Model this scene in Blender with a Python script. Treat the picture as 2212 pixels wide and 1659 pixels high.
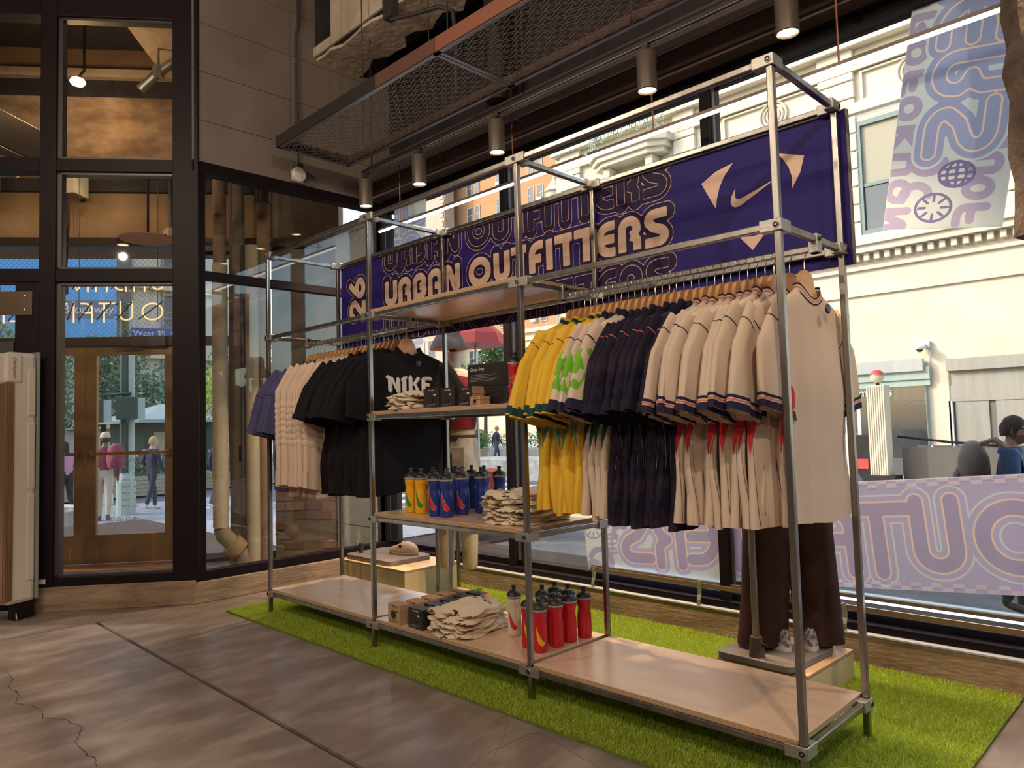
import bpy, bmesh, math, random
import numpy as np
from mathutils import Vector, Matrix
random.seed(7); rng = np.random.default_rng(7)
sc = bpy.context.scene
for o in list(bpy.data.objects): bpy.data.objects.remove(o)
COL = sc.collection
PI = math.pi
# ------------------------------------------------------------------ camera
CAM = Vector((4.7186, -2.3729, 1.2219)); FPX = 1572.8; W, H = 2212, 1659
def _cam():
    yaw, pit, rol = math.radians(134.807), math.radians(3.3223), math.radians(-1.6091)
    f = Vector((math.cos(pit)*math.cos(yaw), math.cos(pit)*math.sin(yaw), math.sin(pit)))
    r = f.cross(Vector((0, 0, 1))).normalized(); u = r.cross(f)
    c, s = math.cos(rol), math.sin(rol)
    return c*r+s*u, c*u-s*r, f
CR, CU, CF = _cam()
cd = bpy.data.cameras.new('camera'); cam = bpy.data.objects.new('camera', cd); COL.objects.link(cam)
cd.sensor_fit = 'HORIZONTAL'; cd.sensor_width = 36; cd.lens = FPX/W*36; cd.clip_start = .05; cd.clip_end = 500
cam.matrix_world = Matrix(((CR.x, CU.x, -CF.x, CAM.x), (CR.y, CU.y, -CF.y, CAM.y), (CR.z, CU.z, -CF.z, CAM.z), (0, 0, 0, 1)))
sc.camera = cam
# ------------------------------------------------------------------ light
sc.view_settings.view_transform = 'Standard'; sc.view_settings.look = 'None'
sc.view_settings.gamma = 1; sc.view_settings.exposure = 0.0; sc.view_settings.use_curve_mapping = False
sc.cycles.max_bounces = 10; sc.cycles.transparent_max_bounces = 24; sc.cycles.diffuse_bounces = 4
sc.cycles.glossy_bounces = 4; sc.cycles.transmission_bounces = 8
sc.cycles.sample_clamp_indirect = 6; sc.cycles.caustics_reflective = False; sc.cycles.caustics_refractive = False
wd = bpy.data.worlds.new('sky'); sc.world = wd; wd.use_nodes = True
nt = wd.node_tree; nt.nodes.clear()
sk = nt.nodes.new('ShaderNodeTexSky'); sk.sky_type = 'NISHITA'; sk.sun_disc = False
sk.sun_elevation = math.radians(30); sk.sun_rotation = math.radians(225); sk.air_density = 1.2; sk.dust_density = 2.5
bg = nt.nodes.new('ShaderNodeBackground'); bg.inputs[1].default_value = 0.55
wo = nt.nodes.new('ShaderNodeOutputWorld')
nt.links.new(sk.outputs[0], bg.inputs[0]); nt.links.new(bg.outputs[0], wo.inputs[0])
def lamp(name, kind, loc, energy, col=(1, 1, 1), direction=None, **kw):
    l = bpy.data.lights.new(name, kind); l.energy = energy; l.color = col
    for k, v in kw.items(): setattr(l, k, v)
    o = bpy.data.objects.new(name, l); COL.objects.link(o); o.location = loc
    if direction: o.rotation_euler = Vector(direction).to_track_quat('-Z', 'Y').to_euler()
    return o
SUN = (0.66, 0.58, -0.47)
lamp('sun', 'SUN', (-30, -30, 40), 2.3, (1, .93, .80), SUN, angle=math.radians(.6))
SPOT_E = 215; SPOT_C = (1, .72, .45)
ROOM_E = 125; ROOM_C = (1, .80, .60)
# ------------------------------------------------------------------ rays from the survey of the photograph
def ray(u, v): return CF + CR*((u-W/2)/FPX) - CU*((v-H/2)/FPX)
def onx(u, v, x): d = ray(u, v); return CAM + d*((x-CAM.x)/d.x)
def ony(u, v, y): d = ray(u, v); return CAM + d*((y-CAM.y)/d.y)
def onz(u, v, z): d = ray(u, v); return CAM + d*((z-CAM.z)/d.z)
# ------------------------------------------------------------------ mesh builder
def frame_from(d, up=(0, 0, 1)):
    d = Vector(d).normalized(); up = Vector(up)
    if abs(d.dot(up)) > .98: up = Vector((1, 0, 0)) if abs(d.x) < .9 else Vector((0, 1, 0))
    s = d.cross(up).normalized(); return d, s, s.cross(d).normalized()
class MB:
    def __init__(self): self.v = []; self.f = []; self.m = []
    def add(self, vs, fs, m=0):
        b = len(self.v); self.v += [tuple(v) for v in vs]
        for i, f in enumerate(fs): self.f.append([b+k for k in f]); self.m.append(m[i] if isinstance(m, list) else m)
        return self
    def box(self, a, b, m=0):
        x0, y0, z0 = a; x1, y1, z1 = b
        return self.add([(x0, y0, z0), (x1, y0, z0), (x1, y1, z0), (x0, y1, z0), (x0, y0, z1), (x1, y0, z1), (x1, y1, z1), (x0, y1, z1)],
            [(0, 3, 2, 1), (4, 5, 6, 7), (0, 1, 5, 4), (1, 2, 6, 5), (2, 3, 7, 6), (3, 0, 4, 7)], m)
    def cbox(self, c, s, m=0, rz=0.0, mat=None):
        b = len(self.v); self.box((-s[0]/2, -s[1]/2, -s[2]/2), (s[0]/2, s[1]/2, s[2]/2), m)
        R = mat or Matrix.Rotation(rz, 3, 'Z')
        for i in range(b, len(self.v)): self.v[i] = tuple(R @ Vector(self.v[i]) + Vector(c))
        return self
    def beam(self, a, b, w, h, m=0, up=(0, 0, 1)):
        a, b = Vector(a), Vector(b); d, s, u = frame_from(b-a, up)
        vs = [p + s*(i*w/2) + u*(j*h/2) for p in (a, b) for i, j in ((-1, -1), (1, -1), (1, 1), (-1, 1))]
        return self.add(vs, [(0, 1, 2, 3), (7, 6, 5, 4), (0, 4, 5, 1), (1, 5, 6, 2), (2, 6, 7, 3), (3, 7, 4, 0)], m)
    def tube(self, pts, r, n=10, m=0, closed=False, caps=True):
        P = [Vector(p) for p in pts]; N = len(P); rs = r if isinstance(r, (list, tuple)) else [r]*N
        vs = []; prev = None
        for i, p in enumerate(P):
            t = (P[(i+1) % N]-P[i-1]) if closed else (P[min(i+1, N-1)]-P[max(i-1, 0)])
            if t.length < 1e-9: t = Vector((0, 0, 1))
            if prev is None: d, s, u = frame_from(t)
            else:
                d = t.normalized(); s = (prev - d*prev.dot(d))
                s = s.normalized() if s.length > 1e-6 else frame_from(t)[1]; u = s.cross(d)
            prev = s
            vs += [p + (s*math.cos(2*PI*k/n) + u*math.sin(2*PI*k/n))*rs[i] for k in range(n)]
        fs = []
        for i in range(N if closed else N-1):
            a, b = i*n, ((i+1) % N)*n
            fs += [(a+k, a+(k+1) % n, b+(k+1) % n, b+k) for k in range(n)]
        if caps and not closed: fs += [tuple(range(n))[::-1], tuple(range((N-1)*n, N*n))]
        return self.add(vs, fs, m)
    def lathe(self, prof, n=20, c=(0, 0, 0), m=0, sx=1, sy=1, caps=True):
        vs = [(c[0]+r*math.cos(2*PI*k/n)*sx, c[1]+r*math.sin(2*PI*k/n)*sy, c[2]+z) for r, z in prof for k in range(n)]
        fs = []; ms = []
        for i in range(len(prof)-1):
            for k in range(n):
                fs.append((i*n+k, i*n+(k+1) % n, (i+1)*n+(k+1) % n, (i+1)*n+k)); ms.append(m[i] if isinstance(m, list) else m)
        L = len(prof)-1
        if caps and prof[0][0] > 1e-6: fs.append(tuple(range(n))[::-1]); ms.append(m[0] if isinstance(m, list) else m)
        if caps and prof[L][0] > 1e-6: fs.append(tuple(range(L*n, L*n+n))); ms.append(m[-1] if isinstance(m, list) else m)
        return self.add(vs, fs, ms)
    def prism(self, poly, z0, z1, m=0, ms=None):
        n = len(poly); vs = [(p[0], p[1], z0) for p in poly] + [(p[0], p[1], z1) for p in poly]
        fs = [tuple(range(n))[::-1], tuple(range(n, 2*n))] + [(i, (i+1) % n, n+(i+1) % n, n+i) for i in range(n)]
        return self.add(vs, fs, [m, m]+[(m if ms is None else ms)]*n)
    def xf(self, M, start=0):
        for i in range(start, len(self.v)): self.v[i] = tuple(M @ Vector(self.v[i]))
        return self
    def mesh(self, name, mats, smooth=None):
        me = bpy.data.meshes.new(name); me.from_pydata(self.v, [], self.f)
        for mt in (mats if isinstance(mats, (list, tuple)) else [mats]): me.materials.append(mt)
        me.polygons.foreach_set('material_index', self.m)
        if smooth:
            me.polygons.foreach_set('use_smooth', [True]*len(self.f)); me.set_sharp_from_angle(angle=math.radians(smooth))
        me.update(); return me
    def build(self, name, mats, parent=None, smooth=None, loc=(0, 0, 0), bevel=0, rz=0):
        if isinstance(smooth, (tuple, Vector)): smooth, loc = None, smooth
        o = bpy.data.objects.new(name, self.mesh(name, mats, smooth)); COL.objects.link(o)
        o.parent = parent; o.location = loc; o.rotation_euler = (0, 0, rz)
        if bevel:
            b = o.modifiers.new('bevel', 'BEVEL'); b.width = bevel; b.segments = 2; b.limit_method = 'ANGLE'
        return o
def link(name, me, parent=None, loc=(0, 0, 0), rz=0):
    o = bpy.data.objects.new(name, me); COL.objects.link(o); o.parent = parent; o.location = loc; o.rotation_euler = (0, 0, rz); return o
def tag(o, label=None, cat=None, group=None, kind=None):
    for k, v in (('label', label), ('category', cat), ('group', group), ('kind', kind)):
        if v: o[k] = v
    return o
def thing(name, label, cat, loc=(0, 0, 0), rz=0, group=None):
    o = bpy.data.objects.new(name, None); COL.objects.link(o); o.empty_display_size = .1
    o.location = loc; o.rotation_euler = (0, 0, rz); return tag(o, label, cat, group)
def struct(name, loc=(0, 0, 0), label=None):
    o = bpy.data.objects.new(name, None); COL.objects.link(o); o.location = loc; o['kind'] = 'structure'
    if label: o['label'] = label
    return o
def copy_tree(o, parent=None):
    c = o.copy(); COL.objects.link(c); c.parent = parent
    for ch in o.children: copy_tree(ch, c)
    return c
ORD = ['first', 'second', 'third', 'fourth', 'fifth', 'sixth', 'seventh', 'eighth', 'ninth', 'tenth', 'eleventh', 'twelfth', 'thirteenth']
# ------------------------------------------------------------------ materials
def mat(name, col, rough=.6, metal=0, var=None, bump=None, emit=None, spec=None, sheen=None, coat=None, trans=None, stretch=None):
    m = bpy.data.materials.new(name); m.use_nodes = True; t = m.node_tree; b = t.nodes['Principled BSDF']
    b.inputs['Base Color'].default_value = (*col, 1); b.inputs['Roughness'].default_value = rough; b.inputs['Metallic'].default_value = metal
    if spec is not None: b.inputs['Specular IOR Level'].default_value = spec
    if sheen: b.inputs['Sheen Weight'].default_value = sheen
    if coat: b.inputs['Coat Weight'].default_value = coat; b.inputs['Coat Roughness'].default_value = .15
    if emit: b.inputs['Emission Color'].default_value = (*emit[0], 1); b.inputs['Emission Strength'].default_value = emit[1]
    co = None
    if var or bump:
        tc = t.nodes.new('ShaderNodeTexCoord'); mp = t.nodes.new('ShaderNodeMapping'); t.links.new(tc.outputs['Object'], mp.inputs[0])
        if stretch: mp.inputs['Scale'].default_value = stretch
        co = mp.outputs[0]
    def noise(s, d=5, r=.6):
        n = t.nodes.new('ShaderNodeTexNoise'); n.inputs['Scale'].default_value = s; n.inputs['Detail'].default_value = d; n.inputs['Roughness'].default_value = r
        t.links.new(co, n.inputs['Vector']); return n.outputs['Fac']
    if var:
        s, c2 = var[0], var[1]; lo, hi = (var[2], var[3]) if len(var) > 3 else (.35, .65)
        r = t.nodes.new('ShaderNodeValToRGB'); r.color_ramp.elements[0].position = lo; r.color_ramp.elements[1].position = hi
        r.color_ramp.elements[0].color = (*col, 1); r.color_ramp.elements[1].color = (*c2, 1)
        t.links.new(noise(s), r.inputs[0]); t.links.new(r.outputs[0], b.inputs['Base Color'])
    if bump:
        bp = t.nodes.new('ShaderNodeBump'); bp.inputs['Strength'].default_value = bump[1]; bp.inputs['Distance'].default_value = bump[2] if len(bump) > 2 else .01
        t.links.new(noise(bump[0]), bp.inputs['Height']); t.links.new(bp.outputs[0], b.inputs['Normal'])
    if trans:
        tr = t.nodes.new('ShaderNodeBsdfTranslucent'); tr.inputs[0].default_value = (*trans[1], 1)
        mx = t.nodes.new('ShaderNodeMixShader'); mx.inputs[0].default_value = trans[0]; out = t.nodes['Material Output']
        t.links.new(b.outputs[0], mx.inputs[1]); t.links.new(tr.outputs[0], mx.inputs[2]); t.links.new(mx.outputs[0], out.inputs[0])
    return m
def glass_mat(name, tint=(1, 1, 1), refl=1.0):
    m = bpy.data.materials.new(name); m.use_nodes = True; t = m.node_tree; t.nodes.clear()
    tr = t.nodes.new('ShaderNodeBsdfTransparent'); tr.inputs[0].default_value = (*tint, 1)
    gl = t.nodes.new('ShaderNodeBsdfGlossy'); gl.inputs['Roughness'].default_value = .015; gl.inputs[0].default_value = (refl, refl, refl, 1)
    lw = t.nodes.new('ShaderNodeLayerWeight'); lw.inputs[0].default_value = .5   # facing = 1 - |cos|: Schlick's reflectance, both faces alike
    pw = t.nodes.new('ShaderNodeMath'); pw.operation = 'POWER'; pw.inputs[1].default_value = 5; t.links.new(lw.outputs['Facing'], pw.inputs[0])
    fr = t.nodes.new('ShaderNodeMath'); fr.operation = 'MULTIPLY_ADD'; fr.inputs[1].default_value = .8; fr.inputs[2].default_value = .035; t.links.new(pw.outputs[0], fr.inputs[0])
    mx = t.nodes.new('ShaderNodeMixShader'); out = t.nodes.new('ShaderNodeOutputMaterial')
    t.links.new(fr.outputs[0], mx.inputs[0]); t.links.new(tr.outputs[0], mx.inputs[1]); t.links.new(gl.outputs[0], mx.inputs[2]); t.links.new(mx.outputs[0], out.inputs[0])
    return m
def wood_mat(name, c1, c2, rough=.35, scale=3.0, axis=(1, 8, 8), coat=.3):
    m = bpy.data.materials.new(name); m.use_nodes = True; t = m.node_tree; b = t.nodes['Principled BSDF']
    b.inputs['Roughness'].default_value = rough; b.inputs['Coat Weight'].default_value = coat; b.inputs['Coat Roughness'].default_value = .25
    tc = t.nodes.new('ShaderNodeTexCoord'); mp = t.nodes.new('ShaderNodeMapping'); mp.inputs['Scale'].default_value = axis
    n1 = t.nodes.new('ShaderNodeTexNoise'); n1.inputs['Scale'].default_value = scale; n1.inputs['Detail'].default_value = 6; n1.inputs['Distortion'].default_value = 1.2
    wv = t.nodes.new('ShaderNodeMath'); wv.operation = 'MULTIPLY'; wv.inputs[1].default_value = 14
    sn = t.nodes.new('ShaderNodeMath'); sn.operation = 'SINE'
    r = t.nodes.new('ShaderNodeValToRGB'); r.color_ramp.elements[0].color = (*c1, 1); r.color_ramp.elements[1].color = (*c2, 1)
    mr = t.nodes.new('ShaderNodeMapRange'); mr.inputs['From Min'].default_value = -1
    L = t.links.new
    L(tc.outputs['Object'], mp.inputs[0]); L(mp.outputs[0], n1.inputs['Vector']); L(n1.outputs['Fac'], wv.inputs[0]); L(wv.outputs[0], sn.inputs[0])
    L(sn.outputs[0], mr.inputs[0]); L(mr.outputs[0], r.inputs[0]); L(r.outputs[0], b.inputs['Base Color'])
    return m
def ply_mat(name, c1, c2, pitch):
    m = bpy.data.materials.new(name); m.use_nodes = True; t = m.node_tree; b = t.nodes['Principled BSDF']; b.inputs['Roughness'].default_value = .6
    tc = t.nodes.new('ShaderNodeTexCoord'); sp = t.nodes.new('ShaderNodeSeparateXYZ'); mu = t.nodes.new('ShaderNodeMath'); mu.operation = 'MULTIPLY'; mu.inputs[1].default_value = 1/pitch
    fr = t.nodes.new('ShaderNodeMath'); fr.operation = 'FRACT'; r = t.nodes.new('ShaderNodeValToRGB'); r.color_ramp.interpolation = 'CONSTANT'
    r.color_ramp.elements[0].color = (*c1, 1); r.color_ramp.elements[1].color = (*c2, 1); r.color_ramp.elements[1].position = .55
    L = t.links.new; L(tc.outputs['Object'], sp.inputs[0]); L(sp.outputs['Z'], mu.inputs[0]); L(mu.outputs[0], fr.inputs[0]); L(fr.outputs[0], r.inputs[0]); L(r.outputs[0], b.inputs['Base Color'])
    return m
M = dict(
    floor=mat('polished_concrete', (.175, .135, .118), .30, var=(2.6, (.36, .29, .265), .44, .80), bump=(60, .06), stretch=(2.4, 1, 1)),
    floor_joint=mat('joint_filler', (.05, .032, .025), .8),
    curb=mat('rough_concrete', (.20, .135, .085), .85, var=(5, (.36, .26, .175)), bump=(25, .5), stretch=(.6, .6, 3)),
    curb_cap=mat('silver_flashing', (.50, .50, .52), .45, .3, bump=(30, .4)),
    wallc=mat('formed_concrete', (.145, .115, .098), .85, var=(1.3, (.19, .155, .132)), bump=(40, .15)),
    frame=mat('dark_bronze_frame', (.010, .006, .008), .5, 0, spec=.15),
    frame_hi=mat('grey_bronze_frame', (.06, .055, .055), .4, .3),
    black=mat('black_paint', (.010, .008, .011), .75, var=(4, (.022, .016, .018)), bump=(8, .4)),
    beamdk=mat('brown_steel_soffit', (.05, .032, .026), .6, var=(3, (.075, .05, .04))),
    plaster=mat('broken_plaster', (.42, .34, .27), .9, var=(2.2, (.55, .46, .38)), bump=(9, .8, .03)),
    glass=glass_mat('clear_glass', (.98, .99, .985)),
    glass2=glass_mat('vestibule_glass', (.985, .985, .97)),
    steel=mat('galvanised_tube', (.36, .345, .325), .30, 1, var=(3, (.25, .235, .22)), bump=(30, .08), stretch=(6, 6, 1)),
    cast=mat('cast_fitting', (.44, .43, .41), .42, .9, bump=(120, .2)),
    bolt=mat('dark_bolt', (.06, .05, .045), .4, .9),
    boardtop=wood_mat('maple_face', (.56, .38, .26), (.63, .45, .32), .28, 1.2, (1, 5, 5), .5),
    ply=ply_mat('ply_edge', (.55, .38, .23), (.30, .19, .11), .0058),
    alu=mat('track_aluminium', (.55, .55, .56), .3, .9),
    lampbody=mat('bronze_lamp_body', (.17, .14, .115), .40, .5),
    lampglow=mat('lamp_glow', (1, .8, .5), .5, emit=((1, .80, .42), 14)),
    tubeglow=mat('led_glow', (1, 1, 1), .5, emit=((.93, .97, 1), 5)),
    darkmetal=mat('dark_tray_metal', (.085, .075, .072), .4, .7),
    copper=mat('copper_red_metal', (.34, .14, .09), .45, .55),
)
# ================================================================== the setting
P0 = Vector((-.71, -.24, 0)); DD = Vector((-.621, -.784, 0)); DN = Vector((-.784, .621, 0))   # chamfered entrance: along, outwards
def dg(s, off, z): return P0 + DD*s + DN*off + Vector((0, 0, z))
def dbox(mb, s0, s1, o0, o1, z0, z1, m=0):
    vs = [dg(s, o, z) for z in (z0, z1) for s, o in ((s0, o0), (s1, o0), (s1, o1), (s0, o1))]
    return mb.add(vs, [(0, 1, 2, 3), (7, 6, 5, 4), (0, 4, 5, 1), (1, 5, 6, 2), (2, 6, 7, 3), (3, 7, 4, 0)], m)
GZ = -.45
# floor: slabs with recessed joints
fl = MB().box((-7.0, -8, -.30), (9, 1.5, -.012)).build('floor', M['floor_joint']); fl['kind'] = 'structure'
o0 = dg(-.74, 1.85, 0); o1 = dg(7.4, 1.85, 0)
MB().box((-.735, -8, -.012), (9, -.874, 0)).build('slab', M['floor'], fl)
MB().box((-.735, -.850, -.012), (9, 1.5, 0)).build('slab', M['floor'], fl)
MB().prism([(-.745, -8), (-.745, 1.5), (o0.x, 1.5), (o1.x, o1.y), (o1.x, -8)], -.012, 0).build('slab', M['floor'], fl)
# fine cracks in the slabs
def crack(pts, w):
    P = [onz(x, y, .0007) for x, y in pts]; mb = MB(); Q = []
    for a, b in zip(P, P[1:]):
        for k in range(5):
            p = a.lerp(b, k/5); Q.append(p + Vector((random.uniform(-1, 1), random.uniform(-1, 1), 0))*.008)
    for a, b in zip(Q, Q[1:]):
        d = b-a
        if d.length < 1e-5: continue
        s = Vector((-d.y, d.x, 0)).normalized()*w*random.uniform(.4, 1.1)
        mb.add([a-s, b-s, b+s, a+s], [(0, 1, 2, 3)])
    mb.build('crack', M['floor_joint'], fl)
crack([(12, 1448), (28, 1465), (20, 1482), (42, 1502), (34, 1519), (90, 1530), (92, 1551), (134, 1554), (181, 1571), (169, 1586), (164, 1602), (181, 1624), (207, 1640), (216, 1659)], .0022)
crack([(1010, 1659), (1050, 1630), (1110, 1600), (1160, 1580), (1200, 1600), (1260, 1640), (1300, 1659)], .0010)
crack([(1062, 1560), (1100, 1540), (1085, 1600), (1060, 1640)], .0009)
# low concrete curbs under the glass
def curb(name, f):
    b = f(MB()).build(name, M['curb'], bevel=.006); b['kind'] = 'structure'; return b
cw = curb('baseboard_window', lambda m: m.box((-.70, 1.40, 0), (6.2, 1.66, .150)))
MB().box((-.70, 1.396, .150), (6.2, 1.50, .158)).build('flashing', M['curb_cap'], cw)
curb('baseboard_left', lambda m: m.box((-.86, -.24, 0), (-.70, 1.66, .155)))
curb('baseboard_entrance', lambda m: dbox(m, -.02, 1.09, 0, .20, 0, .175))
# left wall of formed concrete above the glass, poured in lifts
wl = MB().box((-.88, -.24, 3.27), (-.708, 1.9, 5.0)).build('wall_left', M['floor_joint']); wl['kind'] = 'structure'
zz = [3.28, 3.60, 3.98, 4.36, 4.74, 5.0]
for a, b in zip(zz, zz[1:]):
    MB().box((-.71, -.24, a+.002), (-.70, 1.9, b-.002)).build('panel', M['wallc'], wl)
# rest of the shop behind the photographer
wr = MB().box((8.9, -8, 0), (9.1, 1.9, 5)).build('wall_right', M['wallc']); wr['kind'] = 'structure'
wb = MB().box((-7.2, -8.2, -.3), (9.1, -8, 5)).build('wall_back', M['wallc']); wb['kind'] = 'structure'
cl = MB().box((-7.2, -8.2, 5.0), (9.1, 1.9, 5.3)).build('ceiling', M['black']); cl['kind'] = 'structure'
# upper wall above the shop window + rusty steel soffit
uw = MB().box((-.9, 1.56, 3.43), (9.1, 1.9, 5.0)).build('wall_window', M['black']); uw['kind'] = 'structure'
t1 = MB().box((-.70, 1.32, 3.30), (9, 1.57, 3.60)).build('trim_1', M['beamdk']); t1['kind'] = 'structure'
MB().tube([(-.69, 1.33, 3.296), (1.5, 1.328, 3.290), (4, 1.33, 3.292), (9, 1.33, 3.296)], .007, 6).build('cable', M['plaster'], t1)
# ceiling beam with broken plaster running from the left wall
t2 = MB().box((-.70, .80, 4.42), (9, 1.25, 5.0), 1)
t2 = t2.build('trim_2', [M['plaster'], M['black']]); t2['kind'] = 'structure'
def ragged(n, L, y0, y1, seed, x0=-.7):
    r = random.Random(seed); a = []; b = []
    for i in range(n+1):
        x = x0+L*i/n; a.append((x, y0+r.uniform(0, .05))); b.append((x, y1-r.uniform(0, .13)))
    return a+b[::-1]
MB().prism(ragged(22, 2.6, .80, 1.25, 4), 4.395, 4.42).build('plaster_patch', M['plaster'], t2)
pb = MB()
for k in range(9):
    pb.box((-.7+.28*k, .782, 4.42), (-.7+.28*(k+1)-.01, .80, 4.5+.12*((k*7) % 4)))
pb.build('plaster_patch', M['plaster'], t2)
# rough stone pier closing the picture on the right
rp = MB(); prof = [(x, y) for x, y in ((4.14, 1.34), (4.17, 1.18), (4.145, 1.02), (4.22, .94), (4.7, .95), (4.7, 1.36))]
n = len(prof); lv = [0+.17*k for k in range(30)]; vs = []
for z in lv:
    for x, y in prof: vs.append((x+random.uniform(-.012, .012), y+random.uniform(-.012, .012), 1.9+z*.64))
fs = [(i*n+k, i*n+(k+1) % n, (i+1)*n+(k+1) % n, (i+1)*n+k) for i in range(len(lv)-1) for k in range(n)] + [tuple(range(n))[::-1]]
rp.add(vs, fs).build('wall_pier', mat('rough_brown_pier', (.075, .05, .035), .9, var=(9, (.15, .11, .08)), bump=(30, .8, .02)))['kind'] = 'structure'
# ---------------------------------------------------------------- windows
def pane(name_parent, a, b, m='glass'):
    return MB().box(a, b).build('pane', M[m], name_parent)
w1 = struct('window_1')                                           # left window, x = -.75
f = MB()
for a, b in (((-.80, -.24, .155), (-.71, 1.50, .225)), ((-.80, -.24, 3.20), (-.70, 1.50, 3.28)), ((-.79, -.14, 2.39), (-.715, 1.46, 2.455)),
             ((-.80, -.24, .225), (-.71, -.14, 3.20)), ((-.80, 1.46, .225), (-.71, 1.50, 3.20))): f.box(a, b)
f.build('window_frame', M['frame'], w1, bevel=.004)
pane(w1, (-.757, -.14, .225), (-.749, 1.46, 2.39)); pane(w1, (-.757, -.14, 2.455), (-.749, 1.46, 3.20))
w2 = struct('window_2')                                           # shop window on the street, y = 1.52
f = MB(); f.box((-.80, 1.50, .158), (9, 1.60, .235)); f.box((-.80, 1.47, 3.215), (9, 1.60, 3.43)); f.box((-.70, 1.44, .158), (9, 1.50, .195))
f.build('window_frame', M['frame'], w2, bevel=.004)
for x in (-.765, .86, 2.58, 4.30):
    MB().box((x-.03, 1.46, .195), (x+.03, 1.60, 3.22)).build('mullion', M['frame'], w2, bevel=.003)
    MB().box((x+.03, 1.49, .235), (x+.042, 1.515, 3.215)).build('glazing_bead', M['frame_hi'], w2)
for a, b in ((-.735, .83), (.89, 2.55), (2.61, 4.27), (4.33, 9)): pane(w2, (a, 1.546, .235), (b, 1.554, 3.215))
w3 = struct('window_3')                                           # glazed screen of the entrance, three lights high
f = MB()
dbox(f, -.045, .14, 0, .13, .175, 5.0); dbox(f, .955, 1.065, 0, .13, .175, 5.0)
for z0, z1 in ((.175, .236), (2.362, 2.458), (3.183, 3.279), (4.36, 5.0)): dbox(f, .14, .955, .005, .12, z0, z1)
f.build('window_frame', M['frame'], w3, bevel=.004)
f = MB()
for z0, z1 in ((.236, 2.362), (2.458, 3.183), (3.279, 4.36)):
    dbox(f, .925, .955, .03, .10, z0, z1); dbox(f, .14, .955, .03, .10, z0, z0+.018); dbox(f, .14, .955, .03, .10, z1-.018, z1)
    g = MB(); dbox(g, .14, .955, .062, .070, z0, z1); g.build('pane', M['glass2'], w3)
f.build('glazing_bead', M['frame_hi'], w3)
st = MB(); dbox(st, 1.0, 1.055, -.002, 0, .20, .232); st.build('sticker', mat('white_sticker', (.6, .6, .6), .5), w3)
# inner shop door, left of the screen
d1 = struct('door_1')
f = MB(); dbox(f, 1.065, 1.22, 0, .13, 0, 2.36); dbox(f, 1.065, 2.60, 0, .13, 2.362, 2.458); dbox(f, 1.065, 2.6, 0, .13, 3.183, 3.279)
dbox(f, 1.065, 2.6, 0, .13, 4.36, 5.0); dbox(f, 2.5, 2.6, 0, .13, 0, 5.0); dbox(f, 1.22, 2.5, .0, .13, 1.80, 1.88); f.build('door_frame', M['frame'], d1, bevel=.004)
f = MB(); dbox(f, 1.22, 1.30, .04, .09, .02, 1.80); dbox(f, 2.42, 2.5, .04, .09, .02, 1.80); dbox(f, 1.30, 2.42, .04, .09, 1.70, 1.80); dbox(f, 1.30, 2.42, .04, .09, .02, .42)
lf = f.build('door_leaf', M['frame'], d1, bevel=.003)
g = MB(); dbox(g, 1.30, 2.42, .06, .068, .42, 1.70); g.build('pane', M['glass2'], lf)
g = MB(); dbox(g, 1.27, 2.45, -.05, -.03, 1.06, 1.09); dbox(g, 1.27, 1.30, -.05, .04, 1.05, 1.10); dbox(g, 1.25, 2.45, -.05, -.03, .98, 1.0); g.build('push_bar', mat('brass_bar', (.45, .28, .10), .35, .9), lf)
for z0, z1 in ((1.88, 2.362), (2.458, 3.183), (3.279, 4.36)):
    g = MB(); dbox(g, 1.22 if z0 < 2 else 1.065, 2.5, .062, .07, z0, z1); g.build('pane', M['glass2'], d1)
g = MB(); dbox(g, 1.10, 1.42, -.012, 0, 2.12, 2.29); pl = g.build('header_plate', mat('bronze_plate', (.12, .085, .06), .4, .8), d1)
for s in (1.15, 1.37):
    for z in (2.155, 2.255):
        MB().lathe([(0, 0), (.012, 0), (.010, .006), (0, .008)], 10).build('screw', M['alu'], pl, loc=dg(s, -.012, z)).rotation_euler = Vector(-DN).to_track_quat('Z', 'Y').to_euler()
g = MB(); dbox(g, 1.22, 1.52, -.02, .04, 1.80, 1.93); g.build('door_closer', M['frame_hi'], d1, bevel=.004)
# ---------------------------------------------------------------- vestibule
br = mat('bronze_door', (.23, .13, .055), .42, .35, var=(3, (.32, .19, .08)), bump=(40, .1)); brk = mat('dark_bronze', (.05, .032, .025), .45, .5)
OFF = 1.85
d2 = struct('door_2')                                             # outer pair of bronze doors with transom
f = MB(); dbox(f, .62, .72, OFF-.05, OFF+.08, 0, 2.80); dbox(f, 2.36, 2.46, OFF-.05, OFF+.08, 0, 2.80); dbox(f, .72, 2.36, OFF-.05, OFF+.08, 2.10, 2.19)
dbox(f, .62, 2.46, OFF-.05, OFF+.08, 2.74, 2.84); f.build('door_frame', brk, d2, bevel=.004)
g = MB(); dbox(g, .72, 2.36, OFF+.01, OFF+.018, 2.19, 2.74); g.build('pane', M['glass'], d2)
g = MB(); dbox(g, .62, 2.46, OFF-.35, OFF+.1, 0, .022); g.build('threshold', mat('copper_sill', (.42, .20, .10), .4, .4), d2)
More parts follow.
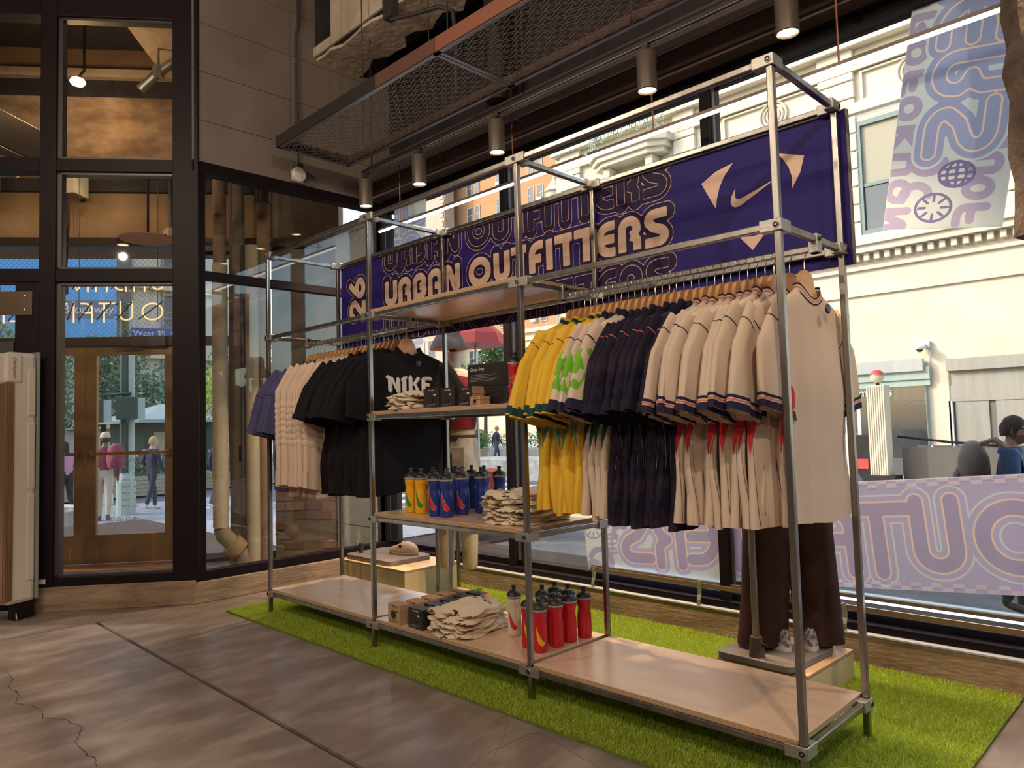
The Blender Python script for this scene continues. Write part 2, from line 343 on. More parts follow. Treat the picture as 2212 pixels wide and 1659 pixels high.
def leaf(s0, s1, hinge):
    f = MB(); w = .095
    dbox(f, s0, s0+w, OFF-.02, OFF+.03, .03, 2.10); dbox(f, s1-w, s1, OFF-.02, OFF+.03, .03, 2.10); dbox(f, s0+w, s1-w, OFF-.02, OFF+.03, 2.02, 2.10); dbox(f, s0+w, s1-w, OFF-.02, OFF+.03, .03, .30)
    L = f.build('door_leaf', br, d2, bevel=.003)
    g = MB(); dbox(g, s0+w, s1-w, OFF, OFF+.008, .30, 2.02); g.build('pane', M['glass'], L)
    g = MB(); dbox(g, s0+.03, s1-.03, OFF-.075, OFF-.055, 1.055, 1.085); dbox(g, s0+.03, s0+.07, OFF-.075, OFF-.02, 1.045, 1.095); dbox(g, s1-.07, s1-.03, OFF-.075, OFF-.02, 1.045, 1.095)
    g.build('push_bar', mat('brass_push_bar', (.50, .31, .10), .35, .8), L)
    q = dg(hinge, OFF-.028, .06); MB().tube([q, q+Vector((0, 0, .11))], .006, 8).lathe([(0, 0), (.012, .006), (.006, .016), (0, .02)], 10, tuple(q+Vector((0, 0, .10)))).build('floor_bolt', M['alu'], L)
    return L
l1 = leaf(.72, 1.535, 1.42); l2 = leaf(1.545, 2.36, 1.66)
g = MB(); dbox(g, .78, 1.10, OFF-.10, OFF-.05, 2.09, 2.19); dbox(g, 1.02, 1.28, OFF-.09, OFF-.075, 2.065, 2.08); g.build('door_closer', M['frame_hi'], l1, bevel=.004)
# side glazing of the outer front, right of the doors
w4 = struct('window_4'); f = MB(); dbox(f, -.74, .62, OFF-.03, OFF+.05, 2.10, 2.19); dbox(f, -.74, .62, OFF-.03, OFF+.05, 0, .08); dbox(f, -.74, .62, OFF-.03, OFF+.05, 2.99, 3.2)
f.build('window_frame', brk, w4)
g = MB(); dbox(g, -.74, .62, OFF, OFF+.008, .08, 2.10); dbox(g, -.74, .62, OFF, OFF+.008, 2.19, 2.99); g.build('pane', M['glass'], w4)
# wired glass and ledge above the doors, then the plastered bulkhead
vw = mat('vestibule_plaster', (.21, .13, .075), .85, var=(1.5, (.29, .19, .11)), bump=(14, .5))
w5 = struct('window_5'); g = MB(); dbox(g, .62, 4.2, OFF+.01, OFF+.018, 2.84, 3.02); g.build('pane', M['glass'], w5)
wires = mat('glass_wire', (.38, .40, .42), .5, .4)
def wire_grid(s0, s1, z0, z1, par):
    g = MB(); st = .047
    k = s0-(z1-z0)
    while k < s1:
        for sg in (1, -1):
            a, b = (k, z0), (k+(z1-z0), z1)
            if sg < 0: a, b = (k, z1), (k+(z1-z0), z0)
            t0 = max(0, (s0-k)/(z1-z0)); t1 = min(1, (s1-k)/(z1-z0))
            if t1 > t0:
                A = (a[0]+(b[0]-a[0])*t0, a[1]+(b[1]-a[1])*t0); B = (a[0]+(b[0]-a[0])*t1, a[1]+(b[1]-a[1])*t1)
                g.beam(dg(A[0], OFF+.006, A[1]), dg(B[0], OFF+.006, B[1]), .0022, .0022)
        k += st
    g.build('wire_mesh', wires, par)['kind'] = 'stuff'
wire_grid(.72, 2.36, 2.19, 2.74, d2); wire_grid(.72, 2.36, 2.84, 3.02, w5)
vb = MB(); dbox(vb, -.74, 5.0, OFF-.04, OFF+.25, 3.02, 3.60)
vb = vb.build('wall_vestibule', vw); vb['kind'] = 'structure'
g = MB(); dbox(g, -.74, 5, OFF-.28, OFF-.04, 3.02, 3.10); g.build('ledge', brk, vb)
g = MB(); dbox(g, -.74, 5, OFF-.10, OFF+.25, 3.60, 3.72); g.build('beam', M['black'], vb)
g = MB(); dbox(g, -.74, 5, OFF-.35, OFF+.25, 3.72, 4.42); g.build('beam', mat('stained_concrete', (.13, .08, .045), .9, var=(2.4, (.30, .21, .14), .40, .66), bump=(12, .9, .03), stretch=(1, 1, 2.2)), vb)
g = MB(); dbox(g, -.74, 5, OFF-.15, OFF+.25, 4.42, 4.68); g.build('beam', M['black'], vb)
g = MB(); dbox(g, -.74, 5, OFF-.22, OFF+.25, 4.68, 4.76); g.build('ledge', M['plaster'], vb)
g = MB(); dbox(g, -.74, 5, OFF-.12, OFF+.25, 4.76, 5.0); g.build('beam', vw, vb)
g = MB(); dbox(g, .0, .75, .6, 1.4, 4.70, 5.0); g.build('broken_beam', M['plaster'], vb)
vl = MB(); dbox(vl, 3.4, 3.6, .13, OFF, 0, 5.0); vl.build('wall_vestibule_end', vw)['kind'] = 'structure'
# pipes, bundles and the damaged pier behind the left window
pp = mat('rusty_pipe', (.17, .095, .055), .75, var=(4, (.25, .16, .10)), bump=(20, .5)); pc = mat('cream_pipe', (.36, .29, .20), .7, var=(3, (.44, .37, .26)), bump=(12, .3)); pg = mat('grey_column', (.16, .12, .085), .8, var=(5, (.25, .20, .15)), bump=(14, .6))
q = onx(476, 900, -1.55); t = thing('service_pipe', 'rusty pipe with cream lower sleeve behind the left window, nearest the entrance', 'pipe', (q.x, q.y, 0))
MB().tube([(0, 0, .42), (0, 0, 2.72)], .064, 16).build('sleeve', pc, t, smooth=40); MB().tube([(0, 0, 2.72), (0, 0, 5)], .056, 16).build('upper_pipe', pp, t, smooth=40)
MB().tube([(0, 0, .42), (.0, .02, .36), (.04, .16, .20), (.07, .24, .02)], [.064, .07, .072, .075], 16).build('lower_bend', pg, t, smooth=50); MB().tube([(.02, .08, .28), (.04, .15, .21)], .10, 16).build('collar', pp, t, smooth=40)
q = onx(513, 900, -1.62); t = thing('service_pipe', 'thick grey encrusted column with a socket plate behind the left window', 'pipe', (q.x, q.y, 0))
MB().tube([(0, 0, 0), (.0, .01, .6), (0, -.005, 1.5), (.005, 0, 2.5), (0, 0, 5)], [.075, .07, .074, .068, .072], 14).build('shaft', pg, t, smooth=50)
MB().box((.06, -.02, .98), (.085, .05, 1.12)).build('socket_plate', brk, t, bevel=.004)
q = onx(546, 900, -1.45); t = thing('service_pipe', 'smooth pale cream pipe standing beside the grey column', 'pipe', (q.x, q.y, 0))
MB().tube([(0, 0, 0), (0, 0, 2.9)], .058, 18).build('shaft', pc, t, smooth=40); MB().box((-.05, -.085, 0), (-.02, -.055, 2.9)).build('strip', M['frame_hi'], t)
q = onx(572, 900, -1.45); t = thing('service_pipe', 'dark brown pipe between the cream pipe and the damaged pier', 'pipe', (q.x, q.y, 0))
MB().tube([(0, 0, 0), (0, 0, 5)], .06, 14).build('shaft', pp, t, smooth=40); MB().tube([(0, 0, 3.3), (0, 0, 3.7)], .075, 14).build('coupling', brk, t, smooth=40)
A = Vector((-1.92, 1.00, 0)); B = Vector((-1.395, 1.44, 0)); ab = (B-A).normalized(); nb = Vector((ab.y, -ab.x, 0))
pr = MB().prism([(A.x, A.y), (B.x, B.y), (-1.60, 1.62), (-2.1, 1.2)], .92, 5).build('wall_brick_pier', mat('pier_concrete', (.115, .10, .085), .85, var=(2.5, (.24, .21, .175)), bump=(16, .5))); pr['kind'] = 'structure'
MB().prism([(A.x-nb.x*.06, A.y-nb.y*.06), (B.x-nb.x*.06, B.y-nb.y*.06), (-1.60, 1.62), (-2.1, 1.2)], 0, .92).build('mortar_core', mat('old_mortar', (.16, .125, .095), .95, bump=(20, .8)), pr)
bmat = [mat('old_brick_a', (.20, .105, .065), .9, var=(14, (.27, .16, .10)), bump=(40, .6)), mat('old_brick_b', (.15, .09, .065), .9, bump=(40, .6)), mat('old_brick_c', (.24, .16, .11), .9, bump=(40, .6))]
bm_ = [MB().box((0, 0, 0), (.175, .06, .078)).mesh('brick', m_) for m_ in bmat]
L = (B-A).length
for r in range(10):
    x = -.09 if r % 2 else 0.0
    while x < L-.03:
        a = max(x, 0); wdt = min(x+.175, L)-a
        if wdt > .05 and not (r == 3 and .22 < x < .36):
            o = link('brick', random.choice(bm_), pr, A + ab*a + nb*(random.uniform(-.004, .012)-.06) + Vector((0, 0, .012+r*.0915)), math.atan2(ab.y, ab.x)); o.scale = (wdt/.175, 1, random.uniform(.9, 1.03))
        x += .188
gs = mat('granite_block', (.33, .34, .31), .8, var=(60, (.48, .49, .45), .4, .6), bump=(80, .2))
gw = MB().box((-1.50, 1.435, 0), (-.80, 1.70, 3.2)).build('wall_granite', M['floor_joint']); gw['kind'] = 'structure'
z = 0; r = 0
while z < 3.2:
    h = .345
    for a, b in ((-1.45, -1.10), (-1.093, -.81)) if r % 2 else ((-1.45, -1.02), (-1.013, -.81)):
        MB().box((a, 1.415, z+.004), (b, 1.44, min(z+h-.004, 3.2))).build('stone_block', gs, gw)
    z += h; r += 1
# vestibule flood lamp, and small lamps added for reflections in the glass
def reflection_lamp(name, label, loc, r, e, col, hang=None):
    t = thing(name, label, 'lamp', loc)
    MB().lathe([(r*1.25, .03), (r*1.25, 0), (r, -.004)], 18, caps=False).build('trim_ring', M['lampbody'], t, smooth=40)
    MB().lathe([(0, .012), (r, .012), (r, -.002), (0, -.002)], 18).build('lens', M['lampglow'], t)
    if hang: MB().tube([(0, 0, .03), (0, 0, hang)], .008, 8).build('stem', M['frame'], t)
    l = lamp(name+'_light', 'POINT', Vector(loc)+Vector((0, 0, -.06)), e, col, shadow_soft_size=.04); l.parent = t; l.location = (0, 0, -.06)
    return t
q = dg(1.233, .95, 4.303); t = thing('flood_lamp', 'bright amber flood lamp glowing under the entrance lobby ceiling', 'lamp', q)
MB().lathe([(0, .03), (.05, .022), (.062, 0), (.05, -.022), (0, -.03)], 18).build('bulb', mat('amber_glow', (1, .7, .3), .5, emit=((1, .62, .22), 40)), t, smooth=60)
MB().tube([(0, 0, .03), (.0, .05, .12), (0, .05, .68)], .012, 8).build('stem', M['frame'], t, smooth=40)
l = lamp('flood_light', 'POINT', (0, 0, 0), 15, (1, .62, .30), shadow_soft_size=.10); l.parent = t; l.location = (0, -.0, -.12)
reflection_lamp('lamp_reflection', 'small yellow lamp added for a reflection in the lobby glass, beside the pale box', dg(1.229, 1.40, 3.653), .045, 3, (1, .75, .4), .07)  # both small lamps are added where shop spotlights only mirror in the glass
reflection_lamp('lamp_reflection', 'small yellow lamp added for a reflection at the left edge of the lobby', dg(1.976, 1.40, 3.63), .045, 3, (1, .75, .4), .07)
# ================================================================== the display rack
RX = [0, 1.2249, 2.4317, 3.6540]; RY = [0, .5563]; RZ = dict(t=2.450, r=1.8773, u=1.2955, l=.7246, b=.1381); TW = .0245
rack = thing('display_rack', 'long three-bay display rack of square steel tube with maple shelves', 'rack', (0, 0, .012))
def tb(name, a, b, bev=.0035):
    a = Vector(a)-Vector((0, 0, .012)); b = Vector(b)-Vector((0, 0, .012))
    up = (0, 1, 0) if abs((b-a).normalized().z) > .9 else (0, 0, 1)
    return MB().beam(a, b, TW, TW, 0, up).build(name, M['steel'], rack, bevel=bev)
for x in RX:
    for y in RY: tb('post', (x, y, .012), (x, y, RZ['t']+.012))
def fitting(x, y, z, arms, bolt):
    """cast connector: hub with stub arms and a set screw"""
    mb = MB(); h = .021; c = Vector((x, y, z-.012))
    lo = [-.018, -.018]; hi = [.018, .018]
    for ax, s in arms:
        if s < 0: lo[ax] = -.060
        else: hi[ax] = .060
    b0 = -.019; 
    if 0 in [a for a, s in arms] : mb.box((lo[0], -.019, -h), (hi[0], .019, h))
    if 1 in [a for a, s in arms] : mb.box((-.019, lo[1], -h), (.019, hi[1], h))
    o = mb.build('connector', M['cast'], rack, loc=c, bevel=.003)
    n = Vector((bolt[0], bolt[1], 0)); s = MB().lathe([(0, 0), (.0095, 0), (.0095, .005), (.005, .006), (.0045, .001), (0, .001)], 12)
    b = s.build('set_screw', M['bolt'], o, loc=n*.019, smooth=30); b.rotation_euler = n.to_track_quat('Z', 'Y').to_euler()
    MB().lathe([(.013, 0), (.0125, .003), (.009, .003)], 12).build('washer', M['cast'], b, smooth=30)
def rails(level, bays, both=True):
    z = RZ[level]
    for i in bays:
        for y in RY: tb('rail', (RX[i]+.012, y, z), (RX[i+1]-.012, y, z))
    for i in sorted({j for b in bays for j in (b, b+1)}):
        tb('side_rail', (RX[i], RY[0]+.012, z), (RX[i], RY[1]-.012, z))
        for k, y in enumerate(RY):
            ar = [(1, 1 if k == 0 else -1)]
            if i in bays: ar.append((0, 1))
            if i-1 in bays: ar.append((0, -1))
            fitting(RX[i], y, z, ar, (0, -1) if k == 0 else ((1, 0) if i == 3 else (0, -1)))
rails('t', [0, 1, 2]); rails('r', [0, 1, 2]); rails('b', [0, 1, 2]); rails('u', [1]); rails('l', [1])
def board(i, z, dy=.0):
    b = MB(); x0, x1 = RX[i]+.016, RX[i+1]-.016; y0, y1 = -.004+dy, .562; h = .021; a = Vector(((x0+x1)/2, .28, z-.012))
    b.box((x0, y0, 0), (x1, y1, h), [0, 0, 1, 1, 1, 1]); b.xf(Matrix.Translation((-a.x, -a.y, 0)))
    return b.build('shelf_board', [M['boardtop'], M['ply']], rack, loc=a, bevel=.0015)
for i in range(3): board(i, RZ['b']+.0125)
for k in 'ulr': board(1, RZ[k]+.0125)
SB, SL, SU = RZ['b']+.0335, RZ['l']+.0335, RZ['u']+.0335         # shelf tops
HY = .30; HZ = 1.8432                                             # hanging rails under the end rails
for i in (0, 2):
    tb('hang_rail', (RX[i]-.0+.03, HY, HZ), (RX[i+1]-.018, HY, HZ), .004)
    for x in (RX[i], RX[i+1]):
        s = 1 if x == RX[i] else -1
        c = MB().box((-.017, -.021, -.052), (.017, .021, .018)).box((-.017, -.021, -.052), (.017+.02*0, .021, -.048)).build('rail_bracket', M['cast'], rack, loc=(x, HY, RZ['r']-.012), bevel=.003)
        b = MB().lathe([(0, 0), (.009, 0), (.009, .005), (.004, .006), (.004, .001), (0, .001)], 12).build('set_screw', M['bolt'], c, loc=(s*.0 + .017*(1 if i == 2 or x == RX[1] else 1), 0, 0), smooth=30); b.rotation_euler = (0, PI/2, 0)
# ================================================================== lettering drawn as strokes
def arc(cx, cy, rx, ry, a0, a1, n=10): return [(cx+rx*math.cos(math.radians(a0+(a1-a0)*k/n)), cy+ry*math.sin(math.radians(a0+(a1-a0)*k/n))) for k in range(n+1)]
GL = {  # letter: (advance, strokes) in units of the cap height; heavy rounded seventies capitals
 'U': (.60, [[(.10, 1.0)] + arc(.30, .32, .20, .21, 180, 360, 12) + [(.50, 1.0)]]),
 'R': (.62, [[(.10, 0), (.10, .66)] + arc(.30, .66, .20, .23, 180, 0, 10) + [(.50, .60), (.44, .50), (.34, .44)], [(.34, .44), (.46, .37), (.50, .28), (.50, 0)]]),
 'B': (.62, [[(.10, 0), (.10, .66)] + arc(.30, .66, .20, .23, 180, 0, 10) + [(.49, .60), (.42, .52), (.32, .49)], [(.32, .49), (.44, .45), (.51, .36)] + arc(.31, .30, .20, .20, 0, -90, 8) + [(.22, .10)]]),
 'A': (.62, [[(.10, 0), (.10, .66)] + arc(.31, .66, .21, .23, 180, 0, 12) + [(.52, 0)], [(.30, .36), (.50, .36)]]),
 'N': (.64, [[(.10, 0), (.10, .80), (.16, .90), (.24, .84), (.44, .16), (.50, .10), (.55, .18), (.55, 1.0)]]),
 'O': (.92, [arc(.44, .5, .34, .39, 0, 360, 28)]),
 'T': (.54, [[(-.02, .90), (.52, .90)], [(.34, .9), (.34, 0)]]),
 'F': (.50, [[(.10, 0), (.10, .55)] + arc(.36, .62, .26, .28, 180, 90, 8) + [(.48, .90)], [(.12, .46), (.40, .46)]]),
 'I': (.24, [[(.11, 0), (.11, 1.0)]]),
 'E': (.58, [[(.56, .90), (.42, .90)] + arc(.42, .5, .32, .40, 90, 270, 16) + [(.56, .10)], [(.16, .5), (.54, .5)]]),
 'S': (.60, [[(.58, .90), (.34, .90)] + arc(.30, .73, .19, .17, 90, 200, 8) + [(.24, .52), (.44, .42)] + arc(.34, .27, .18, .17, 30, -90, 8) + [(.02, .10)]]),
 '2': (.60, [arc(.30, .68, .20, .22, 170, -20, 10) + [(.12, .14), (.12, .10), (.54, .10)]]),
 '6': (.60, [[(.46, .96), (.24, .62)] + arc(.31, .31, .21, .21, 150, -210, 18)]),
 'G': (.60, [arc(.32, .5, .22, .40, 60, 300, 14) + [(.50, .42), (.34, .42)]]),
 'K': (.60, [[(.10, 0), (.10, 1)], [(.52, 1), (.18, .5), (.52, 0)]]), 'Y': (.60, [[(.08, 1), (.3, .5), (.3, 0)], [(.52, 1), (.3, .5)]]),
}
def layout(text, gap=.06, space=.30):
    x = 0; out = []
    for ch in text:
        if ch == ' ': x += space; continue
        w, st = GL[ch]; out += [[(x+px, py) for px, py in s] for s in st]; x += w+gap
    return out, x-gap
def ribbon(strokes, w, rnd):
    """2-D polygons of each stroke: quads and joint discs"""
    P = []
    for s in strokes:
        n = len(s)
        for k in range(n-1):
            (ax, ay), (bx, by) = s[k], s[k+1]; L = math.hypot(bx-ax, by-ay)
            if L < 1e-6: continue
            nx, ny = -(by-ay)/L*w/2, (bx-ax)/L*w/2
            P.append([(ax+nx, ay+ny), (ax-nx, ay-ny), (bx-nx, by-ny), (bx+nx, by+ny)])
        for k in range(n):
            if (0 < k < n-1) or rnd: P.append([(s[k][0]+math.cos(2*PI*j/16)*w/2, s[k][1]+math.sin(2*PI*j/16)*w/2) for j in range(16)])
    return P
def clip(poly, axis, lim, keep_less):
    out = []
    for i in range(len(poly)):
        a, b = poly[i-1], poly[i]; ia = (a[axis] <= lim) == keep_less; ib = (b[axis] <= lim) == keep_less
        if ia != ib:
            t = (lim-a[axis])/((b[axis]-a[axis]) or 1e-9); out.append((a[0]+(b[0]-a[0])*t, a[1]+(b[1]-a[1])*t))
        if ib: out.append(b)
    return out
def print2d(polys, frame, depth, mb, m=0, bounds=None):
    """polys on a frame (origin, ux, uy, normal) raised by depth; optionally clipped to bounds"""
    o, ux, uy, nn = frame
    for p in polys:
        if bounds:
            for ax, lim, less in ((0, bounds[0], False), (0, bounds[1], True), (1, bounds[2], False), (1, bounds[3], True)):
                p = clip(p, ax, lim, less)
                if len(p) < 3: break
        if len(p) >= 3: mb.add([o + ux*q[0] + uy*q[1] + nn*depth for q in p], [tuple(range(len(p)))], m)
def rowtext(text, h, x0, y0, width=None, gap=.06, space=.3):
    st, w = layout(text, gap, space); kx = (width/w) if width else h
    return [[(x0+px*kx, y0+py*h) for px, py in s] for s in st]
SWOOSH = [(0, .38), (.015, .26), (.06, .13), (.13, .06), (.22, .045), (.34, .075), (1.0, .40), (.36, .20), (.25, .185), (.17, .21), (.14, .28), (.15, .36), (.18, .46), (.08, .47)]
SWOOSH = [(.165, .47), (.07, .30), (.045, .17), (.075, .08), (.15, .04), (.25, .05), (1.0, .44), (.30, .215), (.205, .205), (.155, .25), (.145, .34)]
navy = mat('navy_vinyl', (.020, .012, .145), .55, spec=.2); ink = mat('ink_print', (.022, .012, .045), .45); creamp = mat('cream_print', (.72, .50, .39), .5)
def text_mesh(body, size, m, name, parent, loc, ux, uy, mirror=False, extrude=.0006, shear=0, align='LEFT'):
    c = bpy.data.curves.new(name, 'FONT'); c.body = body; c.size = size; c.resolution_u = 3; c.extrude = extrude; c.shear = shear; c.align_x = align
    o = bpy.data.objects.new(name, c); COL.objects.link(o); me = bpy.data.meshes.new_from_object(o); bpy.data.objects.remove(o); bpy.data.curves.remove(c)
    me.name = name; me.materials.clear(); me.materials.append(m)
    ux, uy = Vector(ux).normalized(), Vector(uy).normalized(); uz = ux.cross(uy)
    if mirror: me.transform(Matrix.Scale(-1, 4, (1, 0, 0)))
    o = bpy.data.objects.new(name, me); COL.objects.link(o); o.parent = parent
    R = Matrix((ux, uy, uz)).transposed().to_4x4(); o.matrix_local = Matrix.Translation(Vector(loc)) @ R
    return o
# ------------------------------------------------------------------ the long header sign
SY = .582; sign = thing('header_sign', 'long navy header sign with cream lettering fixed across the back of the rack', 'sign', (0, SY, 1.83))
xs = [.012, 1.2225, 2.4295, 3.690]; zt, zb_ = .607, -.012
FR = (Vector((0, -.0045, 0)), Vector((1, 0, 0)), Vector((0, 0, 1)), Vector((0, -1, 0)))
main = rowtext('URBAN', .165, .568, .247, .79, .05) + rowtext('OUTFITTERS', .17, 1.443, .240, 1.415, .08)
def shift(st, dx, dz): return [[(a+dx, b+dz) for a, b in s] for s in st]
def sdf(P, strokes, hw=None):
    """distance of points P to the pen strokes; with hw the stroke ends are cut square"""
    out = np.full(len(P), 9.0)
    for s in strokes:
        n = len(s)
        for k in range(n-1):
            A = np.array(s[k]); D = np.array(s[k+1])-A; L = np.hypot(*D)
            if L < 1e-6: continue
            D = D/L; q = P-A; t = q @ D; p = np.abs(q[:, 0]*D[1]-q[:, 1]*D[0]); ex = np.maximum(np.maximum(-t, t-L), 0); d = np.hypot(p, ex)
            if hw is not None:
                e = np.zeros(len(P), bool)
                if k == 0: e |= t < 0
                if k == n-2: e |= t > L
                d = np.where(e, np.maximum(p, ex+hw), d)
            out = np.minimum(out, d)
    return out
def field_print(name, m, parent, origin, ux, uy, x0, x1, y0, y1, step, fields):
    """flat printed skin: a grid whose vertices carry up to four distance fields"""
    nx, ny = int((x1-x0)/step)+1, int((y1-y0)/step)+1; gx, gy = np.meshgrid(np.linspace(x0, x1, nx), np.linspace(y0, y1, ny)); P = np.stack([gx.ravel(), gy.ravel()], 1)
    o, ux, uy = np.array(origin), np.array(ux), np.array(uy); V = o+P[:, :1]*ux+P[:, 1:]*uy; i = np.arange((ny-1)*nx).reshape(ny-1, nx)[:, :-1].ravel()
    me = bpy.data.meshes.new(name); me.from_pydata(V.tolist(), [], np.stack([i, i+1, i+nx+1, i+nx], 1).tolist()); me.materials.append(m)
    C = np.ones((len(P), 4)); 
    for k, f in enumerate(fields(P)): C[:, k] = f
    at = me.attributes.new('sdf', 'FLOAT_COLOR', 'POINT'); at.data.foreach_set('color', C.ravel()); return link(name, me, parent)
def field_mat(name, base, layers, rough=.45, spec=.4, trans=None):
    """layers: (channel, threshold, colour) painted in order where the field is below the threshold"""
    m = mat(name, base, rough, spec=spec); t = m.node_tree; L = t.links.new; b = t.nodes['Principled BSDF']
    at = t.nodes.new('ShaderNodeAttribute'); at.attribute_name = 'sdf'; sp = t.nodes.new('ShaderNodeSeparateColor'); L(at.outputs['Color'], sp.inputs[0]); ch = [sp.outputs[0], sp.outputs[1], sp.outputs[2], at.outputs['Alpha']]; cur = None
    for c, th, col in layers:
        lt = t.nodes.new('ShaderNodeMath'); lt.operation = 'LESS_THAN'; lt.inputs[1].default_value = th; L(ch[c], lt.inputs[0])
        mx = t.nodes.new('ShaderNodeMix'); mx.data_type = 'RGBA'; L(lt.outputs[0], mx.inputs[0]); mx.inputs[7].default_value = (*col, 1); mx.inputs[6].default_value = (*base, 1)
        if cur: L(cur, mx.inputs[6])
        cur = mx.outputs[2]
    L(cur, b.inputs['Base Color'])
    if trans:
        tr = t.nodes.new('ShaderNodeBsdfTranslucent'); L(cur, tr.inputs[0]); ms_ = t.nodes.new('ShaderNodeMixShader'); ms_.inputs[0].default_value = trans; L(b.outputs[0], ms_.inputs[1]); L(tr.outputs[0], ms_.inputs[2]); L(ms_.outputs[0], t.nodes['Material Output'].inputs[0])
    return m
CN, CI, CCR = (.020, .012, .145), (.018, .009, .050), (.60, .43, .335); hw = .0238
signm = field_mat('sign_print', CN, [(2, hw+.0245, CCR), (2, hw+.0215, CI), (3, hw+.0012, CCR), (3, hw-.0018, CI), (0, hw+.0245, CCR), (0, hw+.0215, CI), (1, hw, CCR)], .55, .2)
num = rowtext('26', .20, 0, 0, .31, .0); num = [[(.325-b*1.02, .19+a) for a, b in s] for s in num]
rows_ = shift(main, 0, -.245)+shift(main, 0, .245)
for i in range(3):
    x0, x1 = xs[i]+.002, xs[i+1]-.002
    pn = MB().box((x0, -.0045, zb_), (x1, .003, zt)).build('sign_panel', navy, sign)
    near = lambda st: [s for s in st if max(p[0] for p in s) > x0-.12 and min(p[0] for p in s) < x1+.12]
    mn, rw = near(main), near(rows_)
    field_print('lettering', signm, pn, (0, -.0052, 0), (1, 0, 0), (0, 0, 1), x0+.003, x1-.003, zb_+.004, zt-.004, .0055,
        lambda P: (np.minimum(sdf(P, mn), sdf(P, num)+.002 if i == 0 else 9), np.minimum(sdf(P, mn, hw), sdf(P, num, hw) if i == 0 else 9), sdf(P, rw), sdf(P, rw, hw)))
    if i == 2:      # emblem: diamond corners round a tick
        left = [(3.045, .473), (3.120, .510), (3.205, .527), (3.160, .478), (3.135, .435), (3.120, .385), (3.112, .342)]
        right = [(3.405, .512), (3.520, .470), (3.500, .405), (3.462, .345), (3.465, .395), (3.452, .440), (3.430, .480)]
        bot = [(3.215, .195), (3.250, .186), (3.285, .183), (3.315, .185), (3.342, .190), (3.278, .122)]
        sw_ = [(3.175+.215*a*1.02, .318+.20*b) for a, b in SWOOSH]
        for p in (left, right, bot, sw_):
            MB().add([Vector((a, -.0062, b)) for a, b in p], [tuple(range(len(p)))], 0).build('emblem_piece', creamp, pn)
for x0, x1 in zip(xs, xs[1:]):
    MB().box((x0, -.004, zt), (x1, .004, zt+.006)).build('edge_strip', M['darkmetal'], sign)
MB().box((xs[3]-.001, -.006, zb_), (xs[3]+.008, .005, zt)).build('edge_strip', M['darkmetal'], sign)
# ================================================================== overhead tray, track and lamps
tray = thing('ceiling_tray', 'suspended tray of expanded metal mesh in a dark and copper frame', 'tray', (0, 0, 3.40))
ty0, ty1 = .27, .90; tx = [-.36, 1.55, 3.45, 5.4]
for a, b, m in ((tx[0], .95, M['darkmetal']), (.95, 1.548, mat('dull_copper_metal', (.17, .085, .065), .5, .5)), (1.552, 5.4, M['copper'])):
    MB().box((a, ty0-.012, 0), (b, ty0, .085)).build('front_fascia', m, tray)
MB().box((tx[0], ty1, 0), (5.4, ty1+.012, .085)).build('rear_fascia', mat('rust_fascia', (.12, .07, .055), .5, .5), tray)
MB().box((tx[0]-.012, ty0-.012, 0), (tx[0], ty1+.012, .085)).build('end_fascia', M['darkmetal'], tray)
gal = mat('grey_angle', (.30, .30, .33), .4, .7)
for i in range(3):
    a, b = tx[i]+.004, tx[i+1]-.004
    m = MB().box((a, ty0, -.004), (b, ty0+.025, 0)).box((a, ty1-.025, -.004), (b, ty1, 0)).box((a, ty0, -.004), (a+.025, ty1, 0)).box((b-.025, ty0, -.004), (b, ty1, 0))
    fr_ = m.build('panel_frame', gal, tray)
    mb = MB(); px, py = .098, .042; x0, x1, y0, y1 = a+.012, b-.012, ty0+.012, ty1-.012
    nx = int((x1-x0)/px); ny = int((y1-y0)/py)
    for r in range(ny):
        y = y0+r*py; sgn = 1 if r % 2 == 0 else -1
        for k in range(nx):
            x = x0+k*px
            if r % 2: pts = [(x, y+py*.5), (x+px/2, y), (x+px, y+py*.5)]
            else: pts = [(x, y), (x+px/2, y+py*.5), (x+px, y)]
            for p, q in zip(pts, pts[1:]):
                mb.beam((p[0], p[1], .004), (q[0], q[1], .004), .0045, .003)
            if r % 2 == 0: pts = [(x, y+py), (x+px/2, y+py*.5), (x+px, y+py)]
            else: pts = [(x, y+py*.5), (x+px/2, y+py), (x+px, y+py*.5)]
            for p, q in zip(pts, pts[1:]):
                mb.beam((p[0], p[1], .004), (q[0], q[1], .004), .0045, .003)
    mb.build('expanded_mesh', mat('mesh_steel%d' % i, (.42, .37, .33), .5, .3), fr_)['kind'] = 'stuff'
for x in (-.1, .75, 1.62, 2.5, 3.4):
    for y in (ty0+.03, ty1-.03): MB().tube([(x, y, .0), (x, y, 1.6)], .0045, 6).build('hanger_rod', M['frame_hi'], tray)
trk = thing('lighting_track', 'long aluminium lighting track carrying the cylinder spotlights', 'track', (0, .945, 3.30))
MB().box((-.22, -.018, 0), (5.4, .018, .032)).build('channel', M['darkmetal'], trk); 
for y in (-.014, .010): MB().box((-.22, y, -.004), (5.4, y+.004, 0)).build('rail_lip', M['alu'], trk)
for x in (-.1, 1.6, 3.3): MB().tube([(x, 0, .03), (x, 0, 1.7)], .005, 6).build('hanger_rod', M['frame_hi'], trk)
tk2 = thing('support_channel', 'slotted aluminium channel running along the soffit above the window', 'channel', (0, 1.285, 3.42))
MB().box((-.69, -.02, 0), (5.6, .02, .04)).build('channel', mat('slotted_alu', (.36, .33, .31), .4, .8), tk2)
for y in (-.02, .016): MB().box((-.69, y, -.003), (5.6, y+.004, 0)).build('channel_lip', M['alu'], tk2)
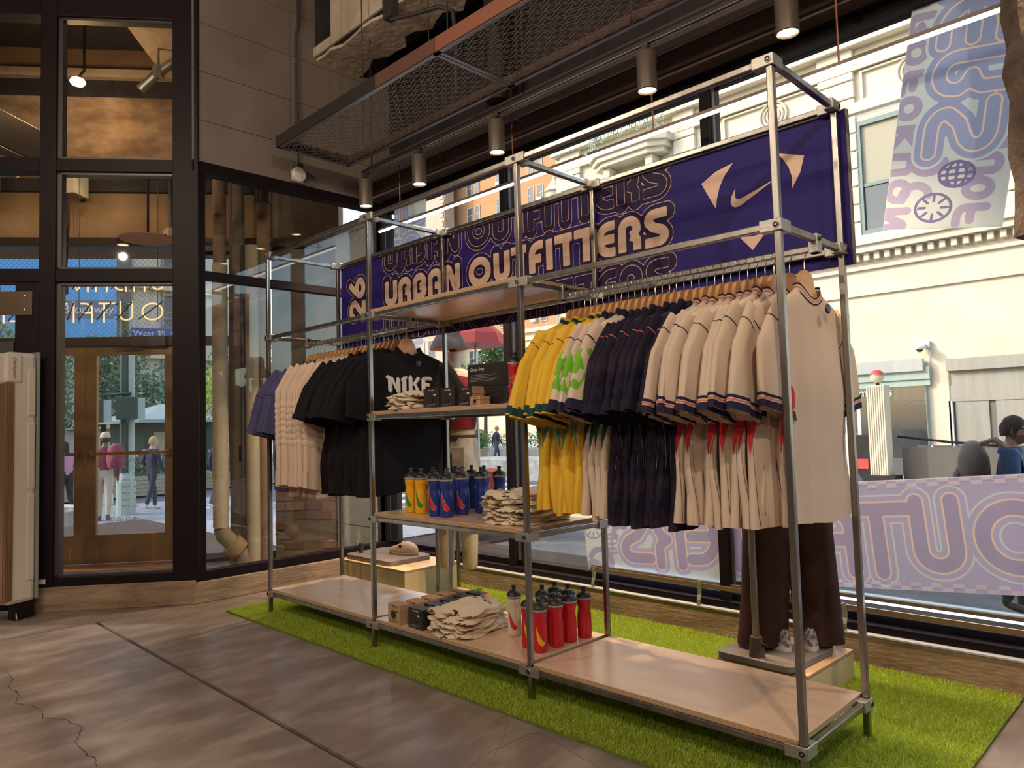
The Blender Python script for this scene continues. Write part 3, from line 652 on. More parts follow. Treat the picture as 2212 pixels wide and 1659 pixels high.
for x in (.32, 1.22, 2.35, 3.3):
    MB().box((x, -.02, -.03), (x+.012, .045, -.024)).box((x, .035, -.028), (x+.012, .045, .05)).build('cross_bracket', M['alu'], tk2)
spots = [(783, 375, 'at the far left end of the track'), (910, 325, 'second from the left wall'), (1065, 243, 'above the middle bay of the rack'), (1395, 96, 'fourth along, above the white jerseys'), (1700, -40, 'nearest, cut by the top of the photo')]
SX = []
for i, (u, v, w) in enumerate(spots+[(0, 0, 'unseen, added past the right pier to brighten the front jersey')]):  # last spotlight is unseen, added to brighten the front-most jersey and boards
    p = onz(u, v, 3.30) if u else Vector((4.45, .945, 3.3)); p.y = .945; SX.append(p.x)
    t = thing('track_spotlight', 'bronze cylinder track spotlight, lit, '+w, 'spotlight', (p.x, .945, 3.30), group='cylinder spotlights on the track')
    MB().box((-.022, -.017, -.03), (.022, .017, -.004)).tube([(0, 0, -.03), (0, 0, -.055)], .010, 10).build('adapter', M['frame_hi'], t, bevel=.002)
    h = MB().lathe([(0, -.05), (.052, -.05), (.054, -.055), (.054, -.262), (.050, -.262), (.050, -.245), (0, -.245)], 28).build('housing', M['lampbody'], t, smooth=35)
    MB().lathe([(.050, -.262), (.0535, -.264), (.049, -.266), (.046, -.258)], 28, caps=False).build('bezel', M['lampbody'], h, smooth=35)
    MB().lathe([(0, -.2455), (.046, -.2535), (.046, -.2555), (0, -.2475)], 24).build('lens', M['lampglow'], h)
    l = lamp('spot_light', 'SPOT', (0, 0, -.27), SPOT_E, SPOT_C, spot_size=math.radians(105), spot_blend=.6, shadow_soft_size=.05); l.parent = t; l.location = (0, 0, -.275)
# thin LED batten lamps
def led(label, a, b, r=.011, rods=(), glow='tubeglow'):
    a, b = Vector(a), Vector(b); t = thing('tube_lamp', label, 'lamp', (a+b)/2); c = (a+b)/2
    MB().beam(a-c+Vector((0, 0, .014)), b-c+Vector((0, 0, .014)), .024, .018).build('housing', M['lampbody'], t)
    MB().tube([a-c, b-c], r, 10).build('glowing_tube', M[glow], t)
    for x in rods: MB().tube([(x-c.x, 0, .02), (x-c.x, .0, .50)], .005, 6).build('hanger_rod', M['copper'], t)
    return t
led('slim white tube lamp hung in front of the window, far half', (-.40, 1.22, 2.918), (1.86, 1.22, 2.918), rods=(-.1, 1.22))
led('slim white tube lamp hung in front of the window, near half', (1.89, 1.22, 2.918), (4.13, 1.22, 2.918), rods=(2.38, 3.45))
M['coolglow'] = mat('cool_led_glow', (1, 1, 1), .5, emit=((.62, .82, 1), 10))
led('white tube lamp lying along the bottom of the shop window', (3.05, 1.475, .305), (4.25, 1.475, .302), .009, (), 'coolglow')
led('white tube lamp lying behind the low banner, far part', (1.60, 1.478, .262), (3.0, 1.478, .262), .007, (), 'coolglow')
t = thing('tube_lamp', 'upright white tube lamp in the window corner', 'lamp', (-.66, 1.40, 1.75)); MB().tube([(0, 0, -1.05), (0, 0, 1.05)], .011, 8).build('glowing_tube', M['tubeglow'], t); MB().box((-.022, .008, -1.05), (.022, .024, 1.05)).build('housing', M['frame_hi'], t)
# smoke detector and conduit on the left wall
p = onx(640, 380, -.70); t = thing('smoke_detector', 'round white alarm with a conduit on the concrete wall', 'alarm', (-.70, p.y, p.z))
MB().box((0, -.062, -.062), (.03, .062, .062)).build('back_box', M['alu'], t, bevel=.01)
b = MB().lathe([(0, 0), (.062, 0), (.062, .022), (.052, .036), (0, .040)], 24).build('cover', mat('white_plastic', (.62, .58, .54), .45), t, loc=(.028, 0, 0), smooth=35); b.rotation_euler = (0, PI/2, 0)
MB().box((.066, .012, -.03), (.069, .022, -.024)).build('indicator', M['bolt'], t)
MB().tube([(.018, .0, .06), (.018, 0, 1.2), (.018, .03, 1.32), (.018, .03, 1.7)], .011, 10).build('conduit', M['frame_hi'], t, smooth=40)
for z in (.45, .95): MB().box((0, -.02, z), (.02, .02, z+.02)).build('strap', M['alu'], t)
t = thing('ceiling_conduit', 'grey elbow conduit with a junction box under the broken plaster beam', 'conduit', (.42, .78, 4.30))
MB().box((-.05, -.04, -.02), (.05, .04, .16)).build('junction_box', M['frame_hi'], t, bevel=.005)
MB().tube([(0, 0, .16), (0, 0, .70)], .022, 10).tube([(0, 0, -.02), (.12, .03, -.04), (.42, .12, -.06), (.52, .16, -.12), (.53, .17, -.3), (.53, .17, -.72)], .016, 10).build('pipe_run', M['frame_hi'], t, smooth=40)
t = thing('ceiling_stack', 'wide black painted soil stack dropping behind the mesh tray', 'pipe', (.98, 1.32, 3.62)); MB().tube([(0, 0, 0), (0, 0, 1.38)], .085, 18).build('shaft', M['black'], t, smooth=40); MB().tube([(0, 0, .55), (0, 0, .68)], .10, 18).build('coupling', M['black'], t, smooth=40)
# overhead lamps of the shop floor behind the photographer
for k, (x, y) in enumerate([(5.6, -2.2), (3.0, -3.0), (.8, -2.6), (1.6, -5.2), (4.4, -5.4), (7.0, -4.6)]):
    t = thing('ceiling_lamp', 'bronze ceiling cylinder lamp over the open shop floor, %s' % ['near the right wall', 'second row', 'by the entrance', 'far back left', 'far back middle', 'far back right'][k], 'lamp', (x, y, 3.9))
    MB().lathe([(0, .22), (.08, .22), (.085, .21), (.085, 0), (.075, 0), (.07, .02), (0, .02)], 20).build('housing', M['lampbody'], t, smooth=35); MB().tube([(0, 0, .22), (0, 0, 1.1)], .01, 6).build('stem', M['frame'], t)
    MB().lathe([(0, .012), (.07, .012), (.07, .006), (0, .006)], 20).build('lens', M['lampglow'], t)
    l = lamp('ceiling_light', 'POINT', (0, 0, 0), ROOM_E*(1.7 if k == 0 else .92), ROOM_C, shadow_soft_size=.05); l.parent = t; l.location = (0, 0, -.16)
# ================================================================== people
def skin_body(joints, edges, radii, zones, mats, head=None):
    """one continuous body: Skin modifier over a joint graph; faces coloured by their nearest bone"""
    names = list(joints); idx = {n: i for i, n in enumerate(names)}
    me = bpy.data.meshes.new('sk'); me.from_pydata([joints[n] for n in names], [(idx[a], idx[b]) for a, b, z in edges], [])
    o = bpy.data.objects.new('sk', me); COL.objects.link(o); o.modifiers.new('s', 'SKIN'); sv = me.skin_vertices[0].data
    for n in names: r = radii[n]; sv[idx[n]].radius = (r, r) if isinstance(r, float) else r; sv[idx[n]].use_root = (n == names[0])
    s = o.modifiers.new('d', 'SUBSURF'); s.levels = 2
    ev = o.evaluated_get(bpy.context.evaluated_depsgraph_get()); m2 = bpy.data.meshes.new_from_object(ev); bpy.data.objects.remove(o)
    segs = [(np.array(joints[a]), np.array(joints[b]), zones[z]) for a, b, z in edges]
    co = np.empty(len(m2.vertices)*3); m2.vertices.foreach_get('co', co); co = co.reshape(-1, 3)
    mi = []
    for p in m2.polygons:
        c = co[list(p.vertices)].mean(0); best = (9, 0)
        for a, b, z in segs:
            d = b-a; t = max(0, min(1, (c-a) @ d/(d @ d))); e = np.linalg.norm(c-a-d*t)
            if e < best[0]: best = (e, z)
        mi.append(best[1])
    mb = MB(); mb.v = [tuple(v) for v in co]; mb.f = [list(p.vertices) for p in m2.polygons]; mb.m = mi; bpy.data.meshes.remove(m2)
    if head: head(mb)
    return mb
def add_head(mb, c, s, m_skin, m_beard=None, yaw=0.0, nose=1.0):
    """egg-shaped head facing +x with brow, nose, lips, chin and ears"""
    c = Vector(c); nu, nv = 28, 22; vs = []; fs = []; ms = []; R = Matrix.Rotation(yaw, 3, 'Z')
    for j in range(nv+1):
        ph = PI*j/nv
        for i in range(nu):
            th = 2*PI*i/nu; x, y, z = math.sin(ph)*math.cos(th), math.sin(ph)*math.sin(th), math.cos(ph)
            px, py, pz = x*.098, y*.078, z*.122
            if pz < 0: k = 1+pz*2.2; py *= max(.55, k); px = px*(.86 if px < 0 else 1-.0) + (.012 if px > 0 else .02)*(-pz/.12)
            g = lambda yy, zz, sy, sz: math.exp(-((py-yy)/sy)**2-((pz-zz)/sz)**2)
            if x > 0:
                px += nose*(.026*g(0, -.022, .014, .020) + .010*g(0, .008, .011, .022)) + .008*g(0, .034, .06, .012) - .012*(g(.032, .012, .016, .012)+g(-.032, .012, .016, .012)) + .007*g(0, -.062, .028, .010) + .010*g(0, -.105, .03, .018)
            vs.append(R @ Vector((px, py, pz))*s + c)
    for j in range(nv):
        for i in range(nu):
            fs.append((j*nu+i, (j+1)*nu+i, (j+1)*nu+(i+1) % nu, j*nu+(i+1) % nu))
            q = R.inverted() @ ((vs[fs[-1][0]]-c)/s)
            be = m_beard is not None and q.z < -.030 and q.x > -.035 and not (abs(q.y) < .018 and -.068 < q.z < -.056) and not (q.z > -.048 and abs(q.y) < .022 and q.x > .09 and q.z > -.040)
            ms.append(m_beard if be else m_skin)
    mb.add(vs, fs, ms)
    for sg in (1, -1):
        e = [R @ Vector((-.005+.018*math.cos(a)*k, sg*(.080+.010*k*(1 if math.cos(a) < .3 else .4)), -.005+.032*math.sin(a)*k))*s+c for k in (1, .55) for a in [2*PI*n/10 for n in range(10)]]
        mb.add(e, [(n, (n+1) % 10, 10+(n+1) % 10, 10+n) for n in range(10)] + [tuple(range(10, 20))], m_skin)
SKINM = {}
def cmat(c, rough=.8):
    k = tuple(round(x, 3) for x in c)+(rough,)
    if k not in SKINM: SKINM[k] = mat('cloth_%d' % len(SKINM), c, rough, bump=(60, .12))
    return SKINM[k]
def person(label, loc, face, h=1.70, top=(.1, .1, .12), legs=(.05, .05, .06), shoes=(.6, .6, .6), skin=(.50, .30, .21), hair=(.03, .02, .015), stride=.28, swing=.18, beard=None, hairlen=.0, cap=None, bulk=1.0, lean=.0, bend=(0, 0), headyaw=0, width=1.0):
    t = thing('person', label, 'person', loc, face); k = h/1.72
    J = {}; Rr = {}; E = []
    def j(n, p, r): J[n] = (p[0]*k + lean*max(0, p[2]-.9)*k, p[1]*k*width, p[2]*k); Rr[n] = r*k
    j('pelvis', (0, 0, .95), .125*bulk); j('spine', (.0, 0, 1.12), .118*bulk); j('chest', (.01, 0, 1.30), .135*bulk); j('neckb', (0, 0, 1.44), .065); j('neck', (.015, 0, 1.50), .052); j('skull', (.03, 0, 1.58), .055)
    E += [('pelvis', 'spine', 'top'), ('spine', 'chest', 'top'), ('chest', 'neckb', 'top'), ('neckb', 'neck', 'skin'), ('neck', 'skull', 'skin')]
    for s, n in ((1, 'l'), (-1, 'r')):
        f = stride*s; a = -swing*s; bd = bend[0 if s > 0 else 1]
        j('sh'+n, (0, .175*s, 1.40), .066*bulk); j('el'+n, (a*.5-.02, .225*s, 1.12), .048*bulk)
        wx, wz = a+.06+bd*.22, .88+bd*.22
        j('wr'+n, (wx, .215*s, wz), .030); j('pa'+n, (wx+.02, .21*s, wz-.07), .026)
        E += [('chest', 'sh'+n, 'top'), ('sh'+n, 'el'+n, 'top'), ('el'+n, 'wr'+n, 'top'), ('wr'+n, 'pa'+n, 'skin')]
        for q, (dx, dy, dz, ln) in enumerate(((.020, 0, -.085, 1), (.006, .006*s, -.092, 1), (-.010, .008*s, -.088, 1), (-.024, .006*s, -.072, 1))):
            j('f%d%s' % (q, n), (wx+.02+dx*.9, .21*s+dy, wz-.07+dz*.55), .0095); j('g%d%s' % (q, n), (wx+.03+dx, .205*s+dy-.008*s, wz-.07+dz), .0085)
            E += [('pa'+n, 'f%d%s' % (q, n), 'skin'), ('f%d%s' % (q, n), 'g%d%s' % (q, n), 'skin')]
        j('th'+n, (wx+.055, .20*s, wz-.075), .010); E.append(('wr'+n, 'th'+n, 'skin'))
        j('hip'+n, (0, .088*s, .90), .098*bulk); j('kn'+n, (f*.62+.02, .095*s, .50), .066*bulk); lift = .05 if f < 0 else 0
        j('an'+n, (f*1.05-.03, .10*s, .10+lift), .048); j('he'+n, (f*1.05-.05, .10*s, .045+lift), .040); j('to'+n, (f*1.05+.14, .115*s, .032+lift*.4), .036)
        E += [('pelvis', 'hip'+n, 'legs'), ('hip'+n, 'kn'+n, 'legs'), ('kn'+n, 'an'+n, 'legs'), ('an'+n, 'he'+n, 'shoes'), ('he'+n, 'to'+n, 'shoes')]
    zones = dict(skin=0, top=1, legs=2, shoes=3); hc = (J['skull'][0]+.012*k, 0, 1.60*k)
    mats = [mat('skin', skin, .55, bump=(80, .05)), cmat(top), cmat(legs), cmat(shoes, .5), mat('beard', tuple(h*.5+s_*.42 for h, s_ in zip(hair, skin)), .9, bump=(150, .5))]
    mb = skin_body(J, E, Rr, zones, mats, lambda m: add_head(m, hc, k, 0, 4 if beard else None, headyaw))
    b = mb.build('body', mats, t, smooth=60)
    hm = mat('hair', hair, .7, bump=(70, .8, .01)); R = Matrix.Rotation(headyaw, 3, 'Z'); hb = MB(); nu, nv = 20, 12; vs = []
    for q in range(nv+1):
        ph = PI*.60*q/nv
        for i in range(nu):
            th = 2*PI*i/nu; fr = max(0, math.cos(th)); lim = 1-.46*fr**.8
            p = ph*lim; wob = 1+.03*math.sin(5*th+q*1.3)
            v = Vector((math.sin(p)*math.cos(th)*.112*wob-.004, math.sin(p)*math.sin(th)*.090*wob, math.cos(p)*.138*wob))
            if hairlen and q > 8 and math.cos(th) < .35: v.z -= hairlen*(q-8)/4; v.x *= 1-.1*(q-8)/4
            vs.append(R @ v*k + Vector(hc))
    hb.add(vs, [(q*nu+i, (q+1)*nu+i, (q+1)*nu+(i+1) % nu, q*nu+(i+1) % nu) for q in range(nv) for i in range(nu)])
    if cap:
        cb = MB(); cb.lathe([(.108*k, 0), (.112*k, .03*k), (.095*k, .085*k), (.05*k, .112*k), (0, .118*k)], 20, (hc[0]-.006*k, 0, hc[2]+.035*k), 0, 1.0, .84)
        cb.prism([(hc[0]+.06*k, -.07*k), (hc[0]+.15*k, -.055*k), (hc[0]+.175*k, 0), (hc[0]+.15*k, .055*k), (hc[0]+.06*k, .07*k)], hc[2]+.035*k, hc[2]+.043*k)
        cb.build('cap', cmat(cap), t, smooth=50)
        hb.v = [(x, y, min(z, hc[2]+.06*k)) for x, y, z in hb.v]
    hb.build('hair', hm, t, smooth=70)
    return t, J, hc, k
# ================================================================== the street outside
stone = mat('sunlit_limestone', (.62, .55, .42), .85, var=(.8, (.70, .63, .50)), bump=(6, .15)); stone2 = mat('pale_limestone_joint', (.30, .27, .21), .9)
pav = mat('blue_grey_paving', (.30, .32, .37), .8, var=(1.2, (.38, .40, .45)), bump=(30, .2)); tar = mat('asphalt', (.10, .105, .115), .85, var=(2, (.17, .17, .18)), bump=(40, .3)); concl = mat('light_concrete_walk', (.42, .41, .38), .85, var=(1, (.5, .49, .46)))
st = MB().box((-160, -90, GZ-.4), (80, 140, GZ-.05)).build('street', tar); st['kind'] = 'structure'
wk = MB().box((-3.2, 1.62, GZ-.3), (12, 5.0, GZ-.03)).box((-14.5, -12, GZ-.3), (-3.2, 6.2, GZ-.02)).build('sidewalk_near', M['floor_joint']); wk['kind'] = 'structure'
pm = MB().box((0, 0, -.05), (1.485, 1.485, 0)).mesh('paving_slab', pav)
for ix in range(-10, 6):
    for iy in range(-4, 4):
        x, y = ix*1.5, .2+iy*1.5
        if x > -4.6: continue
        if x > -5 and (Vector((x+.75, y+.75, 0))-Vector((P0.x, P0.y, 0))).dot(DN) < 2.2: continue
        link('paving_slab', pm, wk, (x, y, GZ+random.uniform(0, .004)))
wf = MB().box((-160, 14.2, GZ-.3), (40, 60, GZ-.0)).build('sidewalk_far', concl); wf['kind'] = 'structure'
cwk = MB()
wm = mat('road_paint', (.62, .62, .60), .7)
for k in range(7): MB().box((-13.6+k*1.25, 7.4, GZ-.05), (-13.0+k*1.25, 13.6, GZ-.046)).build('crosswalk_stripe', wm, st)
# bulk of our own building above and beside the shop: shades the pavement as in the photograph
up = MB().box((-2.6, -22, 5.3), (30, 1.9, 11.2)).box((9.1, -22, GZ), (30, 1.9, 5.3)).build('wall_upper_floors', M['wallc']); up['kind'] = 'structure'
# ---- department store across the road
YM = 20.0; ms = thing('department_store', 'sunlit cream limestone department store across the street', 'building', (-14.6, YM, GZ))
OM = Vector((-14.6, YM, GZ)); 
def mp(u, v, d=0): return ony(u, v, YM-d)-OM
def mbox(name, u0, v0, u1, v1, d0, d1, m, par=ms, bev=0):
    a, b = mp(u0, v0), mp(u1, v1); return MB().box((min(a.x, b.x), -d1, min(a.z, b.z)), (max(a.x, b.x), -d0, max(a.z, b.z))).build(name, m, par, bevel=bev)
MB().box((0, 0, 0), (30, 12, 26)).build('wall', stone, ms)
for i, (z0, z1, d) in enumerate([(5.95, 6.05, .10), (6.42, 6.62, .35), (6.62, 6.80, .45), (5.2, 5.28, .08), (10.6, 10.9, .25), (11.9, 12.05, .18), (12.6, 12.9, .35), (15.8, 16.1, .3)]):
    MB().box((0, -d, z0), (30, .05, z1)).build('string_course', stone, ms)
dm = MB().box((0, -.22, 0), (.14, 0, .20)).mesh('dentil', stone)
for k in range(70): link('dentil', dm, ms, (6.0+k*.28, 0, 6.20))
# rusticated pilasters: stone by stone
for u in (1232, 1485, 1812, 2140):
    x0 = mp(u, 300).x
    for r in range(16):
        MB().box((0, -.16, 0), (1.05 if u != 1485 else .85, .02, .50)).build('stone_block', stone, ms, (x0-.5, 0, 6.85+.535*r), bevel=.03)
gf = mat('verdigris_frame', (.16, .21, .20), .5, .2); gl = mat('dusky_window_glass', (.045, .05, .055), .08, 0, spec=.8); blind = mat('roller_blind', (.40, .36, .27), .8)
def store_window(x0, z0, w, h, n):
    f = MB().box((0, -.12, 0), (w, -.0, .14)).box((0, -.12, h-.14), (w, 0, h)).box((0, -.12, .14), (.14, 0, h-.14)).box((w-.14, -.12, .14), (w, 0, h-.14)).box((.14, -.08, h*.42), (w-.14, 0, h*.42+.1)).build('window', gf, ms, (x0, 0, z0))
    MB().box((.14, -.03, .14), (w-.14, -.01, h*.42)).build('pane', gl, f); MB().box((.14, -.03, h*.42+.1), (w-.14, -.01, h-.14)).build('pane', blind, f)
    MB().box((-.25, -.20, -.25), (w+.25, 0, 0)).build('sill', stone, f); MB().box((-.28, -.10, 0), (-.05, 0, h+.1)).box((-.28, -.10, h), (w+.28, 0, h+.22)).build('architrave', stone, f)
for u in (1856, 1990, 2190, 1560, 1330): store_window(mp(u, 400).x, 6.95, 1.55, 3.4, 2)
for u in (1560, 1700, 1990, 2120): store_window(mp(u, 100).x, 13.2, 1.5, 2.3, 2)
# panel with a carved roundel between the storeys
for u0, u1 in ((1560, 1790), (1860, 2110)):
    a, b = mp(u0, 200).x, mp(u1, 200).x
    f = MB().box((a, -.10, 10.95), (b, 0, 11.0)).box((a, -.10, 11.8), (b, 0, 11.85)).box((a, -.10, 11), (a+.08, 0, 11.8)).box((b-.08, -.10, 11), (b, 0, 11.8)).build('panel_moulding', stone, ms)
    c = MB()
    for r in (.20, .32, .44): c.tube([((a+b)/2+r*math.cos(q*PI/12), -.05, 11.4+r*math.sin(q*PI/12)) for q in range(24)], .035, 6, closed=True)
    c.build('roundel', stone, f, smooth=50)
# balcony with scrolled green ironwork on corbels
bx = mp(1370, 300).x; bz = mp(1370, 335).z
iron = mat('green_ironwork', (.17, .26, .24), .5, .3)
bal = MB(); pts = [(-1.75, 0), (-1.75, -.55), (-1.2, -.95), (1.2, -.95), (1.75, -.55), (1.75, 0)]
b_ = MB().prism(pts, 0, .22).prism([(x*.93, y*.9) for x, y in pts], -.2, 0).prism([(x*.86, y*.78) for x, y in pts], -.38, -.2).build('balcony', stone, ms, (bx, 0, bz))
for x in (-.95, .95): MB().box((x-.16, -.55, -1.0), (x+.16, 0, -.38)).box((x-.13, -.38, -1.35), (x+.13, 0, -1.0)).build('corbel', stone, b_, bevel=.04)
def scroll(c, r, turns=1.4, s=1): return [(c[0]+s*r*(1-.75*k/24)*math.cos(turns*2*PI*k/24), c[1], c[2]+r*(1-.75*k/24)*math.sin(turns*2*PI*k/24)) for k in range(25)]
rail_ = MB()
for a, b in zip(pts, pts[1:]):
    for z in (.26, 1.12): rail_.beam((a[0]*.96, a[1]*.96, z), (b[0]*.96, b[1]*.96, z), .04, .05)
rail_.build('railing_bars', iron, b_)
for i in range(6):
    x = -1.0+i*.40
    MB().tube(scroll((x, -.91, .70), .17, 1.4, 1 if i % 2 else -1), .018, 5).tube(scroll((x+.2, -.91, .52), .11, 1.2, -1 if i % 2 else 1), .014, 5).build('iron_scroll', iron, b_)
for s in (-1, 1):
    for q in range(3):
        for z in (.45, .75, 1.0): MB().tube([(s*(1.25+q*.19)+.07*math.cos(w*PI/6), -.86+q*.13, z+.10*math.sin(w*PI/6)) for w in range(12)], .016, 5, closed=True).build('iron_scroll', iron, b_)
# ground floor: shop window, pier, grey steel doors
fw = mbox('shop_window', 1800, 832, 2010, 990, .0, .06, gl)
tg = mat('pale_green_frame', (.36, .46, .41), .6)
mbox('window_head', 1796, 806, 2012, 818, .0, .18, tg); mbox('window_head', 1796, 818, 2012, 832, .0, .12, tg); mbox('window_jamb', 2001, 830, 2012, 1000, 0, .14, tg)
mbox('awning_roller', 1790, 791, 2000, 801, .1, .28, mat('grey_roller', (.42, .43, .42), .6))
mbox('stall_riser', 1800, 988, 2010, 1042, 0, .10, mat('dark_granite_riser', (.11, .10, .095), .6))
a = mp(1857, 858); stx = text_mesh('macy s', .34, mat('white_letters', (.85, .85, .85), .6), 'shop_lettering', ms, (a.x, -.09, a.z), (1, 0, 0), (0, 0, 1))
def star(c, r, n=5): return [(c[0]+(r if k % 2 == 0 else r*.4)*math.sin(k*PI/n), c[1]+(r if k % 2 == 0 else r*.4)*math.cos(k*PI/n)) for k in range(2*n)]
for sx_, r in ((a.x-.15, .13), (a.x+.80, .05)):
    MB().add([(x, -.09, z) for x, z in star((sx_, a.z+.12), r)], [tuple(range(10))]).build('star', mat('red_star', (.62, .02, .03), .6) if r > .1 else M['plaster'], ms)
for u in (1826, 1852): mbox('window_display', u, 874, u+13, 968, .062, .075, mat('white_board', (.6, .6, .6), .7))
mbox('window_display', 1838, 874, 1850, 968, .062, .07, mat('green_board', (.03, .12, .08), .7))
gd = mat('grey_steel_door', (.33, .31, .26), .6, var=(1.5, (.38, .36, .31)), stretch=(4, 1, .4))
dr = mbox('door_surround', 2047, 783, 2330, 1036, -.02, .02, mat('door_reveal', (.18, .17, .145), .7))
mbox('transom_panel', 2054, 787, 2330, 831, .02, .05, gd, dr); mbox('transom_panel', 2054, 834, 2330, 857, .02, .08, gd, dr)
for u0, u1 in ((2064, 2148), (2152, 2240), (2244, 2330)): mbox('door_leaf', u0, 862, u1, 1036, .02, .06, gd, dr)
for u in (2056, 2060): mbox('corner_strip', u, 866, u+2.5, 1032, .02, .14, mat('white_strip', (.62, .61, .56), .6), dr)
mbox('drip_ledge', 2046, 777, 2330, 784, 0, .2, gd, dr)
cx = mp(2003, 752); c_ = thing('dome_camera', 'white dome security camera on the cream wall above the shop window', 'camera', OM+Vector((cx.x, 0, cx.z)))
c_.location.y -= .012; wp = mat('white_camera_shell', (.75, .74, .70), .5)
MB().box((-.07, -.14, 0), (.09, 0, .20)).build('bracket', wp, c_, bevel=.015); MB().lathe([(.13, 0), (.15, -.04), (.12, -.10)], 16, (-.10, -.32, .06)).build('housing', wp, c_, smooth=40); MB().lathe([(.09, -.10), (.07, -.16), (0, -.19)], 14, (-.10, -.32, .06)).build('dome', M['bolt'], c_, smooth=60); MB().box((-.12, -.32, .05), (.02, -.1, .10)).build('arm', wp, c_); MB().tube([(.03, -.03, 0), (.03, -.03, -.75)], .014, 6).build('cable_pipe', wp, c_)
# ---- subway stair with its fluted post and globe
q = onz(1908, 1046, GZ); sub = thing('subway_lamp_post', 'fluted concrete subway post carrying a red and cream globe lamp', 'lamp post', (q.x, q.y, GZ))
MB().box((-.36, -.30, 0), (.36, .30, .22)).build('plinth', M['black'], sub); sh = MB().box((-.205, -.19, .22), (.205, .19, 2.42)).build('shaft', stone, sub)
fm = MB().box((-.018, -.222, .24), (.018, -.19, 2.40)).mesh('flute', stone)
for k in range(8): link('flute', fm, sh, (-.182+k*.052, 0, 0))
MB().tube([(0, 0, 2.42), (0, 0, 2.50)], .04, 10).build('stem', M['frame'], sub)
gbm = [mat('globe_red', (.62, .05, .045), .4), mat('globe_cream', (.70, .62, .42), .4), mat('globe_band', (.35, .33, .30), .5)]
MB().lathe([(.165*math.sin(PI*k/16), 2.65-.165*math.cos(PI*k/16)) for k in range(17)], 20, m=[1]*8+[2]+[0]*7).build('globe', gbm, sub, smooth=80)
sw = thing('subway_stair', 'dark subway stair enclosure with low parapet beside the fluted post', 'stair', (q.x+.35, q.y+.4, GZ))
dkp = mat('stair_parapet', (.13, .115, .10), .8)
MB().box((0, 0, 0), (2.3, .12, .88)).build('parapet', dkp, sw); MB().box((0, 1.2, 0), (2.3, 1.32, .88)).build('parapet', dkp, sw); MB().box((2.2, .12, 0), (2.3, 1.2, .88)).build('parapet', dkp, sw)
MB().box((.05, .12, .01), (2.2, 1.2, .02)).build('stair_well_shade', M['black'], sw)  # flat black sheet paints in the shade of the stair opening
for k in range(4): MB().beam((.15+.5*k, .5, .02), (.45+.5*k, .9, .9), .06, .04).build('sunlit_rail', concl, sw)
MB().tube([(-.1, .06, 1.15), (1.1, .06, 1.0), (2.25, .06, .9)], .03, 8).build('handrail', M['frame'], sw)
nb = thing('newspaper_stand', 'white and black newspaper boxes with a poster beside the subway post', 'stand', (q.x-1.25, q.y+.2, GZ))
MB().box((0, 0, 0), (.5, .4, 1.25)).build('cabinet', mat('pale_cabinet', (.55, .55, .53), .6), nb); MB().box((.05, -.01, .75), (.22, 0, 1.15)).build('poster', mat('green_poster', (.05, .22, .15), .6), nb); MB().box((.56, .02, 0), (.92, .4, 1.2)).build('side_cabinet', M['black'], nb); MB().box((.60, .0, .35), (.86, .02, .6)).build('poster', mat('red_poster', (.5, .06, .05), .6), nb)
# slim green scaffold-like pole at the kerb
q = onz(1848, 1060, GZ); sp_ = thing('street_pole', 'slim verdigris street pole with clamps at the far kerb', 'pole', (q.x, q.y, GZ))
ht = 1.22+.45+(893-665)/FPX*((q-CAM).dot(CF)); MB().tube([(0, 0, 0), (0, 0, ht)], .045, 10).build('shaft', gf, sp_, smooth=40); MB().lathe([(.16, 0), (.16, .25), (.07, .4)], 12).build('base', gf, sp_)
for z in (ht*.62, ht*.87, ht*.97): MB().tube([(0, 0, z), (0, 0, z+.07)], .075, 10).build('clamp', gf, sp_)
# ---- brick apartment house far down the avenue, with its cream base storeys
YB = 62.0; bb = ony(940, 600, YB); be = ony(1222, 600, YB); bk = thing('brick_apartment_house', 'tall tan brick apartment house with cream lower storeys far across the square', 'building', (bb.x, YB, GZ))
brickm = mat('far_tan_brick', (.33, .165, .075), .9, var=(5, (.42, .23, .12))); cream = mat('cream_terracotta', (.56, .47, .30), .85, var=(.5, (.60, .52, .36)))
zc = ony(1000, 742, YB).z-GZ; wdt = be.x-bb.x+14
MB().box((0, 0, zc), (wdt, 20, 62)).build('brick_wall', brickm, bk); MB().box((-.3, -.3, 0), (wdt, 20, zc)).build('base_wall', cream, bk)
for z, d in ((zc, .9), (zc-.9, .6), (zc-4.6, .7), (zc-5.4, .5), (zc-8.6, .5)): MB().box((-.6, -d, z), (wdt, 0, z+.45)).build('cornice', cream, bk)
fwm = MB().box((-.08, -.10, -.10), (.92, .0, 0)).box((-.08, -.06, 0), (0, 0, 1.9)).box((.84, -.06, 0), (.92, 0, 1.9)).box((0, -.06, .92), (.84, 0, .98)).box((-.08, -.06, 1.9), (.92, 0, 1.98)).mesh('window', mat('white_window_frame', (.42, .38, .32), .7)); fpm = MB().box((0, -.03, 0), (.84, -.01, 1.9)).mesh('pane', mat('far_window_glass', (.035, .05, .085), .35, spec=.25)); acm = MB().box((0, -.35, 0), (.7, 0, .35)).mesh('air_conditioner', mat('ac_unit', (.6, .58, .52), .6))
cols = []
x = 1.6
while x < wdt-6: cols += [x, x+1.5]; x += 5.6
rr = random.Random(3)
for r in range(-2, 11):
    for c in cols:
        z = zc+1.3+r*3.66 if r >= 0 else zc+1.0+r*3.9-.3
        o = link('window', fwm, bk, (c, -.02 if r >= 0 else -.32, z)); link('pane', fpm, o)
        if r >= 0 and rr.random() < .3: link('air_conditioner', acm, o, (.07, 0, 0))
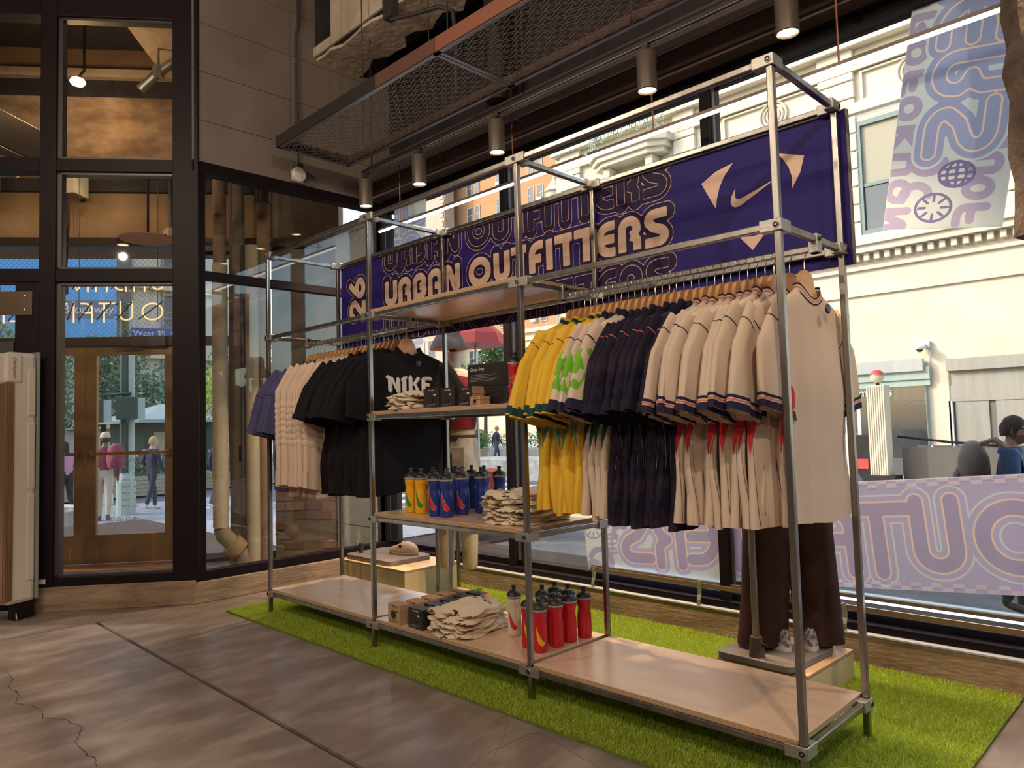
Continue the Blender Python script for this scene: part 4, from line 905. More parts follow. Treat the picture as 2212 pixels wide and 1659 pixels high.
# brownstone corner block beside it
YC = 59.4; p = ony(893, 500, YC); p2 = ony(962, 500, YC); bs = thing('brownstone_block', 'pinkish brownstone corner block with quoins and a bracketed cornice', 'building', (p.x, YC, GZ))
bsm = mat('pink_brownstone', (.40, .29, .24), .9, var=(1, (.46, .34, .28))); w_ = p2.x-p.x
MB().box((0, 0, 0), (w_, 1.6, 60)).build('wall', bsm, bs)
for z in (14.5, 19.4, 24.3): MB().box((-.3, -.6, z), (w_+.4, 0, z+.8)).build('cornice', bsm, bs)
for z in (11, 16, 21, 26):
    for c in (.8, 2.9):
        o = link('window', fwm, bs, (c, -.02, z)); o.scale = (1.3, 1, 1.3); link('pane', fpm, o)
qb = MB().box((0, -.15, 0), (.6, 0, .5)).mesh('quoin', bsm)
for k in range(40): link('quoin', qb, bs, (w_-.6-(.2 if k % 2 else 0), 0, 8+k*.62))
# ---- buildings beyond the plaza on the left
lb = thing('plaza_building', 'cream facade with tall windows beyond the plaza trees', 'building', (-44, -16, GZ)); 
MB().box((-10, 0, 0), (0, 36, 25)).build('wall', mat('cream_far_facade', (.50, .45, .37), .9), lb)
lwm = MB().box((0, 0, 0), (.12, 1.9, .2)).box((0, 0, 3.1), (.15, 1.9, 3.3)).box((0, 0, .2), (.1, .15, 3.1)).box((0, 1.75, .2), (.1, 1.9, 3.1)).box((0, .15, 1.6), (.08, 1.75, 1.72)).mesh('window', gf); lpm = MB().box((0, .15, .2), (.04, 1.75, 3.1)).mesh('pane', mat('far_pane', (.07, .10, .12), .3, spec=.3))
for r in range(5):
    for k in range(9):
        o = link('window', lwm, lb, (0, 2+k*3.6, 3.2+r*4.4)); link('pane', lpm, o)
for r in range(5): MB().box((0, 0, 2.2+r*4.4), (.5, 36, 2.6+r*4.4)).build('ledge', cream, lb)
MB().box((-20, -46, GZ), (-.0, 0, 24)).build('wing', stone2, lb)
bh = thing('blue_hoarding', 'bright blue printed hoarding above the plaza trees', 'billboard', (-33, -1.0, GZ)); MB().box((0, 0, 5.4), (.3, 9.8, 12.6)).build('panel', mat('blue_board', (.08, .36, .74), .6), bh)
for y in (.3, 9.2): MB().box((.05, y, 0), (.25, y+.2, 5.4)).build('post', M['frame'], bh)
q = MB().box((.3, 0, 5.4), (.34, 9.8, 5.6)).build('bottom_strip', mat('pale_blue', (.25, .5, .75), .6), bh)
# ---- trees, hedges, planters
def leaf_mesh(n, blobs, size, mats, seed):
    g = np.random.default_rng(seed); B = np.array(blobs); k = g.integers(0, len(B), n); d = g.normal(size=(n, 3)); d /= np.linalg.norm(d, axis=1)[:, None]
    c = B[k, :3] + d*(g.random((n, 1))**.45)*B[k, 3:6]; a = g.normal(size=(n, 3)); a /= np.linalg.norm(a, axis=1)[:, None]; b = np.cross(a, g.normal(size=(n, 3))); b /= np.linalg.norm(b, axis=1)[:, None]; s = size*(.6+.8*g.random((n, 1)))
    v = np.stack([c-a*s*.5, c+b*s*.28, c+a*s*.5, c-b*s*.28], 1).reshape(-1, 3); me = bpy.data.meshes.new('foliage'); me.from_pydata(v.tolist(), [], np.arange(4*n).reshape(n, 4).tolist())
    for m in mats: me.materials.append(m)
    me.polygons.foreach_set('material_index', g.integers(0, len(mats), n).tolist()); return me
def lmat(n, c): return mat(n, c, .6, trans=(.4, tuple(min(1, x*1.5) for x in c)))
LG = [lmat('leaf_dark', (.05, .11, .05)), lmat('leaf_mid', (.10, .20, .07)), lmat('leaf_light', (.20, .31, .10))]; LY = [lmat('leaf_lime', (.36, .48, .05)), lmat('leaf_yellow', (.50, .58, .10)), LG[2]]; LB = [lmat('leaf_blue', (.09, .17, .12)), LG[1], lmat('leaf_pale', (.30, .40, .30))]
pink = mat('pink_petals', (.70, .22, .38), .7); bark = mat('bark', (.09, .065, .05), .9, bump=(20, .6))
def tree(label, loc, blobs, n, size, mats, seed, trunk=.14, name='street_tree'):
    t = thing(name, label, 'tree', loc); link('foliage', leaf_mesh(n, blobs, size, mats, seed), t)['kind'] = 'stuff'; top = max(b[2] for b in blobs); mb = MB().tube([(0, 0, 0), (.05, .03, top*.4), (-.04, .08, top*.8)], [trunk, trunk*.8, trunk*.4], 8)
    for b in blobs[:5]: mb.tube([(.05, .03, top*.42), ((b[0])*.6, b[1]*.6, b[2]*.85), (b[0], b[1], b[2])], [trunk*.5, trunk*.3, .02], 6)
    mb.build('trunk', bark, t, smooth=50); return t
tree('leafy street tree framed by the left outer door leaf', (-19.5, 1.2, GZ), [(0, 0, 3.4, 1.7, 1.9, 1.2), (.4, 1.4, 2.6, 1.2, 1.3, 1.0), (-.3, -1.3, 2.9, 1.2, 1.3, 1.1), (0, .3, 4.3, 1.1, 1.2, .7)], 5200, .16, LB, 1)
tree('dense plaza tree behind the traffic signals', (-23.5, 5.2, GZ), [(0, 0, 3.8, 1.9, 2.2, 1.2), (.4, 1.8, 3.2, 1.3, 1.5, 1.1), (0, -1.9, 3.4, 1.2, 1.4, 1.0), (0, .5, 4.6, 1.2, 1.5, .7)], 5600, .17, LB, 2)
tree('bright lime young tree seen between the service pipes', (-17.0, 7.0, GZ), [(0, 0, 2.9, .9, 1.0, .8), (.1, .8, 2.2, .7, .8, .7)], 2200, .14, LY, 3, .05)
tree('dark plaza tree beyond the service pipes', (-23, 11.0, GZ), [(0, 0, 4.0, 1.8, 2.0, 1.6), (.3, 1.2, 2.6, 1.2, 1.5, 1.1)], 4200, .17, LG, 4)
tree('loose street tree in front of the cream base storeys', (-30, 30, GZ), [(0, 0, 5.0, 1.9, 1.9, 1.3), (2.2, 1, 4.4, 1.5, 1.5, 1.1), (-1.8, -1, 4.4, 1.4, 1.4, 1.1), (.8, .2, 6.4, 1.0, 1.0, .9)], 3400, .26, LG, 5)
tree('loose street tree nearer the grey window post', (-23.5, 29, GZ), [(0, 0, 4.6, 1.7, 1.7, 1.2), (1.8, 1, 4.0, 1.3, 1.3, 1.0), (-1.2, -1, 5.4, 1.2, 1.2, .9)], 3000, .26, LG, 6)
def hedge(label, loc, L, hh, ht, n, seed, rot=0, flowers=0):
    t = thing('planter_hedge', label, 'hedge', loc, rot); pl = MB().box((0, 0, 0), (L, .8, hh)).build('planter', mat('pale_planter', (.42, .40, .34), .8), t)
    for k in range(1, 5): MB().box((-.01, -.012, hh*k/5-.008), (L+.01, 0, hh*k/5+.008)).build('plank_joint', stone2, pl)
    g = np.random.default_rng(seed); bl = [(L*(i+.5)/8, .4, hh+ht*.4, L/11, .45, ht*.55*(.8+.4*g.random())) for i in range(8)]
    link('foliage', leaf_mesh(n, bl, .10, LB, seed), t)['kind'] = 'stuff'
    if flowers: link('blossom', leaf_mesh(flowers, [(b[0], b[1]-.15, b[2]+.25, b[3], b[4], b[5]*.8) for b in bl], .13, [pink], seed+50), t)['kind'] = 'stuff'
    return t
hedge('long pale planter of shrubs with pink roses beyond the outer doors', (-17.2, -1.0, GZ), 7.5, .55, .75, 5000, 11, PI/2*1.02, 170)
hedge('pale planter of green shrubs right of the plaza roses', (-18.2, 6.6, GZ), 5.0, .55, .6, 2600, 12, PI/2*1.02, 20)
hedge('clipped hedge in front of the crossing beyond the red cart', (-27.5, 25.5, GZ), 9.0, .5, 1.0, 3600, 13, .0, 30)
q = onz(1035, 998, GZ); t = thing('potted_boxwood', 'round clipped boxwood in a tan tub by the crossing', 'shrub', (-20.6, 20.6, GZ)); MB().lathe([(.45, 0), (.62, .6), (.66, .6), (.66, .68), (.58, .68), (.55, .5), (0, .5)], 18).build('tub', mat('tan_tub', (.45, .36, .25), .8), t, smooth=40); link('foliage', leaf_mesh(2600, [(0, 0, 1.12, .62, .62, .50)], .09, LG[1:], 14), t)['kind'] = 'stuff'
rk = mat('granite_barrier', (.40, .38, .34), .9, var=(4, (.55, .53, .48)), bump=(10, .8, .05))
def boulder(label, loc, s, rz, seed):
    r = random.Random(seed); mb = MB(); n = 14; vs = []
    for k, z in enumerate((0, .25, .6, .9, 1)):
        for i in range(n):
            a = 2*PI*i/n; ca, sa = math.cos(a), math.sin(a); e = (abs(ca)**4+abs(sa)**4)**-.25; f = (1 if k < 4 else .86)+r.uniform(-.05, .05); vs.append((ca*e*f*s[0]/2, sa*e*f*s[1]/2, z*s[2]+r.uniform(-.02, .02)*(k > 0)))
    mb.add(vs, [(k*n+i, k*n+(i+1) % n, (k+1)*n+(i+1) % n, (k+1)*n+i) for k in range(4) for i in range(n)]+[tuple(range(4*n, 5*n))]); return tag(mb.build('stone_barrier', rk, None, loc=loc, rz=rz), label, 'stone block')
boulder('long pale granite barrier block behind the crosswalk', (-13.6, 15.0, GZ), (2.2, .9, .62), .1, 1); boulder('rough granite barrier block right of the long pale one', (-11.4, 15.0, GZ), (1.5, .9, .66), .05, 2)
q = onz(140, 1160, GZ); boulder('speckled granite block close outside the left door leaf', (-8.6, .65, GZ), (1.1, .9, .62), .7, 3)
q = Vector((-8.0, .42, GZ)); t = thing('sandwich_board', 'white card sign leaning on the speckled granite block', 'sign', q, .9); MB().add([(0, 0, 0), (.02, .3, 0), (.14, .3, .5), (.12, 0, .5), (-.02, 0, 0), (0, .3, 0), (.12, .3, .5), (.10, 0, .5)], [(0, 1, 2, 3), (7, 6, 5, 4), (0, 4, 5, 1), (1, 5, 6, 2), (2, 6, 7, 3), (3, 7, 4, 0)]).build('board', mat('white_card', (.7, .7, .68), .7), t)
# traffic signal, signs
q = onz(272, 1112, GZ); tg_ = thing('traffic_signal', 'dark green signal pole with two pedestrian signal heads outside the doors', 'traffic light', (q.x, q.y, GZ), math.atan2((CAM-q).y, (CAM-q).x))
dg_ = mat('signal_green', (.03, .07, .06), .5); lg_ = mat('pale_green_pole', (.40, .50, .47), .6); dd = (q-CAM).dot(CF)
MB().tube([(0, -.05, 0), (0, -.05, 4.6)], .075, 12).build('pole', dg_, tg_, smooth=40); MB().tube([(0, .10, 0), (0, .10, 4.6)], .07, 12).build('pole_sleeve', lg_, tg_, smooth=40); MB().lathe([(.2, 0), (.2, .7), (.13, .9)], 14).build('base', lg_, tg_)
for y, z in ((.02, 2.05), (-.62, 2.0)):
    hd = MB().box((.06, -.22, 0), (.40, .20, .48)).build('signal_head', dg_, tg_, (0, y, z), bevel=.02); MB().box((.06, .20, .02), (.38, .34, .46)).build('side_cover', lg_, hd)
MB().tube([(.1, .1, 2.62), (.1, -.8, 2.55)], .03, 8).build('bracket_arm', dg_, tg_)
def street_sign(label, u, v, w, h, body, col, size, turn, dx=.05):
    p = CAM + ray(u, v)*dd; yaw = math.atan2(-ray(u, v).x, ray(u, v).y)+turn; t = thing('street_name_sign', label, 'street sign', p, yaw); MB().box((-w/2, -.012, -h/2), (w/2, .012, h/2)).build('plate', col, t, bevel=.01)
    text_mesh(body, size, mat('sign_white', (.8, .82, .85), .5), 'lettering', t, (-w/2+dx, -.016, -size*.32), (1, 0, 0), (0, 0, 1))
    e = Matrix.Rotation(-yaw, 3, 'Z') @ (Vector((tg_.location.x, tg_.location.y, p.z))-p); sg = 1 if e.x > 0 else -1
    MB().beam((sg*w/2-sg*.05, 0, h*.3), (e.x, e.y, h*.3), .03, .04).beam((sg*w/2-sg*.05, 0, -h*.3), (e.x, e.y, -h*.3), .03, .04).build('bracket', dg_, t); return t
street_sign('grey blue street sign reading Broadway above the outer doors', 188, 668, 1.05, .40, 'Broadway', mat('sign_slate', (.13, .19, .30), .5), .25, -.30)
s35 = street_sign('dark blue street sign reading West 35th St over the signal pole', 330, 721, .86, .24, 'West 35  St', mat('sign_blue', (.035, .10, .32), .5), .18, .08)
text_mesh('th', .09, mat('sign_white2', (.8, .82, .85), .5), 'lettering', s35, (.10, -.016, .02), (1, 0, 0), (0, 0, 1))
kb = thing('news_kiosk', 'dark green street kiosk with a pitched roof behind the signal pole', 'kiosk', (-20.6, 6.6, GZ), .2); MB().box((-1, -1.2, .2), (1, 1.2, 2.1)).build('cabin', dg_, kb); MB().prism([(-1.4, -1.6), (1.4, -1.6), (1.4, 1.6), (-1.4, 1.6)], 2.1, 2.2).add([(-1.4, -1.6, 2.2), (1.4, -1.6, 2.2), (1.4, 1.6, 2.2), (-1.4, 1.6, 2.2), (0, 0, 2.75)], [(0, 1, 4), (1, 2, 4), (2, 3, 4), (3, 0, 4)]).build('roof', lg_, kb); MB().box((1.0, -.9, 1.1), (1.03, .9, 1.8)).build('serving_hatch', M['plaster'], kb); MB().box((1.0, -1.15, .4), (1.02, -.5, 1.0)).build('side_panel', mat('teal_panel', (.05, .45, .38), .6), kb)
# red refreshment cart with umbrella, seen past the hat
q = CAM + ray(962, 840)*11.5; rc = thing('refreshment_cart', 'red framed street cart with black mesh grille and a red umbrella', 'cart', (q.x, q.y, GZ), -.75); red = mat('cart_red', (.62, .06, .05), .5)
for x in (-.45, .42): MB().box((x, -.04, .2), (x+.09, .04, 2.25)).build('frame_post', red, rc)
MB().box((-.45, -.04, 2.16), (.51, .04, 2.26)).build('top_rail', red, rc); MB().box((-.36, -.02, .3), (.42, .02, 2.16)).build('grille', mat('black_grille', (.03, .03, .03), .6), rc); MB().box((-.45, .05, .2), (.51, .8, 1.0)).build('cabinet', red, rc)
MB().lathe([(.52, 2.95), (.44, 3.12), (.22, 3.32), (0, 3.38)], 8, (.10, .5, 0)).build('umbrella', red, rc); MB().tube([(.1, .5, .2), (.1, .5, 3.3)], .025, 8).build('umbrella_pole', M['alu'], rc)
for x in (-.3, .3): MB().lathe([(0, -.03), (.16, -.03), (.16, .03), (0, .03)], 16).build('wheel', M['black'], rc, loc=(x, .3, .17)).rotation_euler = (PI/2, 0, 0)
text_mesh('a', .17, mat('cart_white', (.8, .7, .68), .6), 'umbrella_lettering', rc, (.12, .07, 3.02), (1, 0, 0), (0, .5, 1))
q = CAM + ray(1200, 470)*48; t = thing('street_lamp', 'ornate pale street lamp standing before the brick house', 'street lamp', (q.x, q.y, GZ)); hz = q.z-GZ
MB().tube([(0, 0, 0), (0, 0, hz)], .14, 10).build('post', stone, t, smooth=40); MB().lathe([(.2, 0), (.55, .5), (.6, 1.6), (.75, 1.7), (.3, 2.3), (.1, 2.6), (.12, 3.0), (0, 3.2)], 12, (0, 0, hz)).build('lantern', stone, t, smooth=30); MB().tube([(0, 0, hz+2.6), (1.2, 0, hz+2.9), (2.2, 0, hz+2.4), (2.3, 0, hz+1.0)], .07, 6).build('arm', gf, t)
# ---- passers-by
q = CAM+(onz(224, 1113, GZ)-CAM)*.92; person('man in tan cap and maroon jacket leaning forward with pale trousers', (q.x, q.y, GZ), 2.75, 1.76, (.20, .035, .06), (.48, .42, .34), (.1, .1, .1), (.16, .09, .06), (.02, .02, .02), .22, .2, True, cap=(.55, .47, .36), lean=.25)
bpk = thing('backpack', 'maroon backpack on the man in the tan cap', 'bag', (q.x+.20, q.y+.16, GZ+1.05), 2.75); MB().lathe([(.05, 0), (.15, .03), (.17, .22), (.14, .42), (.06, .50), (0, .51)], 14, sx=.75).build('pouch', cmat((.26, .04, .08)), bpk, smooth=60); MB().lathe([(.04, 0), (.1, .03), (.1, .2), (.03, .24)], 12, (-.10, 0, .03), sx=.5).build('pocket', cmat((.18, .03, .06)), bpk, smooth=60)
q = onz(212, 1120, GZ); person('person in a long black coat walking behind the door stile', (q.x+.3, q.y-.25, GZ), 1.9, 1.66, (.02, .02, .03), (.03, .035, .05), (.25, .25, .28), (.3, .2, .15), (.02, .02, .02), .16, .1)
jg = thing('water_jug', 'white plastic jug carried by the person in black', 'jug', (q.x+.45, q.y+.05, GZ+.30)); MB().lathe([(.08, 0), (.10, .03), (.10, .2), (.05, .27), (.03, .28)], 14).build('jug_body', mat('jug_white', (.75, .75, .78), .4), jg, smooth=50); MB().tube([(.03, 0, .28), (.03, 0, .31)], .03, 10).build('jug_cap', mat('jug_cap', (.1, .2, .5), .5), jg)
q = onz(328, 1102, GZ); person('blonde woman in navy top and wide trousers walking beyond the doors', (q.x, q.y, GZ), 1.9, 1.66, (.025, .025, .075), (.035, .045, .07), (.6, .6, .58), (.58, .38, .30), (.52, .36, .16), .18, .12, bend=(.6, 0), bulk=.92)
q = onz(143, 1094, GZ); person('person in a pink cardigan and black trousers seen from behind', (-13.9, 2.15, GZ), 3.4, 1.60, (.62, .30, .52), (.03, .03, .04), (.05, .05, .05), (.35, .22, .16), (.02, .015, .015), .06, .04, hairlen=.35, bulk=1.1)
person('woman with long wavy hair and beige jumper crossing the square', (-19.3, 19.2, GZ), 1.5, 1.68, (.55, .44, .32), (.10, .14, .20), (.3, .2, .15), (.6, .42, .33), (.30, .17, .09), .22, .1, hairlen=.4)
person('person in a mustard top walking beside the long haired woman', (-20.2, 19.6, GZ), 2.4, 1.62, (.70, .42, .08), (.06, .05, .06), (.5, .1, .1), (.6, .42, .33), (.25, .12, .06), .3, .2)
person('person in dark clothes behind the long haired woman', (-19.2, 20.6, GZ), 1.2, 1.7, (.03, .035, .05), (.05, .07, .1), (.1, .1, .1), (.5, .33, .25), (.45, .25, .1), .2, .15)
person('person in black with blue jeans standing past the rack post', (-9.8, 15.6, GZ), 2.2, 1.7, (.025, .025, .035), (.10, .16, .28), (.1, .1, .1), (.4, .28, .2), (.02, .02, .02), .1, .05, bend=(.5, .5))
person('person in a light blue shirt half hidden behind the grey jeans', (-15.6, 15.8, GZ), 1.4, 1.72, (.33, .42, .62), (.15, .2, .3), (.2, .2, .2), (.55, .38, .3), (.1, .06, .04), .15, .1)
person('person in navy with a pink bag seen beside the service pipes', (-11.6, 4.6, GZ), 1.7, 1.68, (.03, .04, .09), (.05, .07, .12), (.7, .7, .7), (.55, .35, .28), (.05, .03, .02), .2, .1)
# bearded man close to the glass on the right
hd = CAM + ray(2188, 931)*6.1; fz = hd.z-1.60*1.0
mp_, J, hc, k = person('bearded man in denim jacket and dark glasses passing close to the glass', (hd.x-.03, hd.y, GZ), .15, (hd.z-GZ)/1.60*1.72, (.055, .13, .27), (.05, .06, .09), (.1, .1, .1), (.52, .33, .25), (.035, .025, .02), .05, .10, True, bulk=1.2)
sg = MB(); 
for s in (1, -1): sg.lathe([(0, 0), (.024, 0), (.026, .003), (0, .004)], 14, (0, 0, 0)); sg.xf(Matrix.Identity(4))
sg = MB().box((.098, -.060, -.004), (.108, -.010, .032)).box((.098, .010, -.004), (.108, .060, .032)).box((.102, -.01, .018), (.108, .01, .026)).box((-.01, -.083, .016), (.10, -.079, .024)).box((-.01, .079, .016), (.10, .083, .024))
sg.build('glasses', M['bolt'], mp_, loc=hc, bevel=.006)
cl_ = MB().lathe([(.085, 0), (.092, .02), (.078, .06), (.070, .055)], 18, (.0, 0, 1.40*k)).build('collar', cmat((.06, .14, .29)), mp_, smooth=40)
bp2 = thing('backpack', 'taupe canvas backpack on the man in the denim jacket', 'bag', Vector(mp_.location)+Vector((-.27, .0, 1.0*k)), .15)
MB().lathe([(.04, 0), (.17, .02), (.20, .16), (.19, .34), (.12, .46), (.04, .49), (0, .49)], 16, sx=.62).build('pouch', cmat((.23, .19, .155)), bp2, smooth=60); MB().lathe([(.04, 0), (.12, .02), (.13, .16), (.05, .22)], 14, (-.11, 0, .04), sx=.4).build('pocket', cmat((.20, .165, .13)), bp2, smooth=60)
for s in (.12, -.12): MB().tube([(.10, s, .06), (.22, s*1.2, .08), (.30, s*1.25, .22), (.25, s*1.2, .42), (.16, s, .50), (.06, s, .46)], .02, 8).build('strap', cmat((.30, .25, .20)), bp2, smooth=50)
# ================================================================== hangers and garments (rails run along x, garments face +x)
hang_wood = wood_mat('hanger_wood', (.52, .26, .095), (.60, .32, .13), .32, 2.0, (8, 3, 3), .4); chrome = mat('chrome_wire', (.7, .7, .7), .2, 1)
hp = [(0, 0), (.022, -.002), (.038, -.012), (.050, -.036), (.062, -.066), (.088, -.100), (.130, -.130), (.200, -.166)]; hq = [(.197, -.190), (.140, -.162), (.095, -.140), (.060, -.118), (.028, -.098), (0, -.088)]
half = hp+hq; prof_ = half + [(-a, b) for a, b in half[::-1][1:-1]]
def hanger_mesh():
    mb = MB(); n = len(prof_); vs = []
    for x in (-.008, .008): vs += [(x + .004*abs(y)/.2, y, z) for y, z in prof_]
    mb.add(vs, [tuple(range(n)), tuple(range(n, 2*n))[::-1]] + [(i, n+i, n+(i+1) % n, (i+1) % n) for i in range(n)])
    return mb.mesh('wooden_arms', hang_wood)
HW = hanger_mesh(); HOOK0 = .068                                   # wood top lies this far under the rail centre
hk = MB().tube([(0, 0, -.012), (0, 0, .030)] + [(0, .0205*math.cos(math.radians(a)), HOOK0+.0205*math.sin(math.radians(a))) for a in range(-70, 215, 15)], .0018, 6); HK = hk.mesh('hook', chrome, 60)
ht = None
def hanger(x, label, tilt, rot, group, arms=HW):
    t = thing('clothes_hanger', label, 'hanger', (x, HY, HZ-HOOK0-.003), rot, group); t.rotation_euler = (0, 0, rot)
    a = link('wooden_arms', arms, t); a.rotation_euler = (tilt, 0, 0); link('hook', HK, t); return t
def sm(a, b, t): t = max(0, min(1, (t-a)/(b-a))); return t*t*(3-2*t)
class Shirt:
    """short or long sleeved top hanging from (0,0,0) at the collar, z down, front towards +x"""
    def __init__(s, L=.86, w=.245, t=.030, seed=1, sleeve=.43, sl_w=.095, long=False, flat=0.0, flare=.03, open_=.085):
        s.L, s.w, s.t, s.long, s.flat, s.flare, s.open = L, w, t, long, flat, flare, open_; r = random.Random(seed); s.r = r; s.sleeve, s.slw = sleeve, sl_w
        s.ph = [r.uniform(0, 6.28) for _ in range(8)]
    def body(s, th, v):
        """th angle (0 = +y side, pi/2 = front), v 0 collar .. 1 hem"""
        z = -s.L*v; w = s.open+(s.w-s.open)*sm(0, .105, v)**.8 + s.flare*sm(.3, 1, v); t = s.t*(.9+.35*sm(.1, .5, v))
        c, sn = math.cos(th), math.sin(th); e = (abs(c)**3+abs(sn)**3)**(-1/3)
        y = w*c*e; x = t*sn*min(e, 1.12)
        g = sm(.12, .5, v); A = (1-s.flat*(sn > 0))*g
        x += A*(.011*math.sin(9*y/w*1.3+s.ph[0]+1.2*v)+.007*math.sin(17*y/w+s.ph[1]-2*v)) + .010*g*math.sin(2.2*v*3+s.ph[2])*(1-s.flat)
        if v < .08: z -= (.055 if sn > 0 else .012)*(1-(y/max(w, 1e-4))**2)*(1-v/.08)
        y += g*.008*math.sin(5*v*3+s.ph[3]); z += .010*sm(.9, 1, v)*math.sin(3*y/w+s.ph[4])
        return Vector((x, y, z))
    def slv(s, side, a, u):
        """sleeve tube, a around, u 0 shoulder .. 1 cuff"""
        k = 1.0; Ls = s.sleeve
        p = Vector((0, side*(s.w-.055), -.115)).lerp(Vector((0, side*(s.w+.045), -.23)), min(1, u*2.2)) if u < .4545 else Vector((0, side*(s.w+.045), -.23)).lerp(Vector((.012*math.sin(s.ph[5]), side*(s.w+(.105 if not s.flat else .040) if not s.long else s.w+.07), -.03-Ls)), (u-.4545)/.5455)
        d = Vector((0, side*.72, -.7)) if u < .3 else Vector((0, side*.25, -.97)); n = Vector((0, -d.z*side, d.y*side)) if False else Vector((0, d.z, -d.y))
        wl = (s.slw*(.92+.20*sm(.2, .9, u))) if not s.long else s.slw*(1.05-.45*u); th = s.t*(.75+.25*u)*(1+.0)
        c, sn = math.cos(a), math.sin(a); e = (abs(c)**2.6+abs(sn)**2.6)**(-1/2.6)
        q = p + n*(wl*c*e) + Vector((th*sn*min(e, 1.1), 0, 0)); q.x += .008*u*math.sin(7*c+s.ph[6]+3*u)
        return q
    def mesh(s, name, m, nb=40, nv=22, nsl=14):
        mb = MB(); V = [0, .012, .03, .05, .075, .1, .13, .17]+[.17+(1-.17)*(k+1)/nv for k in range(nv)]
        vs = [s.body(2*PI*i/nb, v) for v in V for i in range(nb)]
        vs += [Vector((p.x*.8, p.y*.97, p.z+.02)) for p in vs[-nb:]]
        R = len(V)+1; mb.add(vs, [(j*nb+i, (j+1)*nb+i, (j+1)*nb+(i+1) % nb, j*nb+(i+1) % nb) for j in range(R-1) for i in range(nb)])
        for side in (-1, 1):
            U = [k/nsl for k in range(nsl+1)]; n = 20
            vs = [s.slv(side, 2*PI*i/n, u) for u in U for i in range(n)]; c = sum((Vector(v) for v in vs[-n:]), Vector())/n; vs += [c+(Vector(v)-c)*.82+Vector((0, 0, .015)) for v in vs[-n:]]
            mb.add(vs, [(j*n+i, (j+1)*n+i, (j+1)*n+(i+1) % n, j*n+(i+1) % n) for j in range(len(U)) for i in range(n)]+[tuple(range((len(U))*n, (len(U)+1)*n))])
        return mb.mesh(name, m, 60)
    def cuffs(s, name, mats, bands):
        """bands: list of (u0,u1,slot); returns one mesh per side"""
        out = []
        for side in (-1, 1):
            mb = MB(); n = 20; us = [bands[0][0]]+[b[1] for b in bands]; vs = []
            for u in us:
                c = s.slv(side, 0, u).lerp(s.slv(side, PI, u), .5); vs += [c+(s.slv(side, 2*PI*i/n, u)-c)*(1+.0022/ max(.02, s.t*.4)*.4)+(s.slv(side, 2*PI*i/n, u)-c).normalized()*.0015 for i in range(n)]
            mb.add(vs, [(j*n+i, (j+1)*n+i, (j+1)*n+(i+1) % n, j*n+(i+1) % n) for j in range(len(bands)) for i in range(n)], [b[2] for b in bands for i in range(n)])
            out.append(mb.mesh(name, mats, 60))
        return out
    def collar(s, name, mats, bands, h=.024):
        mb = MB(); n = 40; us = [0]+[k+1 for k in range(len(bands))]; vs = []
        for j in us:
            f = j/len(bands)
            for i in range(n):
                p = s.body(2*PI*i/n, .0+.014*(1-f)); vs.append(Vector((p.x*(1.06+.05*f)*1.02, p.y*(1.03-.05*f), p.z+.002+h*(f-.35))))
        mb.add(vs, [(j*n+i, (j+1)*n+i, (j+1)*n+(i+1) % n, j*n+(i+1) % n) for j in range(len(bands)) for i in range(n)], [b for b in bands for i in range(n)])
        return mb.mesh(name, mats, 60)
    def patch(s, name, m, fn, v0, v1, n=10, cols=6, off=.0022):
        """patch lying on the body: fn(v)->(th0, th1)"""
        mb = MB(); vs = []
        for j in range(n+1):
            v = v0+(v1-v0)*j/n; a, b = fn((v-v0)/(v1-v0))
            for i in range(cols+1):
                th = a+(b-a)*i/cols; p = s.body(th, v); q = (s.body(th+.02, v)-s.body(th-.02, v)); nn = Vector((-q.y, q.x, 0)); nn = -nn if nn.dot(Vector((p.x*4, p.y, 0))) < 0 else nn
                vs.append(p+nn.normalized()*off)
        mb.add(vs, [(j*(cols+1)+i, (j+1)*(cols+1)+i, (j+1)*(cols+1)+i+1, j*(cols+1)+i+1) for j in range(n) for i in range(cols)]); return mb.mesh(name, m, 60)
    def band(s, name, m, side, u0, u1, a0=0, a1=2*PI, n=20, k=3, off=.0015):
        mb = MB(); vs = []
        for j in range(k+1):
            u = u0+(u1-u0)*j/k; c = s.slv(side, 0, u).lerp(s.slv(side, PI, u), .5)
            for i in range(n+1):
                p = s.slv(side, a0+(a1-a0)*i/n, u); vs.append(p+(p-c).normalized()*off)
        mb.add(vs, [(j*(n+1)+i, (j+1)*(n+1)+i, (j+1)*(n+1)+i+1, j*(n+1)+i+1) for j in range(k) for i in range(n)]); return mb.mesh(name, m, 60)
cloth = lambda n, c, c2=None, r=.85, sc=3: mat(n, c, r, var=(sc, c2) if c2 else None, bump=(220, .12), sheen=.12 if sum(c) > .4 else 0, spec=.5 if sum(c) > .4 else .2)
F = dict(white=mat('jersey_cream_white', (.66, .53, .43), .85, var=(3, (.72, .59, .49)), bump=(220, .12), trans=(.22, (.75, .58, .46))), ink=cloth('trim_navy', (.022, .018, .05)), coral=cloth('trim_coral', (.55, .16, .11)), red=cloth('insert_red', (.50, .015, .03)),
    yellow=cloth('jersey_yellow', (.62, .37, .018), (.70, .44, .03)), green=cloth('trim_bottle_green', (.012, .055, .05)), jade=cloth('insert_jade', (.035, .24, .15)),
    navy=cloth('jersey_dark_navy', (.011, .008, .024), (.018, .014, .032)), tee=cloth('black_tee', (.006, .005, .008), (.010, .008, .012)), hood=cloth('cream_fleece', (.56, .42, .33), (.62, .48, .38)), blue=cloth('slate_blue_fleece', (.055, .055, .14), (.075, .07, .165)))
